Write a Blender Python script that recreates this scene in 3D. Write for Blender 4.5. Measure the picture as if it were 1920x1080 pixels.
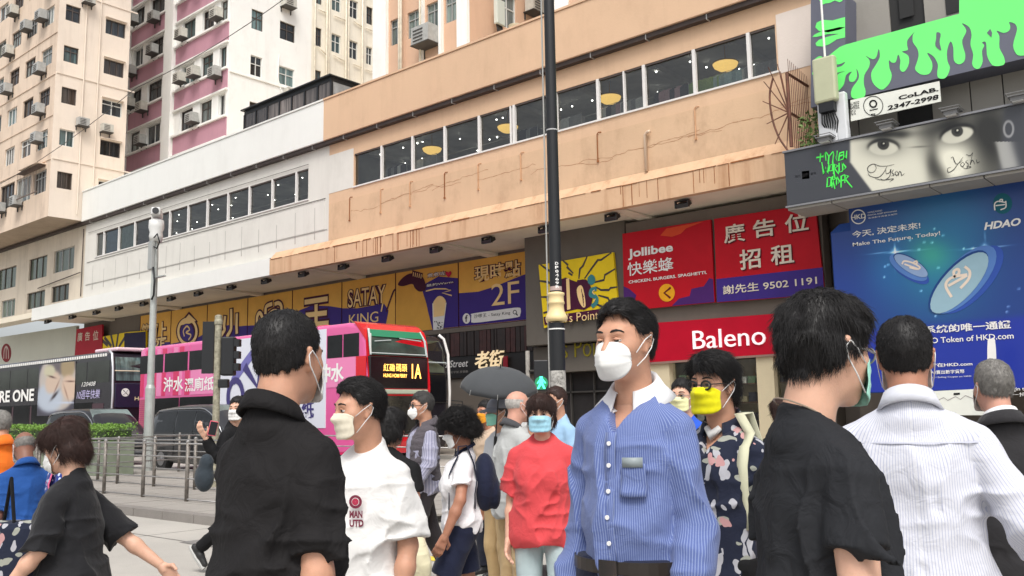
import bpy, bmesh, math, random
import numpy as np
from mathutils import Vector, Matrix, noise
R = math.radians
random.seed(7)
for o in list(bpy.data.objects): bpy.data.objects.remove(o)
SC = bpy.context.scene
COL = SC.collection

# ---------------------------------------------------------------- camera
CAM_H = 1.5
YAW, PITCH, ROLL, FPX = R(40.816), R(7.867), R(0.994), 1700.0
F_ = Vector((-math.sin(YAW)*math.cos(PITCH), math.cos(YAW)*math.cos(PITCH), math.sin(PITCH)))
R0_ = Vector((math.cos(YAW), math.sin(YAW), 0)); U0_ = R0_.cross(F_)
R_ = R0_*math.cos(ROLL) - U0_*math.sin(ROLL)
U_ = R0_*math.sin(ROLL) + U0_*math.cos(ROLL)
camd = bpy.data.cameras.new('camera'); cam = bpy.data.objects.new('camera', camd); COL.objects.link(cam)
cam.matrix_world = Matrix(((R_.x, U_.x, -F_.x, 0), (R_.y, U_.y, -F_.y, 0), (R_.z, U_.z, -F_.z, CAM_H), (0, 0, 0, 1)))
camd.sensor_width = 36; camd.lens = 36*FPX/1920; camd.clip_end = 2000; camd.clip_start = .05
SC.camera = cam

# ---------------------------------------------------------------- light: bright overcast
world = bpy.data.worlds.new('World'); SC.world = world; world.use_nodes = True
wn = world.node_tree; bg = wn.nodes['Background']
sky = wn.nodes.new('ShaderNodeTexSky'); sky.sky_type = 'NISHITA'; sky.sun_disc = False
SUN_EL, SUN_AZ = R(56), R(138)       # azimuth clockwise from +Y
sky.sun_elevation = SUN_EL; sky.sun_rotation = SUN_AZ
sky.air_density = 1.0; sky.dust_density = 4.0; sky.ozone_density = 1.0
hs = wn.nodes.new('ShaderNodeHueSaturation'); hs.inputs['Saturation'].default_value = .30
wn.links.new(sky.outputs[0], hs.inputs['Color']); wn.links.new(hs.outputs[0], bg.inputs['Color'])
bg.inputs['Strength'].default_value = 0.15
sund = bpy.data.lights.new('sun', 'SUN'); sund.energy = 1.5; sund.angle = R(25); sund.color = (1, .97, .92)
sun = bpy.data.objects.new('sun', sund); COL.objects.link(sun)
sd = Vector((math.sin(SUN_AZ)*math.cos(SUN_EL), math.cos(SUN_AZ)*math.cos(SUN_EL), math.sin(SUN_EL)))
sun.rotation_euler = sd.to_track_quat('Z', 'Y').to_euler()
SC.view_settings.view_transform = 'Standard'; SC.view_settings.look = 'None'
SC.view_settings.exposure = 0.42; SC.view_settings.gamma = 1; SC.view_settings.use_curve_mapping = False
SC.render.engine = 'CYCLES'
SC.cycles.max_bounces = 7; SC.cycles.diffuse_bounces = 3; SC.cycles.glossy_bounces = 3; SC.cycles.transparent_max_bounces = 12
SC.cycles.use_denoising = True

# ---------------------------------------------------------------- plane coordinates read off the survey of the street
def ray(px, py): return F_ + R_*((px-960)/FPX) - U_*((py-540)/FPX)
C0 = Vector((0, 0, CAM_H))
def atY(px, py, Y): d = ray(px, py); return C0 + d*(Y/d.y)
def atX(px, py, X): d = ray(px, py); return C0 + d*(X/d.x)
def atZ(px, py, Z=0): d = ray(px, py); return C0 + d*((Z-CAM_H)/d.z)
def atD(px, py, D): return C0 + ray(px, py)*D
def Xat(px, Y, z):
    k = (px-960)/FPX; dz = z-CAM_H
    return (Y*R_.y+dz*R_.z - k*(Y*F_.y+dz*F_.z))/(k*F_.x-R_.x)
def Yat(px, X, z):
    k = (px-960)/FPX; dz = z-CAM_H
    return (X*R_.x+dz*R_.z - k*(X*F_.x+dz*F_.z))/(k*F_.y-R_.y)

# ---------------------------------------------------------------- materials
def srgb(r, g, b):
    f = lambda c: (c/255/12.92 if c/255 <= .04045 else ((c/255+.055)/1.055)**2.4)
    return (f(r), f(g), f(b))
def nn(t, typ, **kw):
    n = t.nodes.new(typ)
    for k, v in kw.items(): setattr(n, k, v)
    return n
MATS = {}
def mat(name, col, rough=.6, metal=0, var=0, vscale=3, bump=0, bscale=40, spec=.5, emit=None, estr=1, coat=0, sheen=0, trans=0):
    if name in MATS: return MATS[name]
    m = bpy.data.materials.new(name); m.use_nodes = True; t = m.node_tree; b = t.nodes['Principled BSDF']
    c = tuple(col)+(1,)
    b.inputs['Base Color'].default_value = c; b.inputs['Roughness'].default_value = rough
    b.inputs['Metallic'].default_value = metal; b.inputs['Specular IOR Level'].default_value = spec
    b.inputs['Coat Weight'].default_value = coat; b.inputs['Sheen Weight'].default_value = sheen
    b.inputs['Transmission Weight'].default_value = trans
    tc = nn(t, 'ShaderNodeTexCoord')
    if var:
        n = nn(t, 'ShaderNodeTexNoise'); n.inputs['Scale'].default_value = vscale; n.inputs['Detail'].default_value = 6; n.inputs['Roughness'].default_value = .6
        t.links.new(tc.outputs['Object'], n.inputs['Vector'])
        mr = nn(t, 'ShaderNodeMapRange'); mr.inputs['From Min'].default_value = .25; mr.inputs['From Max'].default_value = .75
        mr.inputs['To Min'].default_value = 1-var; mr.inputs['To Max'].default_value = 1+var
        t.links.new(n.outputs['Fac'], mr.inputs['Value'])
        mx = nn(t, 'ShaderNodeVectorMath', operation='SCALE'); mx.inputs[0].default_value = c[:3]
        t.links.new(mr.outputs[0], mx.inputs['Scale']); t.links.new(mx.outputs[0], b.inputs['Base Color'])
    if bump:
        n2 = nn(t, 'ShaderNodeTexNoise'); n2.inputs['Scale'].default_value = bscale; n2.inputs['Detail'].default_value = 4
        t.links.new(tc.outputs['Object'], n2.inputs['Vector'])
        bp = nn(t, 'ShaderNodeBump'); bp.inputs['Strength'].default_value = bump; bp.inputs['Distance'].default_value = .01
        t.links.new(n2.outputs['Fac'], bp.inputs['Height']); t.links.new(bp.outputs[0], b.inputs['Normal'])
    if emit: b.inputs['Emission Color'].default_value = tuple(emit)+(1,); b.inputs['Emission Strength'].default_value = estr
    MATS[name] = m; return m

def wall_mat(name, col, stain=(.12, .09, .06), amount=.35, streak=.5, rough=.75, patch=.1):
    """painted render with broad fading, rain streaks and grime"""
    if name in MATS: return MATS[name]
    m = bpy.data.materials.new(name); m.use_nodes = True; t = m.node_tree; b = t.nodes['Principled BSDF']
    L = t.links.new; g = nn(t, 'ShaderNodeNewGeometry'); pos = g.outputs['Position']
    def noi(scale, vec=(1, 1, 1), det=5, ro=.6):
        mp = nn(t, 'ShaderNodeMapping'); mp.inputs['Scale'].default_value = vec; L(pos, mp.inputs['Vector'])
        n = nn(t, 'ShaderNodeTexNoise'); n.inputs['Scale'].default_value = scale; n.inputs['Detail'].default_value = det; n.inputs['Roughness'].default_value = ro
        L(mp.outputs[0], n.inputs['Vector']); return n.outputs['Fac']
    def rng(s, a, bb, c, d):
        r = nn(t, 'ShaderNodeMapRange'); r.inputs['From Min'].default_value = a; r.inputs['From Max'].default_value = bb
        r.inputs['To Min'].default_value = c; r.inputs['To Max'].default_value = d; L(s, r.inputs['Value']); return r.outputs[0]
    sc = nn(t, 'ShaderNodeVectorMath', operation='SCALE'); sc.inputs[0].default_value = col
    L(rng(noi(.35, det=7), .3, .7, 1-patch, 1+patch*.6), sc.inputs['Scale'])
    mx = nn(t, 'ShaderNodeMix', data_type='RGBA'); mx.inputs['B'].default_value = tuple(stain)+(1,)
    st = rng(noi(2.2, (1, 1, .07), 6, .65), .52, .85, 0, streak*amount)
    gr = rng(noi(1.1, (1, 1, .6), 8, .7), .5, .85, 0, amount*.8)
    ad = nn(t, 'ShaderNodeMath', operation='ADD'); ad.use_clamp = True; L(st, ad.inputs[0]); L(gr, ad.inputs[1])
    L(ad.outputs[0], mx.inputs['Factor']); L(sc.outputs[0], mx.inputs['A']); L(mx.outputs['Result'], b.inputs['Base Color'])
    b.inputs['Roughness'].default_value = rough
    bp = nn(t, 'ShaderNodeBump'); bp.inputs['Strength'].default_value = .25; bp.inputs['Distance'].default_value = .02
    L(noi(14, det=6), bp.inputs['Height']); L(bp.outputs[0], b.inputs['Normal'])
    MATS[name] = m; return m

def pane_mat(name, col, curtain=.5, rough=.06):
    """window seen from outside: glossy glass over a dim room with curtain folds, differing from pane to pane"""
    if name in MATS: return MATS[name]
    m = bpy.data.materials.new(name); m.use_nodes = True; t = m.node_tree; b = t.nodes['Principled BSDF']; L = t.links.new
    oi = nn(t, 'ShaderNodeObjectInfo'); g = nn(t, 'ShaderNodeNewGeometry')
    mp = nn(t, 'ShaderNodeMapping'); mp.inputs['Scale'].default_value = (1, 1, .05); L(g.outputs['Position'], mp.inputs['Vector'])
    n = nn(t, 'ShaderNodeTexNoise'); n.inputs['Scale'].default_value = 7; n.inputs['Detail'].default_value = 3; L(mp.outputs[0], n.inputs['Vector'])
    cr = nn(t, 'ShaderNodeValToRGB'); cr.color_ramp.elements[0].position = .35; cr.color_ramp.elements[1].position = .7
    cr.color_ramp.elements[0].color = tuple(c*.45 for c in col)+(1,); cr.color_ramp.elements[1].color = tuple(min(1, c*1.5) for c in col)+(1,)
    L(n.outputs['Fac'], cr.inputs['Fac'])
    sc = nn(t, 'ShaderNodeMapRange'); sc.inputs['To Min'].default_value = .35; sc.inputs['To Max'].default_value = 1.5; L(oi.outputs['Random'], sc.inputs['Value'])
    vm = nn(t, 'ShaderNodeVectorMath', operation='SCALE'); L(cr.outputs[0], vm.inputs[0]); L(sc.outputs[0], vm.inputs['Scale'])
    L(vm.outputs[0], b.inputs['Base Color']); b.inputs['Roughness'].default_value = rough; b.inputs['Specular IOR Level'].default_value = .6
    MATS[name] = m; return m

def glass_mat(name, tint=(.55, .6, .6), gloss=.14):
    if name in MATS: return MATS[name]
    m = bpy.data.materials.new(name); m.use_nodes = True; t = m.node_tree; t.nodes.clear(); L = t.links.new
    o = nn(t, 'ShaderNodeOutputMaterial'); tr = nn(t, 'ShaderNodeBsdfTransparent'); tr.inputs[0].default_value = tuple(tint)+(1,)
    gl = nn(t, 'ShaderNodeBsdfGlossy'); gl.inputs['Roughness'].default_value = .02
    fr = nn(t, 'ShaderNodeFresnel'); fr.inputs[0].default_value = 1.5
    ad = nn(t, 'ShaderNodeMath', operation='ADD'); ad.inputs[1].default_value = gloss; L(fr.outputs[0], ad.inputs[0])
    mx = nn(t, 'ShaderNodeMixShader'); L(ad.outputs[0], mx.inputs[0]); L(tr.outputs[0], mx.inputs[1]); L(gl.outputs[0], mx.inputs[2]); L(mx.outputs[0], o.inputs[0])
    MATS[name] = m; return m

# ---------------------------------------------------------------- mesh helpers
class MB:
    def __init__(s): s.v = []; s.f = []; s.mi = []; s.cur = 0
    def quad(s, *p):
        n = len(s.v); s.v += [tuple(q) for q in p]; s.f.append(tuple(range(n, n+len(p)))); s.mi.append(s.cur); return s
    def box(s, x0, x1, y0, y1, z0, z1, M=None):
        n = len(s.v)
        P = [(x0,y0,z0),(x1,y0,z0),(x1,y1,z0),(x0,y1,z0),(x0,y0,z1),(x1,y0,z1),(x1,y1,z1),(x0,y1,z1)]
        if M: P = [tuple(M @ Vector(p)) for p in P]
        s.v += P
        for q in ((0,3,2,1),(4,5,6,7),(0,1,5,4),(1,2,6,5),(2,3,7,6),(3,0,4,7)):
            s.f.append(tuple(n+i for i in q)); s.mi.append(s.cur)
        return s
    def tube(s, pts, r, n=8, caps=True):
        pts = [Vector(p) for p in pts]; rs = r if isinstance(r, (list, tuple)) else [r]*len(pts)
        up = None; rings = []
        for i, p in enumerate(pts):
            d = (pts[min(i+1, len(pts)-1)]-pts[max(i-1, 0)]).normalized()
            if up is None: up = Vector((0, 0, 1)) if abs(d.z) < .9 else Vector((1, 0, 0))
            a = d.cross(up)
            if a.length < 1e-5: a = d.orthogonal()
            a.normalize(); b = a.cross(d).normalized(); up = b
            base = len(s.v); rings.append(base)
            for k in range(n):
                t = 2*math.pi*k/n; s.v.append(tuple(p+a*(math.cos(t)*rs[i])+b*(math.sin(t)*rs[i])))
        for i in range(len(rings)-1):
            for k in range(n):
                A, B = rings[i], rings[i+1]; k2 = (k+1) % n
                s.f.append((A+k, A+k2, B+k2, B+k)); s.mi.append(s.cur)
        if caps:
            s.f.append(tuple(rings[0]+k for k in reversed(range(n)))); s.mi.append(s.cur)
            s.f.append(tuple(rings[-1]+k for k in range(n))); s.mi.append(s.cur)
        return s
    def lathe(s, prof, c=(0, 0, 0), n=24):
        base = len(s.v)
        for r, z in prof:
            for k in range(n):
                t = 2*math.pi*k/n; s.v.append((c[0]+r*math.cos(t), c[1]+r*math.sin(t), c[2]+z))
        for i in range(len(prof)-1):
            for k in range(n):
                k2 = (k+1) % n; A = base+i*n; B = A+n
                s.f.append((A+k, A+k2, B+k2, B+k)); s.mi.append(s.cur)
        s.f.append(tuple(base+k for k in reversed(range(n)))); s.mi.append(s.cur)
        s.f.append(tuple(base+(len(prof)-1)*n+k for k in range(n))); s.mi.append(s.cur)
        return s
    def build(s, name, m, parent=None, smooth=False, bevel=0, **pr):
        me = bpy.data.meshes.new(name); me.from_pydata(s.v, [], s.f); me.update()
        ms = m if isinstance(m, (list, tuple)) else [m]
        for q in ms: me.materials.append(q)
        if len(ms) > 1: me.polygons.foreach_set('material_index', s.mi)
        if smooth: me.polygons.foreach_set('use_smooth', [True]*len(s.f))
        o = bpy.data.objects.new(name, me); COL.objects.link(o)
        if parent: o.parent = parent
        for k, v in pr.items(): o[k] = v
        if bevel:
            md = o.modifiers.new('bevel', 'BEVEL'); md.width = bevel; md.segments = 2; md.limit_method = 'ANGLE'; md.angle_limit = R(40)
        return o
def box(name, m, x0, x1, y0, y1, z0, z1, parent=None, bevel=0, **pr):
    return MB().box(x0, x1, y0, y1, z0, z1).build(name, m, parent, bevel=bevel, **pr)
def thing(name, label, category, group=None, loc=(0, 0, 0), rz=0):
    o = bpy.data.objects.new(name, None); COL.objects.link(o); o.location = loc; o.rotation_euler = (0, 0, rz); o.empty_display_size = .2
    o['label'] = label; o['category'] = category
    if group: o['group'] = group
    return o
def dup(root, loc, rz=0, label=None):
    r = root.copy(); COL.objects.link(r); r.location = loc; r.rotation_euler = (0, 0, rz)
    if label: r['label'] = label
    for ch in list(root.children):
        c = ch.copy(); COL.objects.link(c); c.parent = r
        for g in ch.children: d = g.copy(); COL.objects.link(d); d.parent = c
    return r

def holed_wall(P, u0, u1, v0, v1, holes, depth=.2):
    """P(u, v, d) -> world point; rectangular holes with reveals"""
    b = MB()
    us = sorted({u0, u1, *[h[0] for h in holes], *[h[1] for h in holes]}); vs = sorted({v0, v1, *[h[2] for h in holes], *[h[3] for h in holes]})
    us = [u for u in us if u0 <= u <= u1]; vs = [v for v in vs if v0 <= v <= v1]
    for i in range(len(us)-1):
        run = None
        for j in range(len(vs)-1):
            cu, cv = (us[i]+us[i+1])/2, (vs[j]+vs[j+1])/2
            inside = any(h[0] < cu < h[1] and h[2] < cv < h[3] for h in holes)
            if not inside:
                if run is None: run = vs[j]
            if (inside or j == len(vs)-2) and run is not None:
                top = vs[j] if inside else vs[j+1]
                b.quad(P(us[i], run, 0), P(us[i+1], run, 0), P(us[i+1], top, 0), P(us[i], top, 0)); run = None
    for a, c, d, e in holes:
        b.quad(P(a, d, 0), P(c, d, 0), P(c, d, depth), P(a, d, depth)); b.quad(P(a, e, 0), P(a, e, depth), P(c, e, depth), P(c, e, 0))
        b.quad(P(a, d, 0), P(a, d, depth), P(a, e, depth), P(a, e, 0)); b.quad(P(c, d, 0), P(c, e, 0), P(c, e, depth), P(c, d, depth))
    return b
def pbox(b, P, u0, u1, v0, v1, d0, d1):
    q = [P(u0,v0,d0),P(u1,v0,d0),P(u1,v0,d1),P(u0,v0,d1),P(u0,v1,d0),P(u1,v1,d0),P(u1,v1,d1),P(u0,v1,d1)]
    n = len(b.v); b.v += [tuple(x) for x in q]
    for f in ((0,3,2,1),(4,5,6,7),(0,1,5,4),(1,2,6,5),(2,3,7,6),(3,0,4,7)): b.f.append(tuple(n+i for i in f)); b.mi.append(b.cur)
def window(P, a, c, d, e, fm, pm, parent, mull=1, trans=None, dep=.12, bar=.05):
    b = MB()
    pbox(b, P, a, c, d, d+bar, dep-.03, dep+.05); pbox(b, P, a, c, e-bar, e, dep-.03, dep+.05)
    pbox(b, P, a, a+bar, d+bar, e-bar, dep-.03, dep+.05); pbox(b, P, c-bar, c, d+bar, e-bar, dep-.03, dep+.05)
    for k in range(mull):
        x = a+(c-a)*(k+1)/(mull+1); pbox(b, P, x-bar/2, x+bar/2, d+bar, e-bar, dep-.02, dep+.04)
    if trans: pbox(b, P, a+bar, c-bar, d+(e-d)*trans-bar/2, d+(e-d)*trans+bar/2, dep-.018, dep+.038)
    w = b.build('window', fm, parent)
    MB().quad(P(a, d, dep+.03), P(c, d, dep+.03), P(c, e, dep+.03), P(a, e, dep+.03)).build('pane', pm, w)
    return w
def ac_unit(P, u, v, parent, s=1.0):
    """split-unit condenser on two brackets"""
    b = MB(); w, h, t = .42*s, .3*s, .34*s
    pbox(b, P, u-w, u+w, v-h, v+h, -.42*s-t/2, -.1*s)
    body = b.build('air_conditioner', M_AC[random.randrange(2)], parent)
    g = MB()
    for k in range(4): pbox(g, P, u-w*.75, u+w*.35, v-h*.75+k*h*.4, v-h*.62+k*h*.4, -.44*s-t/2, -.42*s-t/2-.002)
    pbox(g, P, u-w*1.05, u+w*1.05, v-h-.06, v-h-.02, -.62*s, 0)
    pbox(g, P, u-w*.9, u-w*.8, v-h-.35*s, v-h-.06, -.08, 0); pbox(g, P, u+w*.8, u+w*.9, v-h-.35*s, v-h-.06, -.08, 0)
    g.build('bracket', M_GRILL, body)
M_AC = [mat('ac_cream', (.52, .5, .44), .5, var=.15, vscale=4), mat('ac_grey', (.4, .4, .38), .5, var=.2, vscale=5)]
M_GRILL = mat('dark_grille', (.06, .055, .05), .6)
M_ALU = mat('window_alu', (.42, .42, .4), .4, metal=.3); M_WFR = mat('window_white', (.68, .68, .65), .5, var=.08)
M_DARKFR = mat('window_dark_frame', (.09, .07, .06), .5)
M_PANE = [pane_mat('pane_teal', (.10, .15, .15)), pane_mat('pane_dark', (.035, .04, .045)), pane_mat('pane_pale', (.22, .25, .24)), pane_mat('pane_brown', (.07, .055, .045))]
M_BLACK = mat('black_metal', (.012, .013, .015), .45, spec=.4); M_WHITE = mat('white_paint', (.78, .77, .74), .6, var=.05)
M_CONC = wall_mat('soffit_paint', srgb(232, 222, 202), amount=.22, streak=.1, patch=.12)
# ---------------------------------------------------------------- ground, road, islands, pavement
def ground_mat(name, col, joint=0, crack=.3):
    m = wall_mat(name, col, stain=(.1, .09, .08), amount=crack, streak=0, rough=.85, patch=.14)
    t = m.node_tree; b = t.nodes['Principled BSDF']; L = t.links.new
    g = nn(t, 'ShaderNodeNewGeometry'); n = nn(t, 'ShaderNodeTexNoise'); n.inputs['Scale'].default_value = 120; n.inputs['Detail'].default_value = 3; L(g.outputs['Position'], n.inputs['Vector'])
    src = b.inputs['Base Color'].links[0].from_socket
    mr = nn(t, 'ShaderNodeMapRange'); mr.inputs['From Min'].default_value = .3; mr.inputs['From Max'].default_value = .7; mr.inputs['To Min'].default_value = .82; mr.inputs['To Max'].default_value = 1.12; L(n.outputs['Fac'], mr.inputs['Value'])
    vm = nn(t, 'ShaderNodeVectorMath', operation='SCALE'); L(src, vm.inputs[0]); L(mr.outputs[0], vm.inputs['Scale']); L(vm.outputs[0], b.inputs['Base Color'])
    return m
MB().quad((-900,-900,-.02),(900,-900,-.02),(900,900,-.02),(-900,900,-.02)).build('ground', ground_mat('ground_dust', (.2, .19, .17)), kind='structure')
M_ROAD = ground_mat('concrete_road', (.44, .415, .375))
b = MB()
xs = [-120, -60, -40, -28, -22, -16.2, -11.6, -7.2, -2.6, 2, 8, 30]; ys = [-30, -6, -1, 3.0, 6.05, 10.4, 14.7, 18.9, 22.3]
for i in range(len(xs)-1):
    for j in range(len(ys)-1):
        g = .012; b.quad((xs[i]+g, ys[j]+g, 0), (xs[i+1]-g, ys[j]+g, 0), (xs[i+1]-g, ys[j+1]-g, 0), (xs[i]+g, ys[j+1]-g, 0))
b.build('road', M_ROAD, kind='structure')
box('pavement', ground_mat('pavement_brick', (.3, .26, .22)), -120, 30, 22.3, 27.2, -.01, .13, kind='structure', bevel=.01)
box('kerb', ground_mat('kerb_stone', (.34, .33, .3)), -120, 30, 22.0, 22.297, -.01, .135, kind='structure', bevel=.015)
# refuge island: paved slabs, kerb stones round it
M_SLAB = ground_mat('island_slab', (.33, .305, .275)); M_KERB = ground_mat('island_kerb', (.24, .22, .2), crack=.5)
isl = box('island_pavement', M_KERB, -60, -9.6, 7.13, 12.9, -.01, .12, kind='structure', bevel=.015)
b = MB(); random.seed(3)
k = 0
for i in range(64):
    for j in range(8):
        x = -40+i*.48; y = 7.33+j*.69
        z = .122+random.random()*.006
        if k < 290 and x > -23:
            MB().box(x+.008, x+.472, y+.008, y+.682, .1, z).build('paving_slab', M_SLAB, isl); k += 1
        elif x <= -23: b.box(x+.008, x+.472, y+.008, y+.682, .1, z)
b.build('paving_slabs', M_SLAB, isl, kind='stuff')
b = MB(); cuts = [(-60+i*.9) for i in range(57)]
for a in cuts: b.box(a+.01, a+.89, 7.115, 7.27, -.005, .128)
b.build('kerb_stones', M_KERB, isl, kind='stuff')
M_YEL = mat('yellow_road_paint', (.68, .52, .06), .7, var=.25, vscale=9)
for k, (x0, x1, y0, y1) in enumerate([(-9.1, -5.2, 6.75, 6.95), (-9.1, -5.2, 9.2, 9.4), (-6.0, -3.6, 5.0, 5.2), (-4.4, -2.2, 7.6, 7.8)]):
    MB().quad((x0, y0, .005), (x1, y0, .005), (x1, y1, .005), (x0, y1, .005)).build('road_marking', M_YEL, kind='structure')
MB().quad((-10.6, 5.95, .006), (-9.7, 5.95, .006), (-9.7, 6.45, .006), (-10.6, 6.45, .006)).build('manhole_cover', mat('iron_cover', (.2, .19, .18), .7, var=.2, vscale=20, bump=.4), kind='structure')
# ---------------------------------------------------------------- the long podium: white half and peach half
PY = lambda Y: (lambda u, v, d: (u, Y+d, v))
PX = lambda X: (lambda u, v, d: (X-d, u, v))
YW = 24.3; XB_PAR, XB_WALL, XB_FAS = -31.6, -31.55, -35.45; XR = -9.25; XL = -55.5
M_PEACH = wall_mat('peach_paint', srgb(212, 178, 146), stain=(.3, .17, .09), amount=.3, streak=.6, patch=.06)
M_PEACH2 = wall_mat('peach_patched', srgb(208, 175, 142), stain=(.36, .22, .13), amount=.85, streak=.25, patch=.10)
M_OFFW = wall_mat('white_wall_paint', srgb(214, 211, 203), stain=(.35, .33, .29), amount=.3, streak=.8, patch=.05)
M_PARW = wall_mat('white_parapet_paint', srgb(226, 226, 221), stain=(.4, .38, .34), amount=.2, streak=.6, patch=.03)
M_DKBROWN = mat('dark_brown_paint', (.045, .03, .025), .6, var=.3, vscale=2)
M_PATCH = wall_mat('pinkish_white_paint', srgb(220, 208, 198), stain=(.4, .33, .28), amount=.2, streak=.4, patch=.04)
white_b = thing('commercial_building', 'long white painted podium building with a strip of dark windows above its canopy', 'building')
peach_b = thing('commercial_building', 'long peach painted podium building with large shop windows and chandeliers inside', 'building')
WZ0, WZ1 = 11.25, 12.68
lp = [180, 194, 222, 252, 284, 317.6, 352, 388, 427, 467, 510, 555, 578]
rp = [664, 715, 773, 833.5, 898, 963.5, 1042, 1121, 1170, 1207.5, 1301.5, 1404, 1455]
zc = (WZ0+WZ1)/2
LX = [Xat(p, YW, zc) for p in lp]; RX = [Xat(p, YW, zc) for p in rp]
holed_wall(PY(YW), XL, XB_WALL, 8.6, 13.7, [(LX[0], LX[-1], WZ0, WZ1)], .25).build('wall', M_OFFW, white_b)
holed_wall(PY(YW), XB_WALL, XR, 8.6, 13.7, [(RX[0], RX[-1], WZ0, WZ1)], .25).build('wall', M_PEACH, peach_b)
# painted patches are thin raised skim coats
MB().box(XB_WALL, RX[0]-.04, YW-.012, YW+.05, WZ0-.03, 12.95).build('wall_panel', M_OFFW, peach_b)
MB().box(RX[-1]+.05, XR, YW-.012, YW+.05, WZ0-.1, 12.95).build('wall_panel', M_PATCH, peach_b)
MB().box(XB_WALL+.02, XR, YW-.02, YW+.02, 9.05, 10.75).build('render_band', M_PEACH2, peach_b)
# parapet, dark strip painted in for the shaded slot beneath, brackets
box('parapet', M_PARW, XL, XB_PAR, 23.98, 24.5, 13.58, 15.42, white_b, bevel=.02)
box('parapet', M_PEACH, XB_PAR, XR, 23.98, 24.5, 13.58, 15.42, peach_b, bevel=.02)
box('coping', M_PARW, XL, XB_PAR, 23.94, 24.55, 15.424, 15.5, white_b); box('coping', M_PEACH, XB_PAR, XR, 23.94, 24.55, 15.424, 15.5, peach_b)
box('slot_strip', M_DKBROWN, XL, XB_PAR, 24.06, 24.297, 13.42, 13.577, white_b); box('slot_strip', M_DKBROWN, XB_PAR, XR, 24.06, 24.297, 13.42, 13.577, peach_b)
x = XL+1
while x < XR:
    box('slot_bracket', M_ALU, x, x+.03, 24.05, 24.3, 13.39, 13.575, white_b if x < XB_PAR else peach_b); x += 2.2
# window strips: mullions and glass, each pane its own
M_GL = glass_mat('shop_glass', (.74, .78, .76), .05); M_MUL = mat('white_mullion', (.72, .70, .67), .5, var=.05)
def strip(xs, par, thin=()):
    for i, x in enumerate(xs[1:-1], 1):
        w = .03 if i in thin else .055
        box('mullion', M_MUL, x-w, x+w, YW-.01, YW+.1, WZ0+.001, WZ1-.001, par)
    for i in range(len(xs)-1):
        MB().quad((xs[i], YW+.09, WZ0), (xs[i+1], YW+.09, WZ0), (xs[i+1], YW+.09, WZ1), (xs[i], YW+.09, WZ1)).build('pane', M_GL, par)
    box('window_sill', M_MUL, xs[0]-.05, xs[-1]+.05, YW-.05, YW+.12, WZ0-.06, WZ0-.001, par)
    box('window_head', M_DARKFR, xs[0], xs[-1], YW+.02, YW+.12, WZ1-.06, WZ1-.002, par)
strip(LX, white_b); strip(RX, peach_b, thin=(8,))
box('mullion', M_MUL, RX[5]-.2, RX[5]-.12, YW, YW+.09, WZ0+.001, WZ1-.001, peach_b)
# interior of the upper shop floor
M_INT = mat('shop_interior', (.42, .42, .40), .8, var=.35, vscale=.7); M_INC = mat('shop_ceiling', (.55, .54, .5), .8, var=.3, vscale=.8)
for par, x0, x1 in ((white_b, LX[0], LX[-1]), (peach_b, RX[0], RX[-1])):
    b = MB(); b.quad((x0-.3, 28.5, 10.6), (x1+.3, 28.5, 10.6), (x1+.3, 28.5, 13.3), (x0-.3, 28.5, 13.3)); b.quad((x0-.3, 24.6, 10.6), (x1+.3, 24.6, 10.6), (x1+.3, 28.5, 10.6), (x0-.3, 28.5, 10.6))
    b.quad((x0-.3, 24.6, 10.6), (x0-.3, 28.5, 10.6), (x0-.3, 28.5, 13.3), (x0-.3, 24.6, 13.3)); b.quad((x1+.3, 24.6, 10.6), (x1+.3, 24.6, 13.3), (x1+.3, 28.5, 13.3), (x1+.3, 28.5, 10.6))
    b.build('interior_wall', M_INT, par)
    c = MB(); c.quad((x0-.3, 24.55, 12.95), (x0-.3, 28.5, 12.95), (x1+.3, 28.5, 12.95), (x1+.3, 24.55, 12.95))
    xx = x0
    while xx < x1: c.box(xx, xx+.25, 24.9, 28.4, 12.75, 12.94); xx += 2.9
    c.box(x0, x1, 26.3, 26.34, 12.3, 12.34); c.build('interior_ceiling', M_INC, par)
M_SPOT = mat('downlight_glow', (1, 1, 1), .5, emit=(1, .97, .9), estr=9)
random.seed(11)
b = MB()
for par, x0, x1, n in ((white_b, LX[2], LX[-1], 18), (peach_b, RX[0], RX[-1], 30)):
    b = MB()
    for i in range(n):
        x = x0+(x1-x0)*(i+random.random()*.8)/n; y = random.choice((25.2, 26.0, 26.9, 27.7)); b.lathe([(.026, 0), (.026, .03)], (x, y, 12.70), 8)
    b.build('downlights', M_SPOT, par, kind='stuff')
box('curtain', mat('beige_curtain', (.3, .26, .19), .9, var=.3, vscale=8), LX[0]+.02, LX[1]-.05, YW+.14, YW+.17, WZ0, WZ1, white_b)
box('curtain', mat('blue_blind', (.05, .13, .2), .6, var=.3, vscale=5), LX[1]+.05, LX[2]-.05, YW+.14, YW+.17, WZ0, WZ1, white_b)
box('curtain', mat('teal_blind', (.12, .2, .19), .6, var=.3, vscale=5), LX[2]+.05, LX[3]-.05, YW+.14, YW+.17, WZ0, WZ1, white_b)
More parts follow.
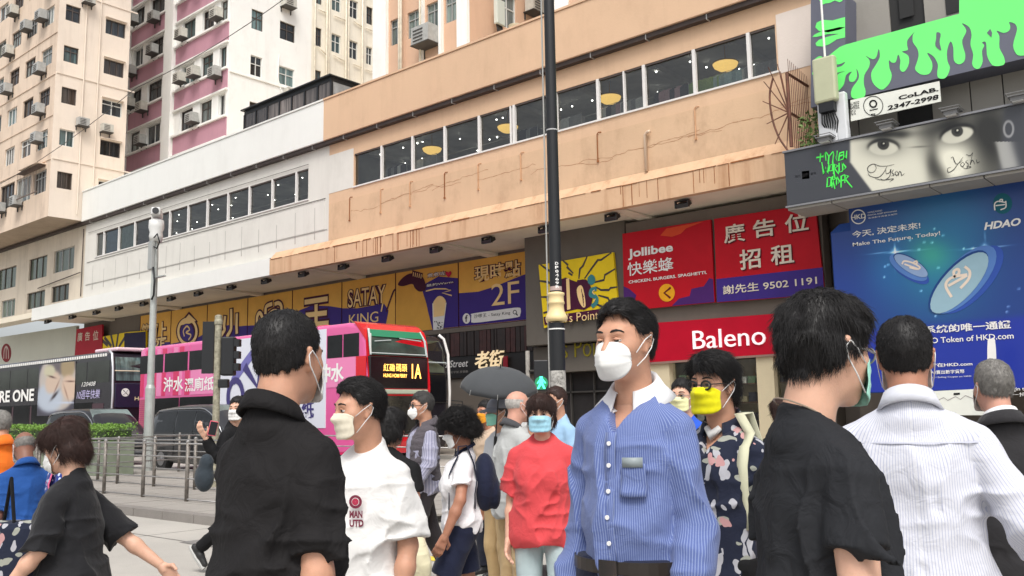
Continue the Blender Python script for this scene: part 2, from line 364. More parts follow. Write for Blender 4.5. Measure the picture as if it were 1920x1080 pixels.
# gold bowl chandeliers
M_GOLD = mat('gold_glass_lamp', (.7, .42, .1), .3, emit=(1, .62, .16), estr=.8, var=.2, vscale=6); M_GOLD2 = mat('gold_rim', (.5, .3, .08), .3, metal=.8)
for k, (p, sfx) in enumerate([(810, 'third pane from the left'), (952, 'fifth pane from the left'), (1143, 'narrow pane right of the lamp post'), (1360, 'wide pane near the right end')]):
    x = Xat(p, 25.3, 12.35)
    t = thing('chandelier', 'gold bowl chandelier behind the '+sfx, 'chandelier', 'gold chandeliers in the upper shop', loc=(x, 25.3, 12.3))
    MB().lathe([(.03, -.17), (.22, -.15), (.36, -.05), (.40, .04), (.36, .07)], n=24).build('bowl', M_GOLD, t, smooth=True)
    MB().lathe([(.40, .04), (.425, .06), (.40, .09)], n=24).build('rim', M_GOLD2, t); MB().tube([(0, 0, .07), (0, 0, .64)], .02, 6).build('stem', M_GOLD2, t)
# clothes on rails behind the glass
CL = {'pale green': (.35, .5, .2), 'pale blue': (.45, .6, .62), 'white': (.7, .7, .68), 'pink': (.55, .35, .38), 'grey': (.3, .3, .3), 'dark': (.05, .05, .06)}
def rack(px, cols, desc, n=6, Y=25.2):
    x = Xat(px, Y, 11.6); t = thing('clothes_rack', desc, 'clothes rack', loc=(x, Y, 10.6))
    b = MB(); b.tube([(-.6, 0, 0), (-.6, 0, 1.45), (.6, 0, 1.45), (.6, 0, 0)], .015, 6); b.build('rail', M_ALU, t)
    for i in range(n):
        u = -.5+i*1.0/(n-1); c = random.choice(cols); m = mat('cloth_'+c, CL[c], .9, var=.2, vscale=20)
        g = MB(); w = .2; h = .55+random.random()*.25; yy = .06
        pts = [(-.05, 0), (-w, -.1), (-w*1.05, -h), (w*1.05, -h), (w, -.1), (.05, 0)]
        a = random.uniform(.7, 1.1); ca, sa = math.cos(a), math.sin(a)
        for s in (-.03, .03): g.quad(*[(u+q*ca-s*sa, q*sa+s*ca, 1.4+r) for q, r in pts])
        for q in range(5): g.quad(*[(u+pts[q+e][0]*ca-s*sa, pts[q+e][0]*sa+s*ca, 1.4+pts[q+e][1]) for e, s in ((0, -.03), (1, -.03), (1, .03), (0, .03))])
        g.build('garment', m, t)
rack(1330, ['pale green', 'grey', 'pale green'], 'rail of pale green clothes behind the widest pane near the right end'); rack(1376, ['pale blue', 'white', 'pale blue'], 'rail of pale blue clothes in the widest pane, under the chandelier')
rack(1262, ['pink', 'dark', 'pink'], 'rail of pink clothes in the pane left of the widest chandelier'); rack(1180, ['white', 'grey'], 'rail of white clothes behind the thin pale mullion')
rack(1152, ['white', 'pink', 'dark'], 'rail of white and pink clothes under the small chandelier by the lamp post'); rack(745, ['grey', 'white', 'dark'], 'arched rail of grey clothes in the second pane from the left'); rack(800, ['white', 'grey'], 'rail of white striped clothes under the leftmost chandelier')
rack(985, ['grey', 'dark'], 'rail of dark clothes just left of the lamp post'); rack(1065, ['white', 'dark', 'grey'], 'rail of white tops just right of the lamp post'); rack(1436, ['grey', 'white'], 'rail of grey clothes in the last pane on the right')
# canopy: fascia, sloping top, soffit
M_FASP = wall_mat('peach_fascia_stained', srgb(208, 172, 138), stain=(.3, .12, .04), amount=.5, streak=1.5, patch=.08)
b = MB(); z0, z1 = 8.0, 8.72
def fascia(x0, x1, z1, z2, m, par):
    f = MB(); f.quad((x0, 23.95, z0), (x1, 23.95, z0), (x1, 23.95, z1), (x0, 23.95, z1))
    f.quad((x0, 23.95, z1), (x1, 23.95, z1), (x1, YW-.025, z2), (x0, YW-.025, z2)); f.quad((x0, 23.95, z0), (x0, 23.95, z1), (x0, YW, z2), (x0, YW, z0))
    f.quad((x0, 23.95, z0), (x0, 24.2, z0), (x1, 24.2, z0), (x1, 23.95, z0)); return f.build('canopy_fascia', m, par)
fascia(-62.1, XB_FAS, 8.8, 8.83, M_PARW, white_b); fascia(XB_FAS, -9.6, 8.72, 9.1, M_FASP, peach_b)
# the crack line and drips along the peach fascia
M_RUST = mat('rust_stain', srgb(140, 88, 50), .9, var=.4, vscale=8)
b = MB(); random.seed(5); x = XB_FAS+.1
while x < -9.9:
    L = random.uniform(.3, 1.2); b.box(x, x+L, 23.93, 23.955, 8.70+random.uniform(-.012, .012), 8.725+random.uniform(-.01, .01)); x += L+random.uniform(-.1, .25)
for i in range(34):
    x = random.choice([random.uniform(-35, -10), random.uniform(-31, -25), random.uniform(-16, -12)]); w = random.uniform(.008, .03); b.box(x, x+w, 23.942, 23.953, 8.02+random.uniform(0, .45)*(w < .02), 8.71)
b.build('fascia_cracks', M_RUST, peach_b, kind='stuff')
sof = MB(); sof.quad((-62.1, 24.2, 8.02), (-62.1, 27.6, 8.02), (-9.6, 27.6, 8.02), (-9.6, 24.2, 8.02)); sof.build('soffit', M_CONC, peach_b)
for i in range(6):
    x = -58+i*8.3
    f = MB(); f.quad((x, 24.25, 8.02), (x+.5, 24.25, 7.99), (x+.5, 27.3, 7.86), (x, 27.3, 7.86)); f.quad((x, 24.25, 8.0), (x, 27.3, 7.86), (x, 27.3, 8.01), (x, 24.25, 8.01)); f.quad((x+.5, 24.25, 8.0), (x+.5, 24.25, 8.01), (x+.5, 27.3, 8.01), (x+.5, 27.3, 7.86))
    f.build('canopy_beam', M_CONC, peach_b)
# grooves, pipes and pins on the walls
M_PIPE = mat('painted_pipe_peach', srgb(196, 150, 112), .6, var=.15); M_SEAM = mat('seam_grey_paint', (.36, .345, .32), .9)  # panel seams are thin strips in a darker grey
b = MB()
for x in np.arange(XL+1.2, XB_WALL, 1.45):
    b.box(x, x+.03, YW-.02, YW+.01, 9.3, 10.75 if int(x*10) % 2 else 10.4)
b.box(XL+.3, XB_WALL-.1, YW-.018, YW+.01, 9.62, 9.66); b.build('panel_seams', M_SEAM, white_b)
box('wall_panel', M_OFFW, XL+.35, XB_WALL-.3, YW-.016, YW+.01, 9.68, 11.1, white_b)
for k, p in enumerate([657, 715, 770, 835, 898, 978, 1122, 1305]):
    x = Xat(p, YW, 10.2); g = MB(); h = random.uniform(.5, .9)
    g.tube([(x, YW-.05, 9.95-h*.2), (x, YW-.05, 10.55+.2), (x+.06, YW-.05, 10.8), (x+.14, YW, 10.8)], .02, 6); g.box(x-.03, x+.03, YW-.08, YW, 9.93-h*.2, 9.99-h*.2)
    g.build('wall_pipe', M_PIPE if k % 3 else M_RUST, peach_b)
x = Xat(1214, YW, 9.8); MB().tube([(x, YW-.1, 9.1), (x, YW-.1, 10.3), (x+.1, YW-.12, 10.36), (x+.2, YW-.16, 10.35)], .055, 8).build('wall_pipe', mat('pale_pipe', srgb(214, 190, 165), .5), peach_b, smooth=True, label='pale vent pipe with a dark bent mouth')
# roof, end and back faces
box('roof', M_CONC, XL, XB_PAR, 24.5, 60, 15.0, 15.2, white_b); box('roof', M_CONC, XB_PAR, XR, 24.5, 60, 15.0, 15.2, peach_b)
b = MB(); random.seed(17)
for k in range(9):
    x = XB_WALL+1+k*2.4+random.random(); z = random.choice([9.5, 9.9, 10.2, 10.45]); e = x+random.uniform(2, 5)
    while x < min(e, XR-.3):
        x2 = x+random.uniform(.08, .22); z2 = min(10.7, max(9.1, z+random.gauss(.004, .03))); w = random.uniform(.004, .011); b.quad((x, YW-.0235, z-w), (x2, YW-.0235, z2-w), (x2, YW-.0235, z2+w), (x, YW-.0235, z+w)); x, z = x2, z2
b.build('render_cracks', mat('crack_line', srgb(168, 124, 90), .9), peach_b, kind='stuff')
b = MB(); b.tube([(XL+.4, YW-.04, 11.02), (XB_WALL-.2, YW-.04, 11.05)], .014, 5); b.tube([(XL+.4, YW-.05, 12.86), (-44, YW-.05, 12.9), (-33, YW-.05, 12.84)], .012, 5); b.build('wall_cable', M_GRILL, white_b)
# floodlights under the canopy edge
M_FL = mat('floodlight_black', (.02, .02, .022), .4); M_FLG = mat('floodlight_glass', (.35, .42, .45), .12, spec=.8)
flp = [87, 133, 178, 220, 267, 318, 369, 431, 496, 566, 641, 724, 815, 913, 1020, 1146, 1279]
ords = ['first', 'second', 'third', 'fourth', 'fifth', 'sixth', 'seventh', 'eighth', 'ninth', 'tenth', 'eleventh', 'twelfth', 'thirteenth', 'fourteenth', 'fifteenth', 'sixteenth', 'seventeenth']
fb = MB(); fb.box(-.2, .2, -.1, .22, -.19, -.06, Matrix.Rotation(R(28), 4, 'X')); 
gb = MB(); gb.box(-.17, .17, -.07, .19, -.2, -.191, Matrix.Rotation(R(28), 4, 'X'))
hb = MB(); hb.box(-.24, -.2, -.05, .05, -.2, .02); hb.box(.2, .24, -.05, .05, -.2, .02); hb.box(-.24, .24, -.05, .05, .0, .03)
fl0 = thing('floodlight', '', 'floodlight', 'floodlights under the canopy edge')
fb.build('lamp_housing', M_FL, fl0, bevel=.015); gb.build('lamp_glass', M_FLG, fl0); hb.build('bracket', M_FL, fl0)
for i, p in enumerate(flp):
    lab = 'black floodlight under the canopy edge, %s from the far left end' % ords[i]
    loc = (Xat(p, 24.35, 7.75), 24.35, 7.94)
    if i == 0: fl0.location = loc; fl0['label'] = lab
    else: dup(fl0, loc, 0, lab)
# penthouse on the white roof
ph = thing('rooftop_structure', 'black framed glass rooftop shed standing on the white parapet', 'rooftop shed')
YP = 25.0; b = MB(); x0, x1 = -39.5, -32.4; n = 7
b.box(x0, x1, YP, YP+.1, 16.85, 17.05); b.box(x0, x1, YP, YP+.1, 15.5, 15.62); b.box(x1-.1, x1, YP+.1, YP+3, 16.85, 17.05)
b.box(x0-.12, x1+.1, YP-.15, YP+3.1, 17.052, 17.12)
for i in range(n+1): X = x0+(x1-x0)*i/n; b.box(X-.05, X+.05, YP-.01, YP+.09, 15.62, 16.85)
b.build('frame', M_BLACK, ph)
mdp = pane_mat('shed_pane', (.13, .11, .10), rough=.15)
for i in range(n):
    X = x0+(x1-x0)*i/n; box('pane', mdp, X+.06, X+(x1-x0)/n-.06, YP+.03, YP+.05, 15.63, 16.84, ph)
MB().box(x1-.06, x1-.02, YP+.1, YP+3, 15.5, 16.84).build('side_panel', mat('shed_side', (.28, .29, .3), .3, var=.4, vscale=2), ph)
# low shed behind it, thin railing
rl = thing('roof_railing', 'thin roof guard rail along the peach parapet in front of the peach tower', 'railing')
b = MB(); a = -36.3; b.tube([(a-1, 30.6, 17.4), (-28.9, 30.6, 19.1)], .03, 6); b.tube([(-28.9, 30.6, 19.1), (-28.9, 36, 19.2)], .03, 6)
b.v = []; b.f = []; b.mi = []
b.tube([(-36.8, 27, 17.25), (-29.0, 27, 17.25), (-29.0, 30.6, 17.25)], .025, 6); b.build('rail', mat('rusty_rail', (.25, .16, .1), .6), rl)
for x in (-36.8, -34.2, -31.6, -29.0): MB().tube([(x, 27, 15.2), (x, 27, 17.25)], .025, 6).build('post', MATS['rusty_rail'], rl)
# ---------------------------------------------------------------- beige tower at left
random.seed(21)
M_BEI = wall_mat('beige_tower_paint', srgb(218, 197, 176), stain=(.33, .24, .18), amount=.65, streak=1.1, patch=.08)
M_BEI2 = wall_mat('beige_tower_sunlit', srgb(230, 216, 200), stain=(.38, .29, .21), amount=.32, streak=.9, patch=.06)  # same beige made lighter: sunlight on the side is put into the colour
tw = thing('apartment_tower', 'weathered beige apartment tower at far left, overhanging the street, dotted with window air conditioners', 'building')
YB, XS = 22.04, -55.56
fl = [15.98+2.67*k for k in range(9)]
hol = []; wins = []
for k, z in enumerate(fl):
    for j, x in enumerate([-57.05, -59.55, -62.1, -64.7, -67.2]):
        w = .8; h = .58
        if k == 0: w, h = (1.15, .8) if j else (.95, .7)
        hol.append((x-w, x+w, z-h, z+h))
holed_wall(PY(YB), -75, XS, 13.65, 40, hol, .2).build('front_wall', M_BEI, tw)
for i, h in enumerate(hol): window(PY(YB), *h, random.choice([M_ALU, M_DARKFR, M_WFR]), random.choice(M_PANE), tw, mull=random.choice([1, 2, 3]), trans=random.choice([None, .7]))
hs_ = []
for k, z in enumerate(fl):
    hs_.append((22.45, 23.35, z-.52, z+.52)) ; hs_.append((24.95, 26.25, z-.1-.5, z-.1+.5))
hs_ = [h for h in hs_]
holed_wall(PX(XS), YB, 26.55, 13.65, 40, hs_, .2).build('side_wall', M_BEI2, tw)
for h in hs_: window(PX(XS), *h, random.choice([M_DARKFR, M_WFR, M_DARKFR]), random.choice(M_PANE[:2]+[M_PANE[3]]), tw, mull=random.choice([1, 2]), trans=random.choice([None, .7]))
MB().quad((-75, YB, 13.65), (XS, YB, 13.65), (XS, 24.32, 13.65), (-75, 24.32, 13.65)).build('overhang_soffit', wall_mat('stained_soffit', srgb(170, 150, 128), amount=.6), tw)
MB().quad((-75, 26.55, 13), (-75, 26.55, 40), (XS, 26.55, 40), (XS, 26.55, 13)).build('rear_wall', M_BEI2, tw)
MB().quad((-75, YB, 40), (XS, YB, 40), (XS, 26.55, 40), (-75, 26.55, 40)).build('roof', M_CONC, tw)
for k, z in enumerate(fl):
    for x in [-57.05, -59.55, -62.1, -64.7]:
        if random.random() < .62: ac_unit(PY(YB), x+random.uniform(-.5, .5), z-random.choice([-.1, .75]), tw, .95)
    if k in (1, 4): ac_unit(PX(XS), 23.7, z+1.15, tw, .8)
    if k in (1, 5): ac_unit(PX(XS), 25.2, z+1.1, tw, .8)
b = MB()
for y, z in ((23.7, 0), (24.6, 0)): b.tube([(XS+.06, y, 14), (XS+.06, y, 39)], .04, 6)
for z in (17.2, 22.6, 28): b.box(XS, XS+.05, 22.1, 27, z, z+.08)
for z in fl: b.box(XS-1.6*0, XS+.18, 24.9, 26.3, z+.46, z+.52)
b.build('drain_pipe', M_BEI2, tw)
b = MB()
for z in (17.15, 19.9, 22.5, 25.2): b.box(-75, XS, YB-.05, YB, z, z+.05)
b.box(-58.9, -56.2, YB-.6, YB, 16.95, 17.0); b.build('ledge', M_BEI, tw)
g = MB()
for i in range(14): g.box(-59.4+i*.22, -59.38+i*.22, YB-.42, YB-.40, 15.2, 16.85)
g.box(-59.5, -56.3, YB-.43, YB-.38, 15.2, 15.25); g.box(-59.5, -56.3, YB-.43, YB, 16.85, 16.9); g.build('window_cage', mat('rusty_cage', (.13, .09, .07), .7), tw)
# faded pink characters painted down the corner of the tower
# lower floors under the tower
lo = thing('commercial_building', 'low weathered grey beige building wing beneath the beige tower at far left', 'building')
M_LOW = wall_mat('low_wing_paint', srgb(206, 194, 176), stain=(.22, .18, .13), amount=.45, streak=1, patch=.1)
hl = [(-58.5, -57.2, 10.8, 12.2), (-61.8, -59.6, 10.6, 12.2), (-65.5, -63.2, 10.5, 12.1), (-59, -57.3, 8.35, 9.5), (-62.5, -60, 8.1, 9.5), (-67, -64, 8.1, 9.5)]
hl = [(Xat(82, 24.3, 11.5), Xat(112, 24.3, 11.5)), (Xat(55, 24.3, 11.5)*1, Xat(88, 24.3, 11.5)), (Xat(0, 24.3, 11.5), Xat(30, 24.3, 11.5))]
A_ = lambda a, b_, z0, z1: (Xat(a, 24.3, (z0+z1)/2), Xat(b_, 24.3, (z0+z1)/2), z0, z1)
hl = [A_(101, 139, 10.9, 12.35), A_(54, 88, 10.85, 12.3), A_(-5, 30, 10.7, 12.2), A_(96, 129, 9.0, 10.05), A_(50, 84, 8.9, 10.0), A_(2, 28, 8.7, 9.9)]
holed_wall(PY(24.3), -75, XL, 8.3, 13.65, hl, .2).build('wall', M_LOW, lo)
for h in hl: window(PY(24.3), *h, random.choice([M_ALU, M_DARKFR]), pane_mat('pane_greencurtain', (.1, .13, .1)), lo, mull=2)
MB().box(-75, XL, 24.06, 24.297, 13.42, 13.577).build('slot_strip', M_DKBROWN, lo)  # dark brown strip stands in for the slot's shade
b = MB(); b.box(-75, -62.15, 24.1, 25.2, 8.25, 8.6); b.build('canopy_fascia', M_CONC, lo)
b = MB(); b.tube([(XL-.15, 24.22, 9), (XL-.15, 24.22, 13.2)], .03, 6); b.tube([(-62, 24.2, 10.15), (XL-.3, 24.2, 10.5)], .03, 6); b.build('wall_pipe', M_DKBROWN, lo)
# ---------------------------------------------------------------- white and mauve tower
M_TW = wall_mat('white_tower_paint', srgb(242, 241, 236), stain=(.42, .4, .36), amount=.3, streak=.8, patch=.05)
M_CR = wall_mat('cream_tower_paint', srgb(236, 229, 212), stain=(.36, .3, .22), amount=.4, streak=1, patch=.08)
M_MAU = wall_mat('mauve_paint', srgb(188, 140, 154), stain=(.2, .11, .13), amount=.3, streak=.9, patch=.06)
mt = thing('apartment_tower', 'tall white apartment tower with mauve bands below each row of windows', 'building')
YM, XM0, XM1 = 31.0, -65.5, -50.9
flm = [18.65+3.25*k for k in range(7)]
cols = [(-64.2, -62.7), (-61.8, -59.7), (-59.5, -59.15), (-57.0, -55.3), (-54.4, -52.9), (-52.1, -51.25)]
hm = [(a, c, z-.75, z+.75) for z in flm for a, c in cols]
holed_wall(PY(YM), XM0, XM1, 14, 41, hm, .3).build('front_wall', M_TW, mt)
for h in hm: window(PY(YM), *h, random.choice([M_WFR, M_WFR, M_DARKFR]), random.choice([M_PANE[0], M_PANE[1], M_PANE[1], M_PANE[2]]), mt, mull=1 if h[1]-h[0] > .6 else 0, trans=.68 if random.random() < .5 else None, dep=.2)
for z in flm:
    for a, c in ((-64.45, -59.05), (-57.75, -51.0)):
        box('mauve_band', M_MAU, a, c, YM-.06, YM, z-2.28, z-1.0, mt); box('sill', M_TW, a-.05, c+.04, YM-.22, YM, z-.995, z-.86, mt); box('sill', M_TW, a-.05, c+.04, YM-.16, YM, z-2.4, z-2.284, mt)
box('pilaster', M_TW, XM0, -64.5, YM-.3, YM, 14, 41, mt); box('pilaster', M_TW, -59.0, -57.85, YM-.3, YM, 14, 41, mt)
side = [(32.65, 33.45, 1.02, 2.3), (34.95, 36.1, 1.0, 2.3)]
P2 = PX(XM1); hsd = []
for z in flm: hsd += [(32.6, 33.5, z-.3-.65, z-.3+.75), (34.85, 36.1, z-.35-.6, z-.35+.7)]
zz = 28.6-3.2*4
for k in range(7):
    for y, w in ((38.1, .28), (39.7, .42), (41.3, .42), (42.85, .3)): hsd.append((y-w, y+w, zz+3.2*k-.75, zz+3.2*k+.65))
hsd = [h for h in hsd]
wh = [h for h in hsd if h[1] < 37]; cr = [h for h in hsd if h[1] > 37.5]
holed_wall(P2, YM, 37.5, 14, 41, wh, .25).build('side_wall', M_TW, mt); holed_wall(P2, 37.5, 55, 14, 41, cr, .25).build('rear_wall', M_CR, mt)
for h in hsd:
    if h[3] > 21: window(P2, *h, random.choice([M_WFR, M_DARKFR]), random.choice(M_PANE[:2]), mt, mull=1, trans=.6, dep=.12)
box('roof', M_CONC, XM0, XM1, YM, 55, 41, 41.2, mt)
b = MB()
for y, r in ((38.75, .07), (38.95, .05), (40.5, .07), (40.75, .05), (42.05, .08), (43.3, .06), (37.7, .05)): b.tube([(XM1+.15, y, 15), (XM1+.15, y, 41)], r, 8)
for k in range(8):
    z = zz+3.2*k-1.1
    for y0, y1 in ((38.0, 38.75), (39.4, 40.5), (41.2, 42.05), (42.4, 43.3)): b.tube([(XM1+.12, y0, z+random.uniform(-.2, .3)), (XM1+.12, y1, z-.15)], .045, 6)
b.build('drain_pipes', mat('cream_pipe', srgb(226, 216, 196), .5, var=.2, vscale=3), mt, smooth=True)
b = MB(); b.box(XM1, XM1+.08, 31.02, 37.4, 24.0-.05, 24.05); b.tube([(XM1+.06, 34.8, 26.2), (XM1+.06, 34.7, 24.6), (XM1+.1, 35, 23.6)], .035, 6); b.build('ledge', M_TW, mt)
for u, v in ((35.6, 23.6),): ac_unit(P2, u, v, mt, 1.0)
ac_unit(P2, 35.3, 30.1, mt, 1.1)
for z in flm:
    for x in (-63.6, -61.7, -56.4, -54.6, -51.9, -60.4):
        if random.random() < .5: ac_unit(PY(YM-.1), x, z-random.choice([.3, .35, 1.1]), mt, 1.05)
# ---------------------------------------------------------------- peach tower behind the parapet
pt = thing('apartment_tower', 'peach and white apartment tower rising behind the peach parapet, left of the lamp post', 'building')
M_PT = wall_mat('peach_tower_paint', srgb(214, 176, 148), stain=(.35, .22, .15), amount=.25, streak=.7, patch=.05)
YT, X0, X1 = 31.0, -36.3, -29.26
cz = [(-35.1, -34.2), (-33.75, -32.75), (-32.3, -31.35), (-30.95, -30.15)]
hp = [(a, c, z-.75, z+.7) for z in (21.85, 24.9, 28) for a, c in cz]+[(a, c, 18.9, 19.02) for a, c in cz]
holed_wall(PY(YT), X0, X1, 14, 32, hp, .25).build('front_wall', M_PT, pt)
for h in hp:
    if h[3]-h[2] > 1: window(PY(YT), *h, M_ALU, pane_mat('pane_greygreen', (.2, .25, .23)), pt, mull=1, trans=.7)
for a, c in ((X0-.02, -35.25), (-32.62, -32.42), (-31.25, -31.05), (-29.95, X1+.02)): box('pilaster', M_TW, a, c, YT-.2, YT, 14, 32, pt)
for x in (-34.1, -33.95, -32.5): MB().tube([(x, YT-.28, 14), (x, YT-.28, 32)], .06, 8).build('drain_pipe', MATS['cream_pipe'], pt, smooth=True)
hps = [(33.3, 34.6, 21.3, 23.2), (33.3, 34.6, 24.5, 26.2)]
holed_wall(PX(X1), YT, 37.2, 14, 32, hps, .25).build('side_wall', M_PT, pt)
for h in hps: window(PX(X1), *h, M_WFR, M_PANE[2], pt, mull=1, trans=.6)
box('side_band', M_TW, X1-.5, X1+.06, 37.2, 38.4, 14, 32, pt); box('rear_wall', M_PT, X1-7, X1, 38.4, 50, 14, 32, pt)
ac_unit(PY(YT), -31.9, 20.6, pt, 1.5)
ac_unit(PX(X1), 35.7, 23.0, pt, 1.2)
eq = thing('phone_antenna', 'pale grey mobile antenna box with cables on the peach tower corner', 'antenna')
c = atX(937, 22, X1+.5); MB().box(X1+.35, X1+.6, c.y-.3, c.y+.3, c.z-.7, c.z+.6).build('antenna_body', mat('antenna_grey', srgb(205, 210, 200), .5), eq, bevel=.03)
b = MB()
for k in range(5): b.tube([(X1+.45, c.y-.2+k*.1, c.z-.7), (X1+.5, c.y-.15+k*.12, c.z-1.2-k*.06), (X1+.3, c.y+.1+k*.1, c.z-1.5)], .03, 6)
b.build('cable', M_BLACK, eq, smooth=True)
ds = thing('satellite_dish', 'small round pale dish lamp on the peach parapet beside the antenna cables', 'satellite dish')
c = atY(967, 50, 26.5); MB().lathe([(.02, -.1), (.2, -.04), (.3, .03), (.28, .04), (.02, -.06)], c, 20).build('dish', mat('dish_cream', (.75, .66, .48), .4), ds, smooth=True); MB().tube([(c.x, c.y, c.z-.1), (c.x, c.y, 15.2)], .03, 6).build('mast', M_GRILL, ds)
# second wing right of the pole
p2 = thing('apartment_tower', 'white and peach tower corner just visible right of the lamp post above the parapet', 'building')
xa = Xat(1030, 33, 22); xb = Xat(1066, 33, 22); xc = Xat(1180, 33, 24)
box('white_wall', M_TW, xa, xb, 32.9, 40, 14, 34, p2); box('peach_wall', M_PT, xb, xc, 33, 40, 14, 34, p2); box('mauve_strip', M_PANE[2], xb+.6, xb+1.4, 32.95, 33, 21.5, 23, p2)
ln = thing('overhead_cable', 'thin black cable strung across the mauve tower front', 'cable')
a, b_ = atY(0, 345, 21.5), atY(255, 165, 21.5); c = atY(530, 0, 22)
pts = [a.lerp(b_, t)+Vector((0, 0, -.5*4*t*(1-t)*.6)) for t in np.linspace(0, 1, 10)]+[b_.lerp(c, t)+Vector((0, 0, -.4*4*t*(1-t)*.6)) for t in np.linspace(.1, 1, 10)]
MB().tube(pts, .018, 5).build('wire', M_GRILL, ln)
# ---------------------------------------------------------------- flat print and lettering on sign boards
def crop(x0, y0, s): return lambda x, y: (x0+x/s, y0+y/s)
FULL = lambda x, y: (x, y)
LAY = .008
def poly(name, pts, m, parent, Y, lay=1, cr=FULL, **pr):
    b = MB(); P = [atY(*cr(*p), Y) for p in pts]; b.quad(*[(p.x, Y-lay*LAY, p.z) for p in P]); return b.build(name, m, parent, **pr)
def smooth_pts(pts, n=4, closed=True):
    out = []; N = len(pts)
    for i in range(N if closed else N-1):
        g = lambda k: pts[k % N] if closed else pts[max(0, min(N-1, k))]
        p0, p1, p2, p3 = g(i-1), g(i), g(i+1), g(i+2)
        for k in range(n):
            t = k/n
            out.append(tuple(.5*(2*p1[a]+(p2[a]-p0[a])*t+(2*p0[a]-5*p1[a]+4*p2[a]-p3[a])*t*t+(3*p1[a]-p0[a]-3*p2[a]+p3[a])*t**3) for a in (0, 1)))
    if not closed: out.append(tuple(pts[-1]))
    return out
def ribbon(b, pts, w, Y, lay, cr=FULL, smooth=True, taper=False):
    if smooth and len(pts) > 2: pts = smooth_pts(pts, 5, False)
    P = [atY(*cr(*p), Y) for p in pts]; q = atY(*cr(pts[0][0]+w, pts[0][1]), Y); W = abs(q.x-P[0].x)/2
    P = [Vector((p.x, 0, p.z)) for p in P]; L = []; Rr = []
    for i, p in enumerate(P):
        d = (P[min(i+1, len(P)-1)]-P[max(i-1, 0)]).normalized(); nrm = Vector((-d.z, 0, d.x)); ww = W
        if taper: ww = W*(.35+.65*math.sin(math.pi*min(1, max(0, (i+.5)/len(P)))))
        e = d*W*.6 if i in (0, len(P)-1) else d*0
        if i == 0: e = -e
        L.append(p+e+nrm*ww); Rr.append(p+e-nrm*ww)
    for i in range(len(P)-1):
        y = Y-lay*LAY; b.quad((L[i].x, y, L[i].z), (Rr[i].x, y, Rr[i].z), (Rr[i+1].x, y, Rr[i+1].z), (L[i+1].x, y, L[i+1].z))
def strokes(name, lines, w, m, parent, Y, lay=1, cr=FULL, smooth=True, taper=False):
    b = MB()
    for k, l in enumerate(lines): ribbon(b, l, w, Y, lay+k*.02, cr, smooth, taper)
    return b.build(name, m, parent)
def disc(name, c, r, m, parent, Y, lay=1, cr=FULL, ry=None, rot=0, n=28, inner=0, a0=0, a1=360):
    ry = ry or r; b = MB(); pts = []
    f = lambda k, q: (c[0]+q*r*math.cos(k)*math.cos(rot)-q*ry*math.sin(k)*math.sin(rot), c[1]+q*r*math.cos(k)*math.sin(rot)+q*ry*math.sin(k)*math.cos(rot))
    ang = [R(a0)+(R(a1)-R(a0))*k/n for k in range(n+1)]
    V = lambda p: (lambda w: (w.x, Y-lay*LAY, w.z))(atY(*cr(*p), Y))
    if inner:
        for i in range(n): b.quad(V(f(ang[i], 1)), V(f(ang[i+1], 1)), V(f(ang[i+1], inner)), V(f(ang[i], inner)))
    else: b.quad(*[V(f(a, 1)) for a in ang[:-1]])
    return b.build(name, m, parent)
_tc = {}
def glyphs(s, bold=0, res=3, spacing=1, shear=0):
    k = (s, bold, spacing, shear)
    if k in _tc: return _tc[k]
    cu = bpy.data.curves.new('t', 'FONT'); cu.body = s; cu.offset = bold; cu.resolution_u = res; cu.space_character = spacing; cu.shear = shear
    o = bpy.data.objects.new('t', cu); COL.objects.link(o)
    dg = bpy.context.evaluated_depsgraph_get(); me = bpy.data.meshes.new_from_object(o.evaluated_get(dg))
    v = np.array([w.co[:] for w in me.vertices]); f = [tuple(p.vertices) for p in me.polygons]
    bpy.data.objects.remove(o); bpy.data.curves.remove(cu); bpy.data.meshes.remove(me)
    if len(v) == 0: v = np.zeros((3, 3)); f = [(0, 1, 2)]
    _tc[k] = (v, f); return v, f
def text(name, s, bl, tr, m, parent, Y, lay=2, cr=FULL, bold=0, spacing=1, shear=0, depth=0, grow=0, vert=False):
    """lettering whose ink box runs from bl (bottom left) to tr (top right)"""
    v, f = glyphs(s, bold, spacing=spacing, shear=shear)
    a = atY(*cr(*bl), Y); zt = atY(*cr(bl[0], bl[1]-1), Y)
    x1 = atY(*cr(*tr), Y).x
    # height from the right-top point on the same plane
    z1 = atY(*cr(*tr), Y).z; x0, z0 = a.x, a.z
    mn = v.min(0); mx = v.max(0); sx = (x1-x0)/(mx[0]-mn[0]); sz = (z1-z0)/(mx[1]-mn[1])
    X = x0+(v[:, 0]-mn[0])*sx; Z = z0+(v[:, 1]-mn[1])*sz
    b = MB(); n = len(v); y = Y-lay*LAY-depth
    b.v = [(X[i], y, Z[i]) for i in range(n)]; b.f = list(f); b.mi = [0]*len(f)
    if depth:
        from collections import Counter
        c = Counter()
        for q in f:
            for i in range(len(q)): c[frozenset((q[i], q[(i+1) % len(q)]))] += 1
        b.v += [(X[i], Y-.001, Z[i]) for i in range(n)]
        for q in f:
            for i in range(len(q)):
                e = (q[i], q[(i+1) % len(q)])
                if c[frozenset(e)] == 1: b.f.append((e[1], e[0], e[0]+n, e[1]+n)); b.mi.append(0)
    return b.build(name, m, parent)
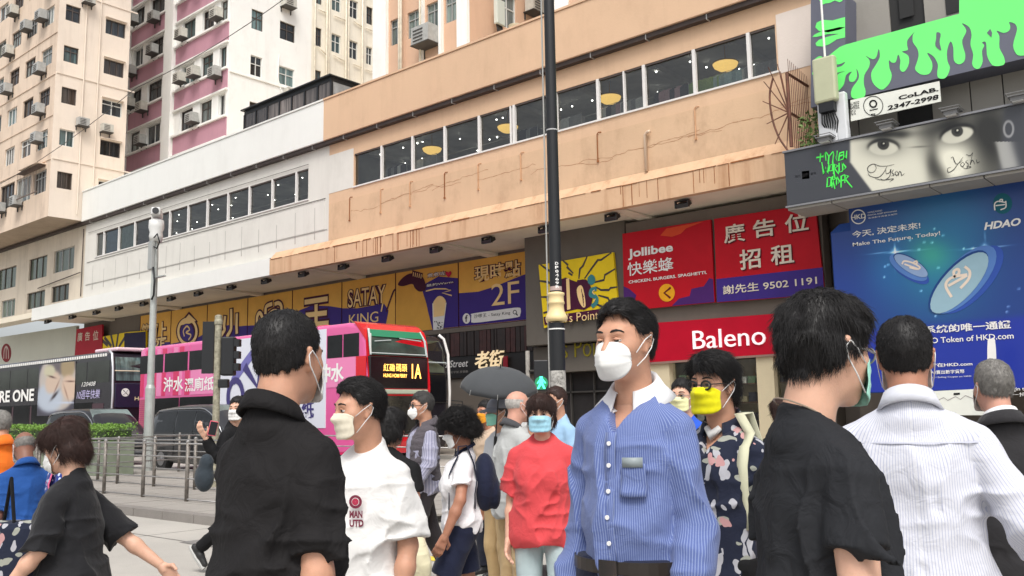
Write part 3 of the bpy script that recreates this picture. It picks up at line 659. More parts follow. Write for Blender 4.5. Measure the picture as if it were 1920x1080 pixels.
def board(label, cat, pts, m, Y, cr=FULL, depth=.1, name='sign', group=None, edge=None):
    t = thing(name, label, cat, group)
    P = [atY(*cr(*p), Y) for p in pts]; b = MB(); n = len(P)
    b.quad(*[(p.x, Y, p.z) for p in P]); b.quad(*[(p.x, Y+depth, p.z) for p in reversed(P)])
    for i in range(n):
        p, q = P[i], P[(i+1) % n]; b.quad((p.x, Y, p.z), (p.x, Y+depth, p.z), (q.x, Y+depth, q.z), (q.x, Y, q.z))
    b.build('board', m, t); return t
def printmat(name, rough=.35):
    if name in MATS: return MATS[name]
    m = bpy.data.materials.new(name); m.use_nodes = True; t = m.node_tree; b = t.nodes['Principled BSDF']
    a = nn(t, 'ShaderNodeVertexColor'); a.layer_name = 'print'; t.links.new(a.outputs[0], b.inputs['Base Color']); b.inputs['Roughness'].default_value = rough
    MATS[name] = m; return m
def proj_np(X, Y, Z):
    dx, dy, dz = X, Y, Z-CAM_H
    w = dx*F_.x+dy*F_.y+dz*F_.z
    return 960+FPX*(dx*R_.x+dy*R_.y+dz*R_.z)/w, 540-FPX*(dx*U_.x+dy*U_.y+dz*U_.z)/w
def gradient_print(name, x0, x1, z0, z1, Y, nx, nz, fn, parent, lay=1, icr=(0, 0, 1), plane='Y'):
    """a printed sheet: an image function gives each point of the sheet its ink colour"""
    gx, gz = np.meshgrid(np.linspace(x0, x1, nx+1), np.linspace(z0, z1, nz+1)); X = gx.ravel(); Z = gz.ravel()
    px, py = proj_np(X, np.full_like(X, Y), Z); cx, cy = (px-icr[0])*icr[2], (py-icr[1])*icr[2]
    rgb = np.clip(fn(cx, cy), 0, 255)/255; rgb = np.where(rgb <= .04045, rgb/12.92, ((rgb+.055)/1.055)**2.4)*.82
    me = bpy.data.meshes.new(name); y = Y-lay*LAY
    v = np.stack([X, np.full_like(X, y), Z], 1); i = np.arange((nx+1)*(nz+1)).reshape(nz+1, nx+1)
    f = np.stack([i[:-1, :-1], i[:-1, 1:], i[1:, 1:], i[1:, :-1]], -1).reshape(-1, 4)
    me.from_pydata(v.tolist(), [], f.tolist()); at = me.color_attributes.new('print', 'FLOAT_COLOR', 'POINT')
    at.data.foreach_set('color', np.concatenate([rgb, np.ones((len(rgb), 1))], 1).ravel()); me.materials.append(printmat('printed_sheet'))
    o = bpy.data.objects.new(name, me); COL.objects.link(o); o.parent = parent; return o
def gs(cx, cy, x, y, rx, ry, rot=0):
    c, s = math.cos(rot), math.sin(rot); dx, dy = cx-x, cy-y
    u = (dx*c+dy*s)/rx; v = (-dx*s+dy*c)/ry; return np.exp(-(u*u+v*v))
def ell(cx, cy, x, y, rx, ry, rot=0, soft=.15):
    c, s = math.cos(rot), math.sin(rot); dx, dy = cx-x, cy-y
    u = (dx*c+dy*s)/rx; v = (-dx*s+dy*c)/ry; return 1/(1+np.exp((np.sqrt(u*u+v*v)-1)/soft*4))
# ---------------------------------------------------------------- signs under the canopy
YS = 27.2
ink = lambda n, r, g, b, rough=.55: mat('ink_'+n, tuple(c*.85 for c in srgb(r, g, b)), rough, var=.08, vscale=1.5, spec=.22)
GOLD, INDIGO, MAROON, CREAM = ink('gold', 236, 180, 84), ink('indigo', 62, 42, 128), ink('maroon', 72, 18, 50), ink('cream', 250, 214, 150)
WHITE, RED, BLACK = ink('white', 238, 236, 232), ink('red', 188, 8, 30), ink('black', 22, 20, 22)
M_SW = wall_mat('grey_shop_wall', srgb(108, 99, 90), stain=(.05, .04, .035), amount=.35, streak=.5, patch=.1)
shop = thing('shop_front', 'grey brown shop wall under the canopy that carries the hoardings and shop fronts', 'shop front')
X0s, X1s = -62, Xat(1562, YS, 6)
gx0, gx1 = Xat(985, 25.7, 6), Xat(1174, 25.7, 6)
box('upper_wall', M_SW, X0s, X1s, YS+.12, YS+.3, 4.75, 8.02, shop)
zb0, zb1 = atY(1300, 603, 25.8).z-.06, atY(1300, 573, 25.8).z+.12; box('fascia_band', M_SW, gx1+.01, X1s+.3, 25.85, YS+.117, zb0, zb1, shop); box('hoarding_wall', M_SW, gx1+.02, X1s+.3, 25.75, 26.2, zb1+.002, 7.9, shop)
box('side_wall', M_SW, Xat(1522, 25.75, 3.5), X1s+.3, 25.9, YS+.1, .13, zb0-.002, shop)
box('column', M_SW, X1s, X1s+.9, YS-.6, YS+.3, .13, 8.0, shop, bevel=.02)
def satay(a, b_, label):
    Pa, Pb = Xat(a, YS, 6.4), Xat(b_, YS, 6.4); t = thing('billboard', label, 'billboard', 'gold and purple food billboards in a row')
    box('board', GOLD, Pa+.02, Pb-.02, YS, YS+.1, 5.13, 7.86, t); return t, Pa+.03, Pb-.03
dv = [262, 320, 388, 464, 548, 641, 742, 860, 988]
labs = ['gold and purple billboard with small outlined characters at the left end of the row', 'gold billboard with a pointed drop emblem around a ring', 'gold and purple billboard with the water drop character, above the traffic light pole',
        'gold billboard with the second large outlined character, its mouth shape at left', 'gold and purple billboard with the large outlined three bar character', 'gold and purple billboard reading SATAY KING in outlined capitals',
        'gold billboard showing a round pouring jug and a tall bubble tea cup', 'gold and purple billboard reading 2F with a white search bar']
sat = [satay(dv[i], dv[i+1], labs[i]) for i in range(8)]
c3 = crop(240, 480, 6); c4 = crop(540, 450, 6); c5 = crop(840, 450, 5.333)
def pl(i, pts, m, lay=1): 
    """indigo wave across board i given as (fraction across, height) pairs"""
    t, a, b_ = sat[i]; MB().quad(*[(a+(b_-a)*u, YS-lay*LAY, z) for u, z in pts]).build('wave', m, t)
ws = lambda *tops: [(0, 5.14)]+[(1, 5.14)]+list(reversed(tops))
pl(0, ws((0, 6.05), (.5, 6.05), (1, 6.02)), INDIGO); pl(2, ws((0, 6.2), (.25, 6.5), (.6, 6.55), (.8, 6.4), (1, 6.38)), INDIGO); pl(1, ws((0, 5.9), (.7, 6.0), (1, 6.3)), INDIGO)
pl(3, ws((0, 6.37), (.4, 6.3), (.9, 6.35), (1, 6.5)), INDIGO); pl(4, ws((0, 6.55), (.15, 6.8), (.4, 6.95), (.75, 6.8), (1, 6.62)), INDIGO); pl(5, ws((0, 6.6), (.3, 6.5), (.8, 6.55), (.88, 6.2), (.8, 5.14)), INDIGO)
t6 = sat[6][0]; t7 = sat[7][0]
def otext(s, bl, tr, par, cr, bold=.02, ob=.075, lay=2, m1=CREAM, m0=MAROON, dx=4, **k):
    text('letter_outline', s, (bl[0]-dx, bl[1]+dx), (tr[0]+dx, tr[1]-dx), m0, par, YS, lay, cr, bold=ob, **k)
    text('letters', s, bl, tr, m1, par, YS, lay+1, cr, bold=bold, **k)
otext('箭直上', (150, 985), (440, 725), sat[0][0], c3, dx=10); otext('2F', (300, 1040), (415, 935), sat[0][0], c3)
# emblem
disc('emblem_outline', (672, 850), 130, MAROON, sat[1][0], YS, 2, c3, ry=165); poly('emblem_tip', [(560, 780), (690, 625), (790, 740), (700, 800)], MAROON, sat[1][0], YS, 2.3, c3)
disc('emblem_ring', (672, 850), 115, CREAM, sat[1][0], YS, 3, c3, ry=155, inner=.78); poly('emblem_flame', [(590, 780), (690, 655), (770, 730), (700, 760)], CREAM, sat[1][0], YS, 3.3, c3)
disc('emblem_core', (670, 860), 75, INDIGO, sat[1][0], YS, 4, c3, ry=100); strokes('emblem_squiggle', [[(640, 900), (630, 840), (670, 790), (700, 830), (660, 860), (715, 890), (690, 940)]], 10, CREAM, sat[1][0], YS, 5, c3)
def ostroke(lines, w, par, cr, lay=2):
    strokes('letter_outline', lines, w*1.9, MAROON, par, YS, lay, cr); strokes('letters', lines, w, CREAM, par, YS, lay+1, cr)
ostroke([[(1095, 690), (1085, 790), (1090, 830), (1060, 880)], [(1165, 610), (1165, 760), (1160, 830), (1120, 900)], [(1228, 660), (1225, 780), (1228, 860)], [(1010, 760), (1020, 780)], [(1170, 960), (1080, 1010), (1020, 1030)], [(990, 870), (1010, 900)], [(985, 1000), (1020, 960)]], 26, sat[2][0], c3)
ostroke([[(1460, 850), (1455, 700), (1485, 640), (1515, 700), (1515, 850)], [(1550, 640), (1560, 570), (1620, 540)], [(1660, 540), (1700, 530), (1730, 570), (1720, 680)], [(1550, 700), (1640, 620), (1740, 640)], [(1550, 740), (1700, 700)], [(1540, 800), (1720, 770)], [(1640, 700), (1640, 900)], [(1560, 880), (1720, 860)]], 26, sat[3][0], c3)
ostroke([[(200, 700), (440, 662)], [(320, 740), (320, 930)], [(215, 845), (430, 820)], [(190, 960), (450, 935)]], 34, sat[4][0], c4)
otext('SATAY', (680, 765), (1100, 500), sat[5][0], c4, bold=.0, ob=.09, dx=12); strokes('letter_tail', [[(1072, 720), (1055, 800)]], 14, CREAM, sat[5][0], YS, 4, c4)
text('letters', 'KING', (690, 960), (1020, 800), CREAM, sat[5][0], YS, 3, c4)
strokes('fork_handle', [[(1110, 800), (1180, 600), (1205, 560)]], 16, MAROON, sat[5][0], YS, 2, c4)
# pouring jug and bubble tea cup
pl(6, [(.42, 7.1), (.5, 6.3), (.6, 5.14), (1, 5.14), (1, 7.2), (.7, 7.4)], INDIGO)
poly('jug_body', smooth_pts([(1235, 560), (1300, 510), (1420, 520), (1500, 560), (1560, 720), (1590, 900), (1600, 1040), (1235, 1055)], 4), ink('jug_gold', 224, 168, 72), t6, YS, 2, c4)
poly('jug_lid', smooth_pts([(1240, 500), (1300, 420), (1390, 375), (1500, 400), (1545, 470), (1550, 560), (1480, 580), (1430, 540), (1400, 495), (1300, 520)], 4), MAROON, t6, YS, 3, c4)
poly('jug_crown', [(1405, 340), (1525, 375), (1500, 450), (1400, 410)], MAROON, t6, YS, 4, c4); strokes('crown_marks', [[(1420+i*22, 365+i*6), (1415+i*22, 405+i*6)] for i in range(5)], 8, CREAM, t6, YS, 5, c4, False)
otext('煮煮咗', (1575, 425), (1775, 350), t6, c4, bold=.01, ob=.06, lay=4, m1=WHITE, dx=8); otext('最夠Warm', (1565, 530), (1865, 455), t6, c4, bold=.01, ob=.06, lay=4, m1=WHITE, dx=8)
poly('heart', smooth_pts([(1815, 420), (1782, 380), (1792, 355), (1812, 365), (1835, 350), (1848, 375)], 3), ink('heart', 200, 30, 70), t6, YS, 6, c4)
strokes('swoosh', [[(1560, 575), (1660, 550), (1780, 550), (1840, 565), (1740, 595), (1845, 625)]], 10, CREAM, t6, YS, 4, c4, False)
poly('cup', [(1630, 715), (1790, 705), (1750, 1005), (1640, 1015)], WHITE, t6, YS, 4, c4); poly('cup_tea', [(1640, 720), (1782, 712), (1765, 850), (1645, 870)], CREAM, t6, YS, 5, c4); poly('cup_foam', smooth_pts([(1645, 720), (1670, 660), (1710, 630), (1760, 650), (1780, 710)], 3), CREAM, t6, YS, 5.4, c4)
random.seed(2); bb = MB()
for i in range(26):
    w = atY(*c4(1655+random.random()*90, 915+random.random()*80), YS); bb.box(w.x-.02, w.x+.02, YS-.045, YS-.044, w.z-.02, w.z+.02)
bb.build('pearls', BLACK, t6, kind='stuff')
# 2F board
pl(7, [(0, 5.14), (1, 5.14), (1, 6.95), (.85, 6.85), (.55, 6.62), (.3, 6.5), (0, 6.55)], INDIGO)
otext('現時點', (270, 425), (725, 195), t7, c5, bold=.012, ob=.07, lay=2, dx=10); text('letters', '2F', (440, 660), (715, 405), CREAM, t7, YS, 4, c5, bold=.0)
disc('round_logo', (187, 785), 38, WHITE, t7, YS, 2, c5, ry=52); text('letters', 'f', (175, 820), (200, 750), BLACK, t7, YS, 3, c5, bold=.02)
poly('search_bar', smooth_pts([(250, 735), (500, 700), (700, 675), (730, 700), (725, 745), (700, 772), (500, 800), (260, 828), (236, 800), (238, 755)], 3), WHITE, t7, YS, 2, c5)
text('letters', '沙嗲王 - Satay King', (262, 790), (625, 705), BLACK, t7, YS, 3, c5); disc('search_ring', (672, 722), 20, BLACK, t7, YS, 3, c5, ry=22, inner=.7); strokes('search_handle', [(680, 735), (698, 752)] and [[(682, 736), (698, 752)]], 9, BLACK, t7, YS, 3, c5)
for t, a, b_ in sat:
    g = MB()
    for q in ((a-.04, a-.01, 5.13, 7.86), (b_+.01, b_+.04, 5.13, 7.86), (a-.04, b_+.04, 5.10, 5.128)): g.box(q[0], q[1], YS-.02, YS+.08, q[2], q[3])
    g.build('frame', mat('board_frame', (.35, .33, .36), .5) if a > -25 else MAROON, t)
# ---------------------------------------------------------------- grey box, point sign
YG = 25.7
gb_ = thing('shop_front', 'dark grey boxed portal that juts out under the canopy around the yellow sunburst sign', 'shop front')
box('portal_box', wall_mat('dark_grey_portal', srgb(92, 86, 78), stain=(.04, .035, .03), amount=.4, patch=.12), gx0, gx1, YG, YS+.11, 3.95, 8.02, gb_, bevel=.02)
box('portal_box', MATS['dark_grey_portal'], gx0, gx1+.1, YG+.4, YS+.11, 2.95, 3.9, gb_); box('door_void', mat('dark_interior', (.018, .016, .016), .6, var=.4), gx0+.2, gx1, YG+1.1, YS+.6, .13, 2.94, gb_)
b = MB(); [b.box(gx0+.2+k*1.05, gx0+.25+k*1.05, YG+.95, YG+1.05, .14, 2.94) for k in range(5)]; b.box(gx0+.2, gx1, YG+.95, YG+1.05, 2.2, 2.26); b.build('door_frame', M_GRILL, gb_)
text('letters', "'s Point", (1050, 672), (1146, 626), ink('dim_yellow', 150, 138, 40), gb_, YG+.4, 1, FULL, bold=-.01, depth=.03)
yb = board("square yellow sunburst sign with black lightning rays and a maroon skyline, behind the lamp post", 'sign', [(905, 250), (1650, 122), (1700, 660), (960, 880)], ink('yellow', 236, 204, 30), YG-.12, c5, .1)
YY = YG-.12
rays = [[(1250, 330), (1190, 270), (1200, 250), (1150, 205)], [(1310, 380), (1320, 290), (1350, 260), (1390, 170)], [(1370, 380), (1440, 280), (1500, 200), (1530, 200), (1630, 130)], [(1440, 430), (1560, 400), (1570, 350), (1670, 290)], [(1480, 470), (1530, 500), (1610, 500), (1625, 480), (1690, 470)],
        [(1510, 555), (1600, 580), (1620, 620), (1690, 640)], [(1480, 640), (1540, 665)], [(1120, 370), (1060, 330), (1000, 300), (930, 250)], [(1050, 450), (1000, 420), (920, 410)], [(1040, 600), (990, 600), (990, 570), (935, 570)], [(1050, 700), (960, 730)], [(1100, 800), (1060, 830), (1050, 870)], [(1240, 780), (1230, 850)], [(1340, 770), (1340, 830)], [(1210, 330), (1240, 350)]]
for r_ in rays: strokes('ray', [r_], 20, mat('ray_black', (.03, .02, .02), .5), yb, YY, 1, c5, False, True)
poly('tower_shape', [(1115, 400), (1180, 375), (1235, 400), (1290, 420), (1300, 690), (1120, 730)], MAROON, yb, YY, 2, c5); poly('tower_band', [(1185, 390), (1215, 380), (1230, 690), (1195, 700)], CREAM, yb, YY, 3, c5)
poly('arch_shape', smooth_pts([(1285, 430), (1320, 400), (1380, 395), (1420, 440), (1440, 520), (1435, 660), (1290, 690)], 2), MAROON, yb, YY, 2.5, c5); poly('arch_opening', smooth_pts([(1292, 500), (1320, 455), (1350, 470), (1370, 560), (1380, 660), (1350, 670), (1310, 600)], 3), CREAM, yb, YY, 3.5, c5)
strokes('arch_spokes', [[(1340, 490+i*8), (1362, 660-i*30)] for i in range(4)], 5, MAROON, yb, YY, 4, c5, False)
teal = ink('teal', 60, 128, 132); poly('teal_tree', smooth_pts([(1400, 380), (1435, 345), (1470, 370), (1475, 420), (1440, 450), (1405, 430)], 3), teal, yb, YY, 3, c5)
strokes('teal_curl', [[(1480, 490), (1440, 500), (1430, 550), (1480, 570), (1490, 620), (1450, 660)]], 36, teal, yb, YY, 3, c5); strokes('teal_line', [[(1470, 500), (1450, 520), (1470, 545)], [(1480, 590), (1460, 610)]], 7, CREAM, yb, YY, 4, c5)
poly('name_band', [(960, 770), (1520, 690), (1520, 760), (970, 850)], MAROON, yb, YY, 4, c5); text('letters', "Chan's Point", (985, 845), (1510, 700), CREAM, yb, YY, 5, c5, bold=-.005)
# ---------------------------------------------------------------- red signs
c6 = crop(960, 360, 3)
YJ = 25.6
jb = board('square red fried chicken restaurant hoarding with white name and a yellow arrow', 'sign', [(621, 235), (1117, 155), (1140, 620), (632, 668)], RED, YJ, c6, .1)
purple = ink('purple', 74, 32, 104)
poly('purple_corner', [(628, 530), (660, 545), (700, 580), (690, 615), (700, 640), (632, 666)], purple, jb, YJ, 1, c6); poly('purple_corner', [(1110, 485), (1132, 490), (1139, 619), (900, 640), (940, 600), (1000, 585), (1010, 545), (1080, 530)], purple, jb, YJ, 1, c6)
poly('orange_flash', [(835, 245), (870, 205), (1080, 165), (980, 205), (950, 235), (900, 252)], ink('orange', 214, 74, 40), jb, YJ, 1, c6)
text('letters', 'Jollibee', (655, 385), (905, 285), WHITE, jb, YJ, 2, c6, bold=.03); text('letters', '快樂蜂', (652, 475), (908, 362), WHITE, jb, YJ, 2, c6, bold=.008)
text('letters', 'CHICKEN. BURGERS. SPAGHETTI.', (658, 516), (1097, 443), WHITE, jb, YJ, 2, c6, bold=.02)
disc('arrow_disc', (872, 567), 45, ink('amber', 238, 168, 30), jb, YJ, 2, c6, ry=50); strokes('arrow', [[(892, 540), (858, 568), (890, 594)]], 11, ink('brown', 110, 30, 20), jb, YJ, 3, c6, False)
ad = board('red and purple advertising space for rent sign with large Chinese characters', 'sign', [(1136, 152), (1705, 65), (1757, 575), (1153, 622)], RED, 25.59, c6, .1)
YA = 25.59; poly('purple_band', [(1150, 490), (1748, 424), (1756, 574), (1154, 620)], INDIGO, ad, YA, 1, c6)
cshad = ink('shadow_maroon', 90, 8, 20); cw = ink('warm_white', 226, 214, 196)
for s, bl, tr in (('廣', (1196, 292), (1308, 170)), ('告', (1360, 262), (1480, 142)), ('位', (1540, 235), (1665, 110)), ('招', (1285, 440), (1398, 312)), ('租', (1460, 415), (1583, 288))):
    text('letter_edge', s, (bl[0]+6, bl[1]+6), (tr[0]+6, tr[1]+6), cshad, ad, YA, 2, c6, bold=.02); text('letters', s, bl, tr, cw, ad, YA, 3, c6, bold=.015, depth=.0)
text('letters', '謝先生 9502 1191', (1190, 578), (1715, 468), cw, ad, YA, 3, c6, bold=.012)
bl_ = board('long red clothing shop fascia with raised white lettering', 'sign', [(1195, 608), (1520, 583), (1520, 660), (1200, 682)], ink('crimson', 192, 2, 40), 25.75, FULL, .4)
text('letters', 'Baleno', (1301, 655), (1435, 610), mat('sign_letters_glow', (.9, .85, .86), .4, emit=(1, .82, .84), estr=.25), bl_, 25.75, 1, FULL, bold=-.004, depth=.05)
poly('lower_lip', [(1195, 681), (1520, 659), (1520, 663), (1195, 685)], ink('lip', 150, 120, 110), bl_, 25.74, 1)
# shop fronts at pavement level
YS = 26.15
M_CRE = wall_mat('cream_column', srgb(206, 192, 160), amount=.15, patch=.04); XA, XE = Xat(1200, YS, 2), Xat(1522, YS, 2)
sf = thing('shop_front', 'clothes shop front with cream columns and glass windows under the red fascia', 'shop front')
for a, b_ in ((1216, 1256), (1420, 1452), (1500, 1530)): box('column', M_CRE, Xat(a, YS-.3, 2.2), Xat(b_, YS-.3, 2.2), YS-.3, YS+.1, .13, 3.22, sf)
MB().quad((XA, YS-.05, .13), (XE, YS-.05, .13), (XE, YS-.05, 3.22), (XA, YS-.05, 3.22)).build('shop_window', glass_mat('clear_shop_glass', (.8, .84, .82), .03), sf)
box('back_wall', mat('shop_back', (.3, .26, .2), .8, var=.5, vscale=1.3), XA-1, XE+1, YS+3.2, YS+3.4, .1, 3.4, sf); box('floor', mat('shop_floor', (.3, .26, .22), .4), XA-1, XE+1, YS+.05, YS+3.2, .1, .14, sf); box('ceiling', mat('shop_ceiling_white', (.5, .48, .45), .8), XA-1, XE+1, YS+.12, YS+3.2, 3.24, 3.3, sf)
random.seed(4)
gr = thing('display_shelf', 'shelves of folded clothes and hanging garments inside the clothes shop', 'shelf'); b = MB()
for k in range(4): b.box(XA+.4, XE-.2, YS+1.2, YS+1.6, .5+k*.6, .54+k*.6)
b.build('shelf', mat('shelf_wood', (.12, .07, .05), .5), gr)
for k in range(4):
    for j in range(16):
        x = XA+.5+j*(XE-XA-.9)/16; h = random.uniform(.1, .42); c = random.choice([(.5, .5, .5), (.05, .05, .07), (.3, .08, .1), (.1, .16, .1), (.4, .34, .22), (.12, .14, .3)])
        box('clothes_stack', mat('folded_%d%d%d' % tuple(int(q*100) for q in c), c, .9, var=.3, vscale=15), x, x+.26, YS+1.22, YS+1.55, .545+k*.6, .545+k*.6+h, gr)
lamp = MB(); [lamp.box(XA+1+i*1.4, XA+1.5+i*1.4, YS+.6, YS+.8, 3.2, 3.235) for i in range(3)]; lamp.build('shop_lights', mat('shop_light', (1, 1, 1), emit=(1, .93, .8), estr=14), sf)
YS = 27.2
os_ = thing('shop_front', 'dark timber panelled restaurant front with brush lettering, right of the buses', 'shop front')
M_DW = mat('dark_timber', (.022, .012, .010), .45, var=.5, vscale=3); M_DW2 = mat('dark_red_timber', (.05, .014, .012), .45, var=.5, vscale=3)
a, b_ = Xat(560, YS, 3), gx0; box('fascia_panel', mat('fascia_black', (.014, .012, .012), .4, var=.3), a, b_, YS, YS+.11, 3.0, 4.9, os_)
box('beam', M_SW, a, b_, YS-.1, YS+.11, 4.9, 5.09, os_)
x = a; k = 0; random.seed(8)
while x < b_-.1:
    w = random.uniform(.12, .3); box('slat', random.choice([M_DW, M_DW, M_DW2]), x, min(x+w-.03, b_), YS-.05-random.random()*.05, YS-.002, 3.9, 4.88, os_); x += w
b = MB(); x = a
while x < b_: b.box(x, x+.06, YS+.3, YS+.4, .13, 3.0); x += .9
b.box(a, b_, YS+.5, YS+.6, .13, 3.0); b.build('door_frames', M_DW, os_)
c7 = crop(780, 620, 6.75)
text('letters', 'Old Street', (268, 478), (660, 362), WHITE, os_, YS-.02, 1, c7, shear=.25, bold=.004); text('letters', '老街', (752, 488), (1120, 236), mat('brush_letters', (.8, .6, .35), .4, emit=(1, .8, .5), estr=.35), os_, YS-.1, 1, c7, shear=.2, bold=.015, depth=.04)
text('letters', '香港本地 老字號 茶餐廳', (290, 552), (660, 500), ink('dull', 150, 145, 140), os_, YS-.02, 1, c7)
box('red_panel', mat('red_lantern_panel', (.25, .01, .02), .4), Xat(1110/6.75+780, YS-.1, 3.4), Xat(1165/6.75+780, YS-.1, 3.4), YS-.14, YS-.1, 3.05, 3.75, os_)
# left end signs under the canopy
c8 = crop(0, 600, 6)
lw = board('long plain pale grey shop fascia at far left with a dark red round emblem', 'sign', [(-150, 215), (860, 62), (838, 700), (-150, 700)], wall_mat('pale_fascia', srgb(190, 190, 176), amount=.15, patch=.04), YS-.3, c8, .2)
disc('emblem', (72, 370), 56, ink('emblem_red', 130, 16, 26), lw, YS-.3, 1, c8, ry=105); strokes('emblem_mark', [[(45, 430), (50, 340), (72, 300), (95, 340), (98, 430)], [(72, 310), (72, 430)]], 8, ink('emblem_pale', 200, 180, 170), lw, YS-.3, 2, c8)
rs = board('small red advertising sign with white characters above the black bus', 'sign', [(860, 105), (1150, 50), (1145, 420), (838, 420)], ink('dull_red', 172, 22, 44), YS-.35, c8, .1)
for s, bl, tr in (('廣', (870, 245), (930, 135)), ('告', (955, 235), (1015, 128)), ('位', (1045, 232), (1110, 112))): text('letters', s, bl, tr, cw, rs, YS-.35, 1, c8, bold=.01)
ys = board('yellow sunburst sign with black cracks above the rear of the black bus', 'sign', [(1145, 190), (1440, 135), (1640, 120), (1640, 330), (1145, 340)], MATS['ink_yellow'], YS-.3, c8, .1)
strokes('rays', [[(1180, 200), (1250, 290)], [(1250, 170), (1280, 300)], [(1330, 160), (1310, 300)], [(1430, 160), (1340, 300)], [(1150, 230), (1210, 280)]], 18, MATS['ray_black'], ys, YS-.3, 1, c8, False); poly('purple_end', [(1400, 150), (1640, 130), (1640, 320), (1400, 330)], ink('dark_indigo', 34, 26, 64), ys, YS-.3, 1.5, c8)
box('low_wall', M_SW, -75, gx0, YS+.12, YS+.3, 0.1, 4.75, shop)
# ---------------------------------------------------------------- right hand building
rb = thing('commercial_building', 'grey panelled commercial building at far right carrying the slime mural and billboards', 'building')
XG0 = -9.2; M_PAN = wall_mat('grey_cladding', srgb(150, 146, 138), stain=(.1, .09, .08), amount=.25, streak=.6, patch=.05); M_JNT = mat('joint_black', (.02, .02, .02), .8)
box('core', M_JNT, XG0, 14, 24.12, 60, 7.9, 40, rb); box('ground_wall', M_SW, X1s+.95, 14, 26, 30, .13, 7.9, rb)
cS = crop(1510, 0, 4.683); cF = crop(1460, 170, 4.174)
ux = [XG0]+[atY(*cS(x, y), 24.1).x for x, y in ((400, 240), (710, 150), (1045, 100), (1345, 20))]; 
st = ux[3]-ux[2]; 
while ux[-1] < 13: ux.append(ux[-1]+st)
for i in range(len(ux)-1): box('cladding_panel', M_PAN, ux[i]+.015, ux[i+1]-.015, 24.06, 24.119, 13.0, 17.5, rb); box('cladding_panel', M_PAN, ux[i]+.015, ux[i+1]-.015, 24.06, 24.119, 17.53, 22, rb)
lx = [XG0]+[atY(*cS(x, y), 24.1).x for x, y in ((470, 1070), (815, 1000), (1115, 950), (1455, 850), (1740, 780))]; st = lx[5]-lx[4]
while lx[-1] < 13: lx.append(lx[-1]+st)
for i in range(len(lx)-1):
    if i != 2: box('cladding_panel', M_PAN, lx[i]+.015, lx[i+1]-.015, 24.06, 24.119, 8.2, 12.97, rb)
for x, y in ((885, 40), (1295, 0)): w = atY(*cS(x, y), 24.05); box('vent_opening', M_JNT, w.x-.18, w.x+.18, 24.04, 24.059, w.z-.35, w.z+.5, rb)
MGRN = mat('slime_green', srgb(112, 244, 122), .5, var=.04, vscale=.6); MGRY = mat('mural_grey', srgb(96, 98, 112), .55, var=.08, vscale=.8)
YM_ = 23.25
mu = board('wrap around mural hoarding of bright green slime dripping over dark grey', 'mural', [(48, -60), (350, -60), (352, 395), (1350, 125), (1350, -60), (3200, -60), (3200, 215), (260, 900), (48, 945)], MGRY, YM_, cS, .8, name='mural')
contour = [(1960,480),(1890,490),(1850,470),(1825,400),(1850,300),(1860,250),(1840,210),(1790,195),(1800,230),(1790,270),(1740,290),(1680,270),(1705,320),(1705,420),(1745,500),(1750,560),(1700,580),(1640,570),(1600,500),(1592,440),(1585,370),(1552,375),(1572,400),(1552,450),(1558,540),(1530,600),(1490,600),(1465,560),(1475,480),(1450,390),(1460,310),(1440,240),(1375,205),(1415,270),(1380,350),(1385,410),(1405,480),(1395,540),(1350,565),(1305,530),(1300,420),(1275,365),(1245,450),(1250,540),(1270,590),(1255,650),(1220,690),(1165,680),(1160,620),(1165,570),(1130,500),(1070,465),(1110,540),(1115,600),(1085,650),(1020,655),(965,610),(980,550),(995,490),(985,430),(945,370),(945,310),(960,280),(900,350),(895,400),(900,440),(850,455),(905,490),(910,560),(880,620),(850,630),(830,600),(835,530),(815,480),(795,545),(760,550),(735,530),(740,600),(760,660),(740,730),(685,785),(640,775),(590,720),(580,640),(620,570),(655,500),(645,430),(625,500),(590,520),(530,490),(565,530),(560,590),(520,660),(515,740),(530,800),(515,855),(450,868),(405,850),(410,780),(465,700),(470,650),(450,605),(455,670),(430,715),(390,715),(385,670),(410,630),(360,660),(340,740),(300,790),(270,795),(268,700),(290,650),(350,625),(262,640),(260,600),(320,580),(350,545),(300,565),(250,560),(270,520),(300,510),(240,520),(205,490)]
poly('slime', [(355, 392), (1352, 122), (1352, -55), (3190, -55), (3190, 60), (2500, 330), (2350, 180), (2200, 380), (2080, 300)]+smooth_pts(contour, 3, False)+[(300, 415)], MGRN, mu, YM_, 1, cS)
poly('slime_gap', smooth_pts([(1155, 285), (1190, 300), (1180, 370), (1195, 445), (1145, 405), (1150, 340)], 3), MGRY, mu, YM_, 2, cS); poly('slime_gap', [(1625, 255), (1642, 290), (1635, 330), (1595, 290)], MGRY, mu, YM_, 2, cS)
for q in ([(350, 150), (350, 240), (300, 262), (200, 285), (120, 272), (88, 240), (100, 200), (150, 175), (240, 180)], [(350, 240), (350, 292), (300, 297), (200, 300), (100, 325), (62, 325), (80, 305), (150, 270), (200, 262), (300, 238)], [(350, 292), (350, 330), (280, 345), (210, 390), (150, 410), (100, 405), (90, 380), (120, 350), (190, 325), (300, 297)]): poly('slime', q, MGRN, mu, YM_, 1, cS)
poly('slime', smooth_pts([(62, 545), (110, 500), (150, 500), (150, 560), (90, 555)], 3), MGRN, mu, YM_, 1, cS); poly('slime', smooth_pts([(62, 640), (95, 605), (150, 610), (150, 665), (80, 668)], 3), MGRN, mu, YM_, 1, cS)
poly('slime', smooth_pts([(120, -40), (330, -40), (330, 0), (300, 20), (260, 5), (220, 25), (180, 30), (150, 40), (130, 10)], 2), MGRN, mu, YM_, 1, cS)
M_PAPER = mat('banner_white', (.72, .73, .66), .6, var=.05)
cb = board('white advertising banner with a ring logo and a telephone number, hung below the slime mural', 'banner', [(395, 880), (1175, 712), (1190, 890), (400, 1065)], M_PAPER, 23.1, cS, .04, name='banner'); YC = 23.1
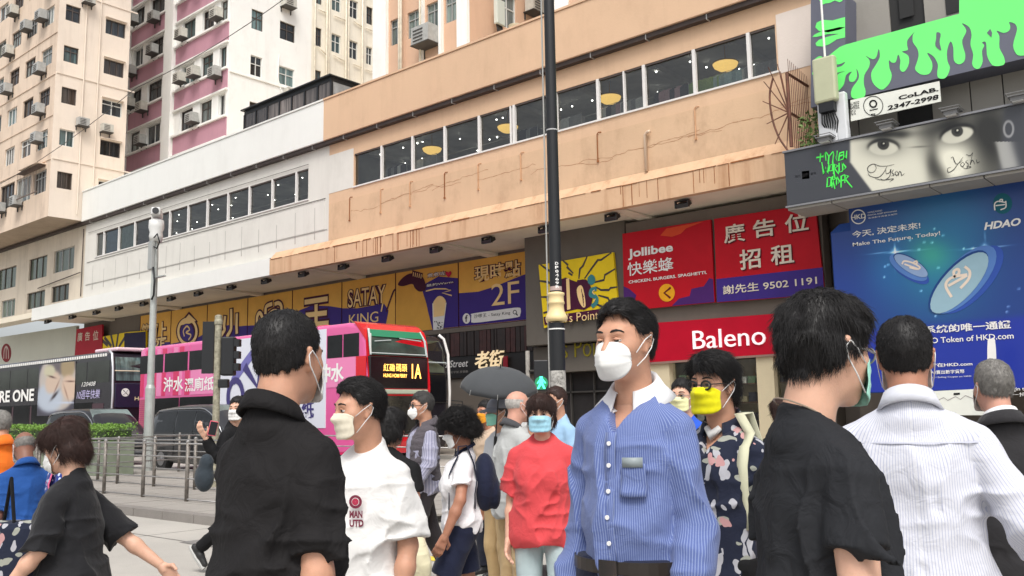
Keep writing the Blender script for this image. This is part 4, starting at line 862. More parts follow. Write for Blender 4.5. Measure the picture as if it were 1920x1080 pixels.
text('letters', 'CoLAB.', (820, 880), (1168, 762), BLACK, cb, YC, 1, cS, bold=.035); text('letters', '2347-2998', (722, 972), (1170, 828), BLACK, cb, YC, 1, cS, bold=.03, shear=.1)
disc('logo_ring', (597, 930), 88, BLACK, cb, YC, 1, cS, inner=.93); disc('logo_o', (597, 912), 36, BLACK, cb, YC, 1, cS, inner=.62); strokes('logo_bar', [[(568, 970), (634, 956)], [(580, 985+20), (612, 1000), (608, 1018)]], 9, BLACK, cb, YC, 1, cS, False)
text('letters', '指定', (442, 960), (472, 880), BLACK, cb, YC, 1, cS); text('letters', '廣告代理', (402, 1020), (436, 890), BLACK, cb, YC, 1, cS)
# face billboard
YF_ = 22.75
zt, zb = atY(*cF(50, 490), YF_).z, atY(*cF(65, 905), YF_).z; xf0 = atY(*cF(55, 700), YF_).x
fb_ = thing('billboard', 'long dark billboard with a black and white close up of two eyes', 'billboard')
box('board', mat('billboard_dark', srgb(70, 72, 78), .4), xf0, 9, YF_, YF_+.3, zb, zt, fb_)
def face(x, y):
    dark = np.array([66, 68, 74.]); skin = np.stack([np.full_like(x, 226), np.full_like(x, 224), np.full_like(x, 206)], 1).astype(float)
    lum = np.ones_like(x)
    lum *= 1-.55*(1/(1+np.exp(-(x-1500)/90)))            # shade to the right of the print
    lum *= 1-.75*gs(x, y, 1330, 270, 190, 70, -.25)-.0
    lum *= 1-.35*gs(x, y, 1160, 330, 90, 130); lum *= 1-.62*gs(x, y, 1250, 640, 60, 150, -.5); lum *= 1-.4*gs(x, y, 1205, 560, 45, 200)
    lum *= 1-.78*gs(x, y, 800, 345, 240, 30, -.05); lum *= 1-.5*gs(x, y, 960, 345, 70, 34)
    lum *= 1-.4*gs(x, y, 830, 430, 170, 85); lum *= 1-.45*gs(x, y, 1420, 340, 190, 90, -.2); lum *= 1-.6*gs(x, y, 1620, 300, 110, 170)
    lum *= 1-.6*gs(x, y, 1690, 400, 130, 240); lum = np.clip(lum, .18, 1); lum += .35*gs(x, y, 1400, 560, 120, 120)*(x > 1180)
    for ex, ey, rx, ry, ro in ((822, 448, 112, 58, .0), (1400, 345, 128, 62, -.28)):
        e = ell(x, y, ex, ey, rx, ry, ro, .12); lum = lum*(1-e)+e*.93
        lum *= 1-.75*np.clip(ell(x, y, ex, ey-6, rx*1.12, ry*1.2, ro, .2)-ell(x, y, ex, ey+12, rx*1.05, ry*1.05, ro, .15), 0, 1)
        ic = (ex-2, ey-28); i_ = ell(x, y, ic[0], ic[1], 46, 44, 0, .12)*e; lum = lum*(1-i_)+i_*.24; p = ell(x, y, ic[0], ic[1], 22, 21, 0, .15)*e; lum = lum*(1-p)+p*.08
        h = ell(x, y, ic[0]+2, ic[1]-6, 7, 7); lum = lum*(1-h)+h
    lum *= 1-.35*gs(x, y, 1100, 440, 70, 7, -.06)
    rgb = skin*np.clip(lum, 0.1, 1.05)[:, None]
    left = 560+np.where(y > 560, (y-560)*.75, 0)+np.where(y < 420, 0, 0); m = 1/(1+np.exp(-(x-left)/4))
    rt = 1/(1+np.exp((x-1745+(y-400)*.05)/14)); nk = 1/(1+np.exp((x-1870-(y-560)*.3)/16))*(y > 400)/(1+np.exp(-(x-1745-(y-600)*.25)/8))
    mm = np.clip(m*rt, 0, 1)[:, None]; out = dark*(1-mm)+rgb*mm
    nk = np.clip(nk, 0, 1)[:, None]*.8; out = out*(1-nk)+np.array([196, 196, 190.])*nk
    ear = (ell(x, y, 1800, 300, 44, 70)-ell(x, y, 1800, 300, 28, 50))[:, None]; out = out*(1-np.clip(ear, 0, 1)*.7)+np.array([190, 190, 190.])*np.clip(ear, 0, 1)*.7
    return out
xf1 = atY(*cF(2050, 400), YF_).x
gradient_print('portrait_print', xf0+.01, xf1, zb+.02, zt-.02, YF_, 420, 90, face, fb_, 1, (1460, 170, 4.174))
SCR = mat('script_ink', (.02, .02, .02), .5)
strokes('script_name', [[(905, 578), (850, 590), (790, 590), (740, 575), (700, 600), (705, 635), (740, 640), (765, 610), (755, 580)], [(850, 590), (825, 640), (780, 680), (720, 670), (700, 645)], [(840, 620), (845, 650), (870, 640), (880, 615), (870, 670), (830, 700), (800, 690)], [(900, 620), (888, 640), (905, 660), (885, 668)], [(925, 630), (912, 645), (925, 665), (938, 650), (928, 632)], [(940, 668), (945, 635), (958, 640), (965, 665), (985, 650)], [(760, 690), (820, 700), (900, 690), (870, 712)]], 6, SCR, fb_, YF_, 2, cF, True, True)
strokes('script_name', [[(1350, 530), (1365, 520), (1380, 560), (1400, 575), (1440, 545)], [(1445, 520), (1400, 580), (1370, 620), (1330, 640), (1325, 610), (1350, 600)], [(1440, 560), (1425, 580), (1440, 595), (1455, 575), (1440, 560)], [(1480, 545), (1465, 560), (1485, 575), (1470, 610), (1440, 600)], [(1520, 490), (1500, 580), (1515, 545), (1530, 560), (1535, 575)], [(1550, 540), (1555, 565), (1575, 555)], [(1470, 500), (1500, 510), (1520, 485)], [(1470, 590), (1500, 595), (1505, 600), (1470, 612)]], 6, SCR, fb_, YF_, 2, cF, True, True)
GR = mat('graffiti_green', srgb(70, 230, 80), .5)
T_ = lambda L: [[tuple(p) for p in l] for l in L]
strokes('graffiti_words', T_([[(300, 525), (350, 515)], [(325, 555), (330, 490), (350, 520), (365, 480), (372, 545)], [(375, 485), (395, 515), (425, 480)], [(395, 515), (390, 570)], [(425, 560), (432, 480), (455, 545), (460, 475)], [(480, 490), (470, 550), (505, 535)], [(475, 515), (500, 505)], [(480, 490), (510, 480)], [(510, 485), (512, 540), (522, 510), (530, 535), (535, 475)],
    [(340, 565), (355, 655), (370, 600), (385, 650), (395, 570)], [(405, 580), (395, 630), (425, 625), (425, 580), (405, 580)], [(430, 650), (440, 575), (465, 590), (440, 610), (470, 650)], [(475, 570), (475, 640), (500, 630)], [(500, 565), (505, 630), (528, 600), (500, 565)], [(425, 560), (440, 680)],
    [(385, 680), (380, 755), (410, 745), (415, 680), (385, 680)], [(420, 755), (425, 670), (450, 685), (425, 705), (442, 765)], [(455, 670), (455, 745), (480, 710), (455, 670)], [(490, 755), (492, 670), (515, 660)], [(492, 705), (512, 700)], [(520, 720), (522, 660), (548, 670), (525, 695), (575, 755)]]), 14, GR, fb_, YF_, 2, cF, False, True)
text('letters', 'PRESENTED BY', (132, 628), (285, 598), WHITE, fb_, YF_, 1, cF, bold=.02); poly('logo_block', [(182, 632), (240, 625), (242, 688), (185, 694)], WHITE, fb_, YF_, 1, cF); text('letters', '時', (190, 685), (235, 640), BLACK, fb_, YF_, 2, cF, bold=.01)
text('letters', '時代', (132, 688), (172, 655), WHITE, fb_, YF_, 1, cF); text('letters', '廣場', (250, 664), (292, 634), WHITE, fb_, YF_, 1, cF); text('letters', 'Hong Kong Times Square', (137, 722), (295, 692), WHITE, fb_, YF_, 1, cF)
b = MB(); b.box(xf0-.03, 9, YF_-.05, YF_+.33, zb-.05, zb-.002); b.box(xf0-.03, 9, YF_-.05, YF_+.33, zt+.002, zt+.05); b.build('frame', mat('steel_trim', (.25, .25, .26), .35, metal=.5), fb_)
x = xf0; k = 0
while x < 8: box('soffit_panel', M_PAN, x+.01, x+1.18, YF_+.02, 23.95, zb-.12, zb-.053, rb); x += 1.2
box('soffit_back', M_JNT, xf0+.1, 9, YF_+.3, 24.05, zb, zb+.1, rb)
# floodlights on the billboard top
flb = thing('floodlight', 'grey floodlight standing on the billboard edge, left end below the antennas', 'floodlight', 'floodlights along the billboard top')
g = MB(); g.box(-.2, .2, -.34, .06, .1, .13); g.box(-.15, .15, -.3, -.1, .0, .1); g.tube([(-.22, .1, .14), (-.22, -.4, .16), (.22, -.4, .16), (.22, .1, .14)], .012, 6); g.build('lamp_housing', mat('floodlight_grey', (.16, .16, .16), .45), flb); box('lamp_lens', mat('lens', (.6, .6, .58), .15), -.12, .12, -.28, -.12, -.02, -.001, flb)
box('arm', M_GRILL, -.03, .03, .1, .5, .05, .1, flb)
for k, (x, y, s) in enumerate([(385, 395, ''), (865, 290, 'between the first eye and the white banner'), (1370, 180, 'above the second eye'), (1890, 70, 'at the right edge of the photo')]):
    w = atY(*cF(x, y), YF_+.1)
    if k == 0: flb.location = (w.x, YF_+.1, zt+.05)
    else: dup(flb, (w.x, YF_+.1, zt+.05), 0, 'grey floodlight on the billboard top, '+s)
# HDAO hoarding
YH = 23.75; cD = crop(1550, 340, 4.908); c55 = crop(1440, 360, 2.7)
hx0 = atY(*c55(330, 400), YH).x; hz1 = atY(*cD(210, 190), YH).z; hz0 = atY(1700, 735, YH).z; hxm = atY(*cD(210, 380), YH); hzm = hxm.z
hd = thing('billboard', 'huge blue digital coin billboard with two tilted coins at the right edge', 'billboard')
P = [(hx0, hz0), (9, hz0), (9, hz1), (hxm.x, hz1), (hxm.x, hzm), (hx0+.25, hzm), (hx0, hzm-.2)]
b = MB(); b.quad(*[(p[0], YH, p[1]) for p in P]); b.quad(*[(p[0], YH+.15, p[1]) for p in reversed(P)])
for i in range(7): p, q = P[i], P[(i+1) % 7]; b.quad((p[0], YH, p[1]), (p[0], YH+.15, p[1]), (q[0], YH+.15, q[1]), (q[0], YH, q[1]))
b.build('board', ink('deep_blue', 26, 62, 130), hd)
def blue(x, y):
    base = np.stack([np.full_like(x, 26), np.full_like(x, 62), np.full_like(x, 134)], 1).astype(float)
    for (gx, gy, rx, ry, c) in ((1000, 720, 420, 480, (38, 150, 168)), (960, 650, 180, 150, (70, 190, 140)), (1150, 350, 420, 300, (24, 118, 168)), (560, 760, 220, 300, (30, 110, 170)), (-50, 1000, 400, 500, (26, 60, 150))):
        g = gs(x, y, gx, gy, rx, ry)[:, None]*.75; base = base*(1-g)+np.array(c, float)*g
    lo = (1/(1+np.exp(-(y-(1420-.1*x))/14)))[:, None]; base = base*(1-lo)+np.array([26, 50, 160.])*lo
    for (sx, sy) in ((1455, 610), (630, 650)):
        st_ = (gs(x, y, sx, sy, 190, 5, -.08)+gs(x, y, sx, sy, 5, 110)+gs(x, y, sx, sy, 30, 30))[:, None]; base = base+st_*150
    rng_ = np.random.RandomState(3)
    for k in range(26):
        g = gs(x, y, rng_.uniform(500, 1800), rng_.uniform(350, 1300), 9, 9)[:, None]; base = base+g*140
    return base
gradient_print('sky_print', hxm.x+.02, 3, hz0+.02, hz1-.02, YH, 330, 170, blue, hd, 1, (1550, 340, 4.908))
gradient_print('sky_print', hx0+.02, hxm.x+.019, hz0+.02, hzm-.22, YH, 12, 120, blue, hd, 1, (1550, 340, 4.908))
CB = {k: ink('coin_'+k, *v) for k, v in dict(edge=(86, 126, 190), edge2=(52, 84, 168), face=(140, 164, 200), face2=(150, 182, 196), rim=(34, 70, 130), mark=(232, 214, 196), glow=(24, 96, 112)).items()}
disc('coin_edge', (770, 825), 200, CB['edge2'], hd, YH, 2, cD, ry=75, rot=.55); disc('coin_edge', (755, 795), 200, CB['edge'], hd, YH, 3, cD, ry=78, rot=.55); disc('coin_rim', (775, 770), 180, CB['rim'], hd, YH, 3.6, cD, ry=66, rot=.55); disc('coin_face', (780, 777), 176, CB['face'], hd, YH, 4.2, cD, ry=62, rot=.55)
strokes('coin_mark', [[(700, 760), (720, 735), (790, 750), (860, 790), (840, 810), (770, 795)], [(725, 765), (840, 805)], [(800, 750), (830, 735), (835, 755), (810, 762)]], 15, CB['mark'], hd, YH, 5, cD)
disc('coin_edge', (1330, 905), 400, CB['edge2'], hd, YH, 2, cD, ry=170, rot=-.82); disc('coin_edge', (1265, 905), 400, CB['edge'], hd, YH, 3, cD, ry=172, rot=-.82); disc('coin_rim', (1215, 925), 372, CB['rim'], hd, YH, 3.6, cD, ry=150, rot=-.82); disc('coin_face', (1225, 935), 362, CB['face2'], hd, YH, 4.2, cD, ry=142, rot=-.82)
strokes('coin_mark', [[(1150, 1060), (1100, 960), (1150, 890), (1290, 860)], [(1130, 960), (1290, 870)], [(1180, 880), (1175, 830), (1215, 810), (1220, 850), (1180, 880)], [(1280, 790), (1320, 830), (1310, 900), (1240, 980)]], 26, CB['mark'], hd, YH, 5, cD)
disc('round_logo', (1620, 205), 88, CB['glow'], hd, YH, 2, cD, ry=95); strokes('logo_mark', [[(1550, 265), (1548, 210), (1580, 185), (1640, 195)], [(1560, 225), (1640, 215)], [(1595, 190), (1600, 170), (1620, 170), (1615, 190)], [(1650, 185), (1650, 240), (1605, 262)]], 12, WHITE, hd, YH, 3, cD)
text('letters', 'HDAO', (1452, 450), (1785, 335), WHITE, hd, YH, 3, cD, bold=.035, shear=.25); text('letters', '今天, 決定未來!', (240, 525), (862, 372), WHITE, hd, YH, 3, cD, bold=.012)
text('letters', 'Make The Future, Today!', (245, 610), (1045, 458), WHITE, hd, YH, 3, cD, bold=.01); disc('seal_ring', (295, 328), 68, WHITE, hd, YH, 3, cD, inner=.86); text('letters', 'HKD', (232, 358), (362, 295), WHITE, hd, YH, 4, cD, bold=.02)
text('letters', 'HONG KONG', (382, 296), (512, 262), WHITE, hd, YH, 3, cD); text('letters', 'DIGITAL ASSET EXCHANGE', (382, 320), (648, 268), WHITE, hd, YH, 3, cD, bold=.01); text('letters', '香港數字資產交易所', (385, 348), (652, 294), WHITE, hd, YH, 3, cD)
text('letters', 'HKD生態系統的唯一通證', (560, 735), (1230, 648), WHITE, hd, YH, 3, c55, bold=.02); text('letters', 'HDAO Token of HKD.com', (740, 772), (1243, 712), WHITE, hd, YH, 3, c55, bold=.01)
text('letters', '隨時在HKD.com', (790, 890), (1035, 858), WHITE, hd, YH, 3, c55, bold=.02); text('letters', '買入/賣出數字貨幣', (800, 925), (995, 897), WHITE, hd, YH, 3, c55, bold=.015); text('letters', 'Buying / Selling Crypto on HKD', (800, 946), (1030, 928), WHITE, hd, YH, 3, c55)
text('letters', 'Login to enjoy', (1210, 1012), (1400, 984), WHITE, hd, YH-.02, 3, c55, bold=.01); text('letters', '一掃即用', (1230, 1036), (1400, 1012), WHITE, hd, YH-.02, 3, c55)
lp_ = board('white panel with a thin line chart below the blue billboard', 'sign', [(800, 1010), (1160, 992), (1160, 1130), (800, 1130)], M_PAPER, YH-.08, c55, .05)
strokes('chart_line', [[(850, 1060), (890, 1040), (910, 1055), (950, 1035), (975, 1050), (1000, 1030), (1060, 1055)]], 3, ink('chart', 150, 140, 140), lp_, YH-.08, 1, c55, False); poly('tag', [(940, 1018), (972, 1016), (972, 1026), (940, 1028)], BLACK, lp_, YH-.08, 1, c55)
pn = thing('flag_banner', 'small white curved banner pole standing before the blue billboard', 'banner'); w0 = atY(1860, 700, 22.9)
poly('banner_cloth', smooth_pts([(1852, 640), (1857, 636), (1866, 638), (1869, 700), (1868, 740), (1858, 730), (1852, 690)], 3), WHITE, pn, 22.9, 1); MB().tube([(w0.x+.03, 22.92, .13), (w0.x+.03, 22.92, atY(1862, 636, 22.9).z)], .02, 6).build('pole', BLACK, pn)
# ---------------------------------------------------------------- antennas and rusty spiked guard
c9 = crop(1430, 100, 5.4)
an = thing('antenna', 'tall olive grey phone antenna on a thin white mast beside the slime mural', 'antenna'); w = atY(*c9(620, 250), 22.6); k = atY(*c9(620, 30), 22.6).z; k0 = atY(*c9(640, 490), 22.6).z
MB().box(-.3, .3, -.12, .12, 0, k-k0).build('antenna_body', mat('antenna_olive', srgb(178, 180, 150), .5, var=.06), an, bevel=.06); MB().tube([(-.05, .2, -2), (-.05, .2, k-k0+5)], .03, 8).build('mast', M_WHITE, an); MB().box(-.2, .2, -.08, .2, -.25, -.002).build('connector_box', M_BLACK, an)
b = MB(); random.seed(1)
for i in range(7): b.tube([(-.15+i*.05, 0, -.2), (-.2+i*.07, .1, -.5), (0, .25, -.9-i*.08)], .02, 5)
b.build('cable', M_BLACK, an, smooth=True); an.location = (w.x, 22.7, k0)
for lab, x, y, s in (('small white phone antenna below the tall olive one, above the billboard corner', 670, 690, (.25, .78)), ('narrow white faceted antenna just right of the tall olive one', 795, 590, (.16, .5)), ('lowest small grey antenna box just above the billboard', 825, 845, (.14, .25))):
    t = thing('antenna', lab, 'antenna'); w = atY(*c9(x, y), 22.95); t.location = w
    MB().box(-s[0], s[0], -.12, .12, -s[1], s[1]).build('antenna_body', mat('antenna_white', srgb(206, 208, 210), .45, var=.05), t, bevel=.04); MB().box(-s[0]*.8, s[0]*.8, -.1, .14, -s[1]-.1, -s[1]-.002).build('connector_box', M_BLACK, t); MB().tube([(0, .14, -s[1]), (.05, .3, -s[1]-.4), (.2, .3, -s[1]-.3)], .03, 6).build('cable', M_BLACK, t)
sg = thing('spiked_guard', 'rusty iron anti climb guard with spikes and a radiating fan at the peach wall corner', 'iron guard'); MR = mat('rusty_iron', (.13, .05, .03), .75, var=.5, vscale=6)
YP_ = 22.9; top = atY(*c9(245, 200), YP_); bot = atY(*c9(320, 940), YP_); XP = top.x; ctr = atY(*c9(265, 600), YP_)
Y2 = Yat(1430+540/5.4, XP, top.z)
b = MB(); b.tube([(XP, YP_, bot.z), (XP, YP_, top.z)], .045, 6); b.build('post', MR, sg)
b = MB(); b.tube([(XP, YP_, top.z), (XP, Y2, top.z)], .04, 6); b.tube([(XP, YP_, ctr.z), (XP, Y2+.3, ctr.z)], .04, 6); b.build('rail', MR, sg)
n = 16
for i in range(n):
    y = YP_+(Y2-YP_)*(i+.5)/n; MB().tube([(XP+.02, y, bot.z), (XP+.02, y, top.z+.42-.015*i)], [.014, .008], 5).build('bar', MR, sg)
for i, (x, y) in enumerate([(55, 140), (150, 110), (10, 285), (0, 485), (40, 715), (125, 920), (245, 960), (180, 185)]):
    e = atY(*c9(x, y), YP_); MB().tube([ctr, e], [.022, .012], 5).build('spoke', MR, sg)
arc = [atY(*c9(*p), YP_) for p in smooth_pts([(105, 250), (75, 380), (75, 520), (105, 690), (170, 860), (260, 990)], 4, False)]; MB().tube(arc, .028, 6).build('arc_bar', MR, sg)
pg = thing('plant', 'small weedy plant growing behind the rusty spiked guard above the billboard', 'plant'); random.seed(9); b = MB()
for i in range(240):
    c = Vector((XP+random.uniform(.1, .9), YP_+random.uniform(.1, .9), bot.z+random.uniform(0, .95))); d = Vector((random.uniform(-1, 1), random.uniform(-1, 1), random.uniform(-.5, 1))).normalized()*.09; e = d.orthogonal().normalized()*.03
    b.quad(c-d, c+e, c+d, c-e)
b.build('leaves', mat('weed_leaf', (.12, .2, .05), .6, var=.5, vscale=3), pg, kind='stuff'); MB().tube([(XP+.5, YP_+.5, bot.z-.3), (XP+.5, YP_+.5, bot.z+.8)], .02, 5).build('stem', M_GRILL, pg)
# ---------------------------------------------------------------- vehicles
M_TYRE = mat('tyre', (.02, .02, .02), .85); M_RIM = mat('rim', (.35, .35, .36), .35, metal=.8); M_BGL = mat('bus_glass', (.010, .011, .012), .12, spec=.3, var=.6, vscale=1.1)
def wheel(t, x, y, r=.5, w=.28):
    b = MB(); b.tube([(x, y, r), (x, y+w, r)], r, 28); wv = b.build('wheel', M_TYRE, t, smooth=False)
    b = MB(); b.tube([(x, y-.01, r), (x, y+.03, r)], r*.6, 24); b.tube([(x, y-.04, r), (x, y-.01, r)], r*.2, 12); b.build('rim', M_RIM, wv)
def bus(label, x0, x1, y0, body, frontm, H=4.33, roofm=None, winm=None):
    """rear at x0, front at x1, near side y0"""
    t = thing('double_decker_bus', label, 'bus', loc=(x0, y0, 0)); L = x1-x0; W = 2.5
    prof = [(0, .35), (0, 4.1), (.12, H-.05), (.3, H), (L-.9, H), (L-.45, H-.08), (L-.18, H-.28), (L-.05, H-.62), (L-.02, 3.3), (L+.06, 2.7), (L+.08, 2.3), (L+.02, 1.6), (L+.04, .7), (L-.05, .35)]
    b = MB(); n = len(prof); b.v = [(x, 0, z) for x, z in prof]+[(x, W, z) for x, z in prof]
    b.f = [tuple(range(n)), tuple(range(2*n-1, n-1, -1))]+[(i, i+n, (i+1) % n+n, (i+1) % n) for i in range(n)]; b.mi = [0]*len(b.f)
    o = b.build('body', body, t); md = o.modifiers.new('bevel', 'BEVEL'); md.width = .13; md.segments = 4; md.limit_method = 'ANGLE'; md.angle_limit = R(50)
    for x in (2.6, 3.95, L-2.7): wheel(t, x, -.01); 
    g = lambda name, m, xa, xb, za, zb, d=.012, **k: box(name, m, xa, xb, -d, .0, za, zb, t, **k)
    return t, L, W, g
def quadp(name, m, P, t, **k): return MB().quad(*P).build(name, m, t, **k)
PINK = mat('bus_pink', srgb(214, 92, 150), .25, coat=.5); HOT = mat('bus_magenta', srgb(204, 44, 96), .25, coat=.5); PALE = mat('bus_pale_pink', srgb(226, 130, 176), .25, coat=.5); BRED = mat('bus_red', srgb(206, 18, 34), .25, coat=.6)
BWH = mat('bus_white_wrap', srgb(214, 216, 226), .3, coat=.4); BPUR = mat('bus_purple_ink', srgb(60, 52, 110), .35); LED = mat('led_amber', (1, .5, .1), .5, emit=(1, .5, .1), estr=2.2)
YBUS = 17.55; BX0, BX1 = Xat(262, YBUS, 3.6), Xat(688, YBUS, 3.6)
t, L, W, g = bus('double decker bus wrapped in pink advertising with a red front and amber route display', BX0, BX1, YBUS, PINK, BRED)
zr, zw1, zw0, zp0 = 4.33, 3.98, 3.28, 2.38
FX = lambda px, z: Xat(px, YBUS, z)-BX0
# upper windows, each a pane
for a, b_ in ((262, 285), (287, 306), (308, 352), (354, 405)): g('upper_window', M_BGL, FX(a, 3.6)+.05, FX(b_, 3.6), zw0, zw1)
xw0, xw1 = FX(405, 3.3), FX(612, 3.3)
for k in range(2): a = xw1+.05+k*(L-.35-xw1)/2; g('upper_window', M_BGL, a, a+(L-.35-xw1)/2-.06, zw0, zw1)
g('window_pole', M_WFR, xw1+2.1, xw1+2.13, zw0+.05, zw1-.05, .03)
g('white_wrap', BWH, xw0, xw1, 1.15, zr-.12, .016)
for i in range(9): a = .12+i*.42; g('wrap_stripe', [HOT, PINK, HOT, PALE][i % 4], a, a+random.uniform(.2, .42), zp0, zw0-.01, .014); g('wrap_stripe', [PALE, HOT, PINK][i % 3], a, a+.3, zw1+.01, zr-.14, .014)
g('wrap_panel', PALE, xw1+.02, L-.5, zp0, zw0-.01, .014); g('wrap_panel', PALE, 3.9, xw0-.02, zp0, zw0-.01, .014)
for a, b_ in ((.9, 3.1), (3.15, xw0-.05), (xw1+.7, xw1+2.4), (xw1+2.45, L-.4)): g('lower_window', M_BGL, a, b_, 1.2, 2.3)
v = MB(); [v.box(.15, .75, -.03, -.012, .9+i*.075, .93+i*.075) for i in range(19)]; v.build('engine_grille', mat('grille_pink', srgb(190, 90, 110), .5), t)
g('corner_panel', BRED, L-.48, L-.02, 1.2, zw0-.01, .02); g('skirt', HOT, .1, L-.2, .35, .42, .02)
def bt(name, s, bl, tr, m, lay, **k):
    o = text(name, s, bl, tr, m, t, YBUS, lay, FULL, **k); o.location = (-BX0, -YBUS, 0); return o
bt('letters', '沖水', (307, 735), (345, 705), M_WHITE, 3, bold=.02); bt('letters', '濕廁紙', (347, 735), (402, 705), M_WHITE, 3, bold=.02); bt('letters', '沖水', (598, 718), (646, 680), M_WHITE, 3, bold=.03); bt('letters', '紙', (566, 785), (590, 752), BPUR, 3, bold=.03); bt('letters', '潔', (566, 750), (590, 722), BPUR, 3, bold=.03)
def bs(lines, w, m, lay, sm=True):
    o = strokes('wrap_ink', lines, w, m, t, YBUS, lay, FULL, sm); o.location = (-BX0, -YBUS, 0)
bs([[(440, 712), (455, 690), (478, 660), (505, 640)]], 10, mat('wrap_lilac', srgb(110, 106, 170), .4), 3.0)
bs([[(462, 690), (486, 728), (494, 650)], [(500, 725), (530, 722)], [(503, 690), (503, 640), (530, 636)], [(503, 682), (525, 680)]], 10, BPUR, 4, False)
w = [(443+14*math.cos(a), 745+32*math.sin(a)) for a in np.linspace(0, 2*math.pi, 20)]; bs([w], 7, BPUR, 4, False)
# roof pods
for a in (L-4.2, L-2.9): MB().box(a, a+.5, .35, .8, zr-.01, zr+.07).build('roof_pod', HOT, t, bevel=.03)
# front: windscreens, display, wipers
fx = L

b = MB(); fp = [(L-.62, 4.335), (L-.45, 4.27), (L-.18, 4.07), (L-.05, 3.73), (L-.02, 3.3), (L+.06, 2.7), (L+.08, 2.3), (L+.02, 1.6), (L+.04, .7), (L-.05, .36)]
for y in (0, W): b.v += [(x+.012, y+(-.012 if y == 0 else .012), z+.012) for x, z in fp]
for i in range(len(fp)-1): b.f.append((i, i+len(fp), i+1+len(fp), i+1)); b.mi.append(0)
for o_ in (0, len(fp)): b.f.append(tuple(o_+i for i in (0, 1, 2, 3)) if True else ()); b.mi.append(0)
b.build('front_shell', BRED, t)
quadp('upper_windscreen', mat('green_windscreen', (.05, .075, .065), .06, spec=.8, var=.6, vscale=.9), [(L+.06, .06, 3.3), (L+.06, W-.06, 3.3), (L-.03, W-.06, 3.8), (L-.16, W-.14, 4.07), (L-.16, .14, 4.07), (L-.03, .06, 3.8)], t)
quadp('green_reflection', mat('reflection_green', srgb(40, 130, 96), .3), [(L-.03, .18, 3.87), (L-.03, W-.18, 3.87), (L-.145, W-.22, 4.09), (L-.145, .22, 4.09)], t)  # green reflection in the windscreen, laid on as a coloured strip
b = MB(); b.tube([(L+.05, .1, 3.30), (L-.02, .12, 3.8), (L-.17, .2, 4.1)], .035, 6); b.tube([(L+.05, W-.1, 3.30), (L-.02, W-.12, 3.8), (L-.17, W-.2, 4.1)], .035, 6); b.tube([(L+.06, .1, 3.36), (L+.06, W-.1, 3.36)], .02, 6); b.tube([(L+.0, .3, 3.72), (L+.0, .95, 3.78)], .015, 5); b.tube([(L+.0, 1.3, 3.85), (L+.0, 2.2, 3.8)], .015, 5); b.build('windscreen_trim', mat('trim_pale', (.5, .56, .56), .4), t)
MB().box(L-.1, L+.11, .03, W-.10, 2.3, 3.27).build('display_panel', mat('display_black', (.008, .008, .01), .15, spec=.7), t, bevel=.03)
def ftext(s, y0, y1, z0, z1, bold=0):
    v_, f = glyphs(s, bold); mn, mx = v_.min(0), v_.max(0); b = MB(); b.v = [(L+.118, y0+(p[0]-mn[0])*(y1-y0)/(mx[0]-mn[0]), z0+(p[1]-mn[1])*(z1-z0)/(mx[1]-mn[1])) for p in v_]; b.f = list(f); b.mi = [0]*len(f); b.build('route_letters', LED, t)
ftext('紅磡', .55, 1.0, 2.82, 3.05); ftext('碼頭', 1.05, 1.5, 2.82, 3.05); ftext('HUNG HOM FERRY', .55, 1.5, 2.64, 2.75, .01); ftext('1A', 1.7, 2.1, 2.62, 3.07, .01)
MB().box(L-.08, L+.075, .08, W-.08, .9, 2.12).build('lower_windscreen', mat('lower_screen', (.03, .028, .024), .08, spec=.8, var=.5, vscale=2), t, bevel=.04)
MB().box(L-.1, L+.12, .1, W-.1, 2.14, 2.28).build('sun_visor', mat('visor_pale', (.42, .46, .36), .4), t, bevel=.03)
for y in (.35, W-.35): MB().box(L, L+.09, y-.18, y+.18, .62, .8).build('headlight', M_FLG, t, bevel=.03)
b = MB(); b.tube([(L+.0, -.05, 2.3), (L+.45, -.28, 2.25), (L+.5, -.3, 2.0)], .025, 6); b.box(L+.44, L+.56, -.42, -.18, 1.62, 2.0); b.build('wing_mirror', M_BLACK, t)
# black bus
YB2 = 17.3; CX1 = Xat(210, YB2, 3.6); CX0 = CX1-12.8
BBK = mat('bus_black', (.016, .014, .02), .25, coat=.6, var=.2); NAVY = mat('bus_navy', (.02, .018, .045), .25, coat=.5)
t, L, W, g = bus('black double decker bus carrying a large portrait advertisement at far left', CX0, CX1, YB2, BBK, BBK)
for k in range(6):
    a = .4+k*2.05; g('upper_window', mat('bus_glass_green', (.03, .035, .03), .08, spec=.8, var=.6, vscale=.7), a, a+1.95, 3.05, 3.95)
g('lower_panel', mat('bus_maroon', (.05, .02, .03), .3), .2, L-.6, 1.1, 2.2)
for k in range(5): a = .9+k*2.1; g('lower_window', M_BGL, a, a+1.9, 1.3, 2.25, .02)
b = MB(); x = .3
while x < L-.6: b.box(x, x+.12, -.02, .0, 4.12, 4.24); x += .22
b.build('roof_lettering', M_WHITE, t, kind='stuff')
MB().box(L-2.3, L-.3, .3, 2.2, 4.34, 4.5).build('roof_pod', mat('pod_pale', srgb(226, 196, 206), .4), t, bevel=.06)
def bt2(s, bl, tr, m, **k): o = text('letters', s, bl, tr, m, t, YB2, 4, c8, **k); o.location = (-CX0, -YB2, 0)
bt2('WE ARE ONE', (-260, 945), (395, 770), M_WHITE, bold=.03); bt2('120408', (925, 750), (1085, 690), M_WHITE, shear=.3); bt2('10週年快樂', (870, 895), (1135, 775), mat('pale_lilac', (.5, .45, .7), .5), shear=.15)
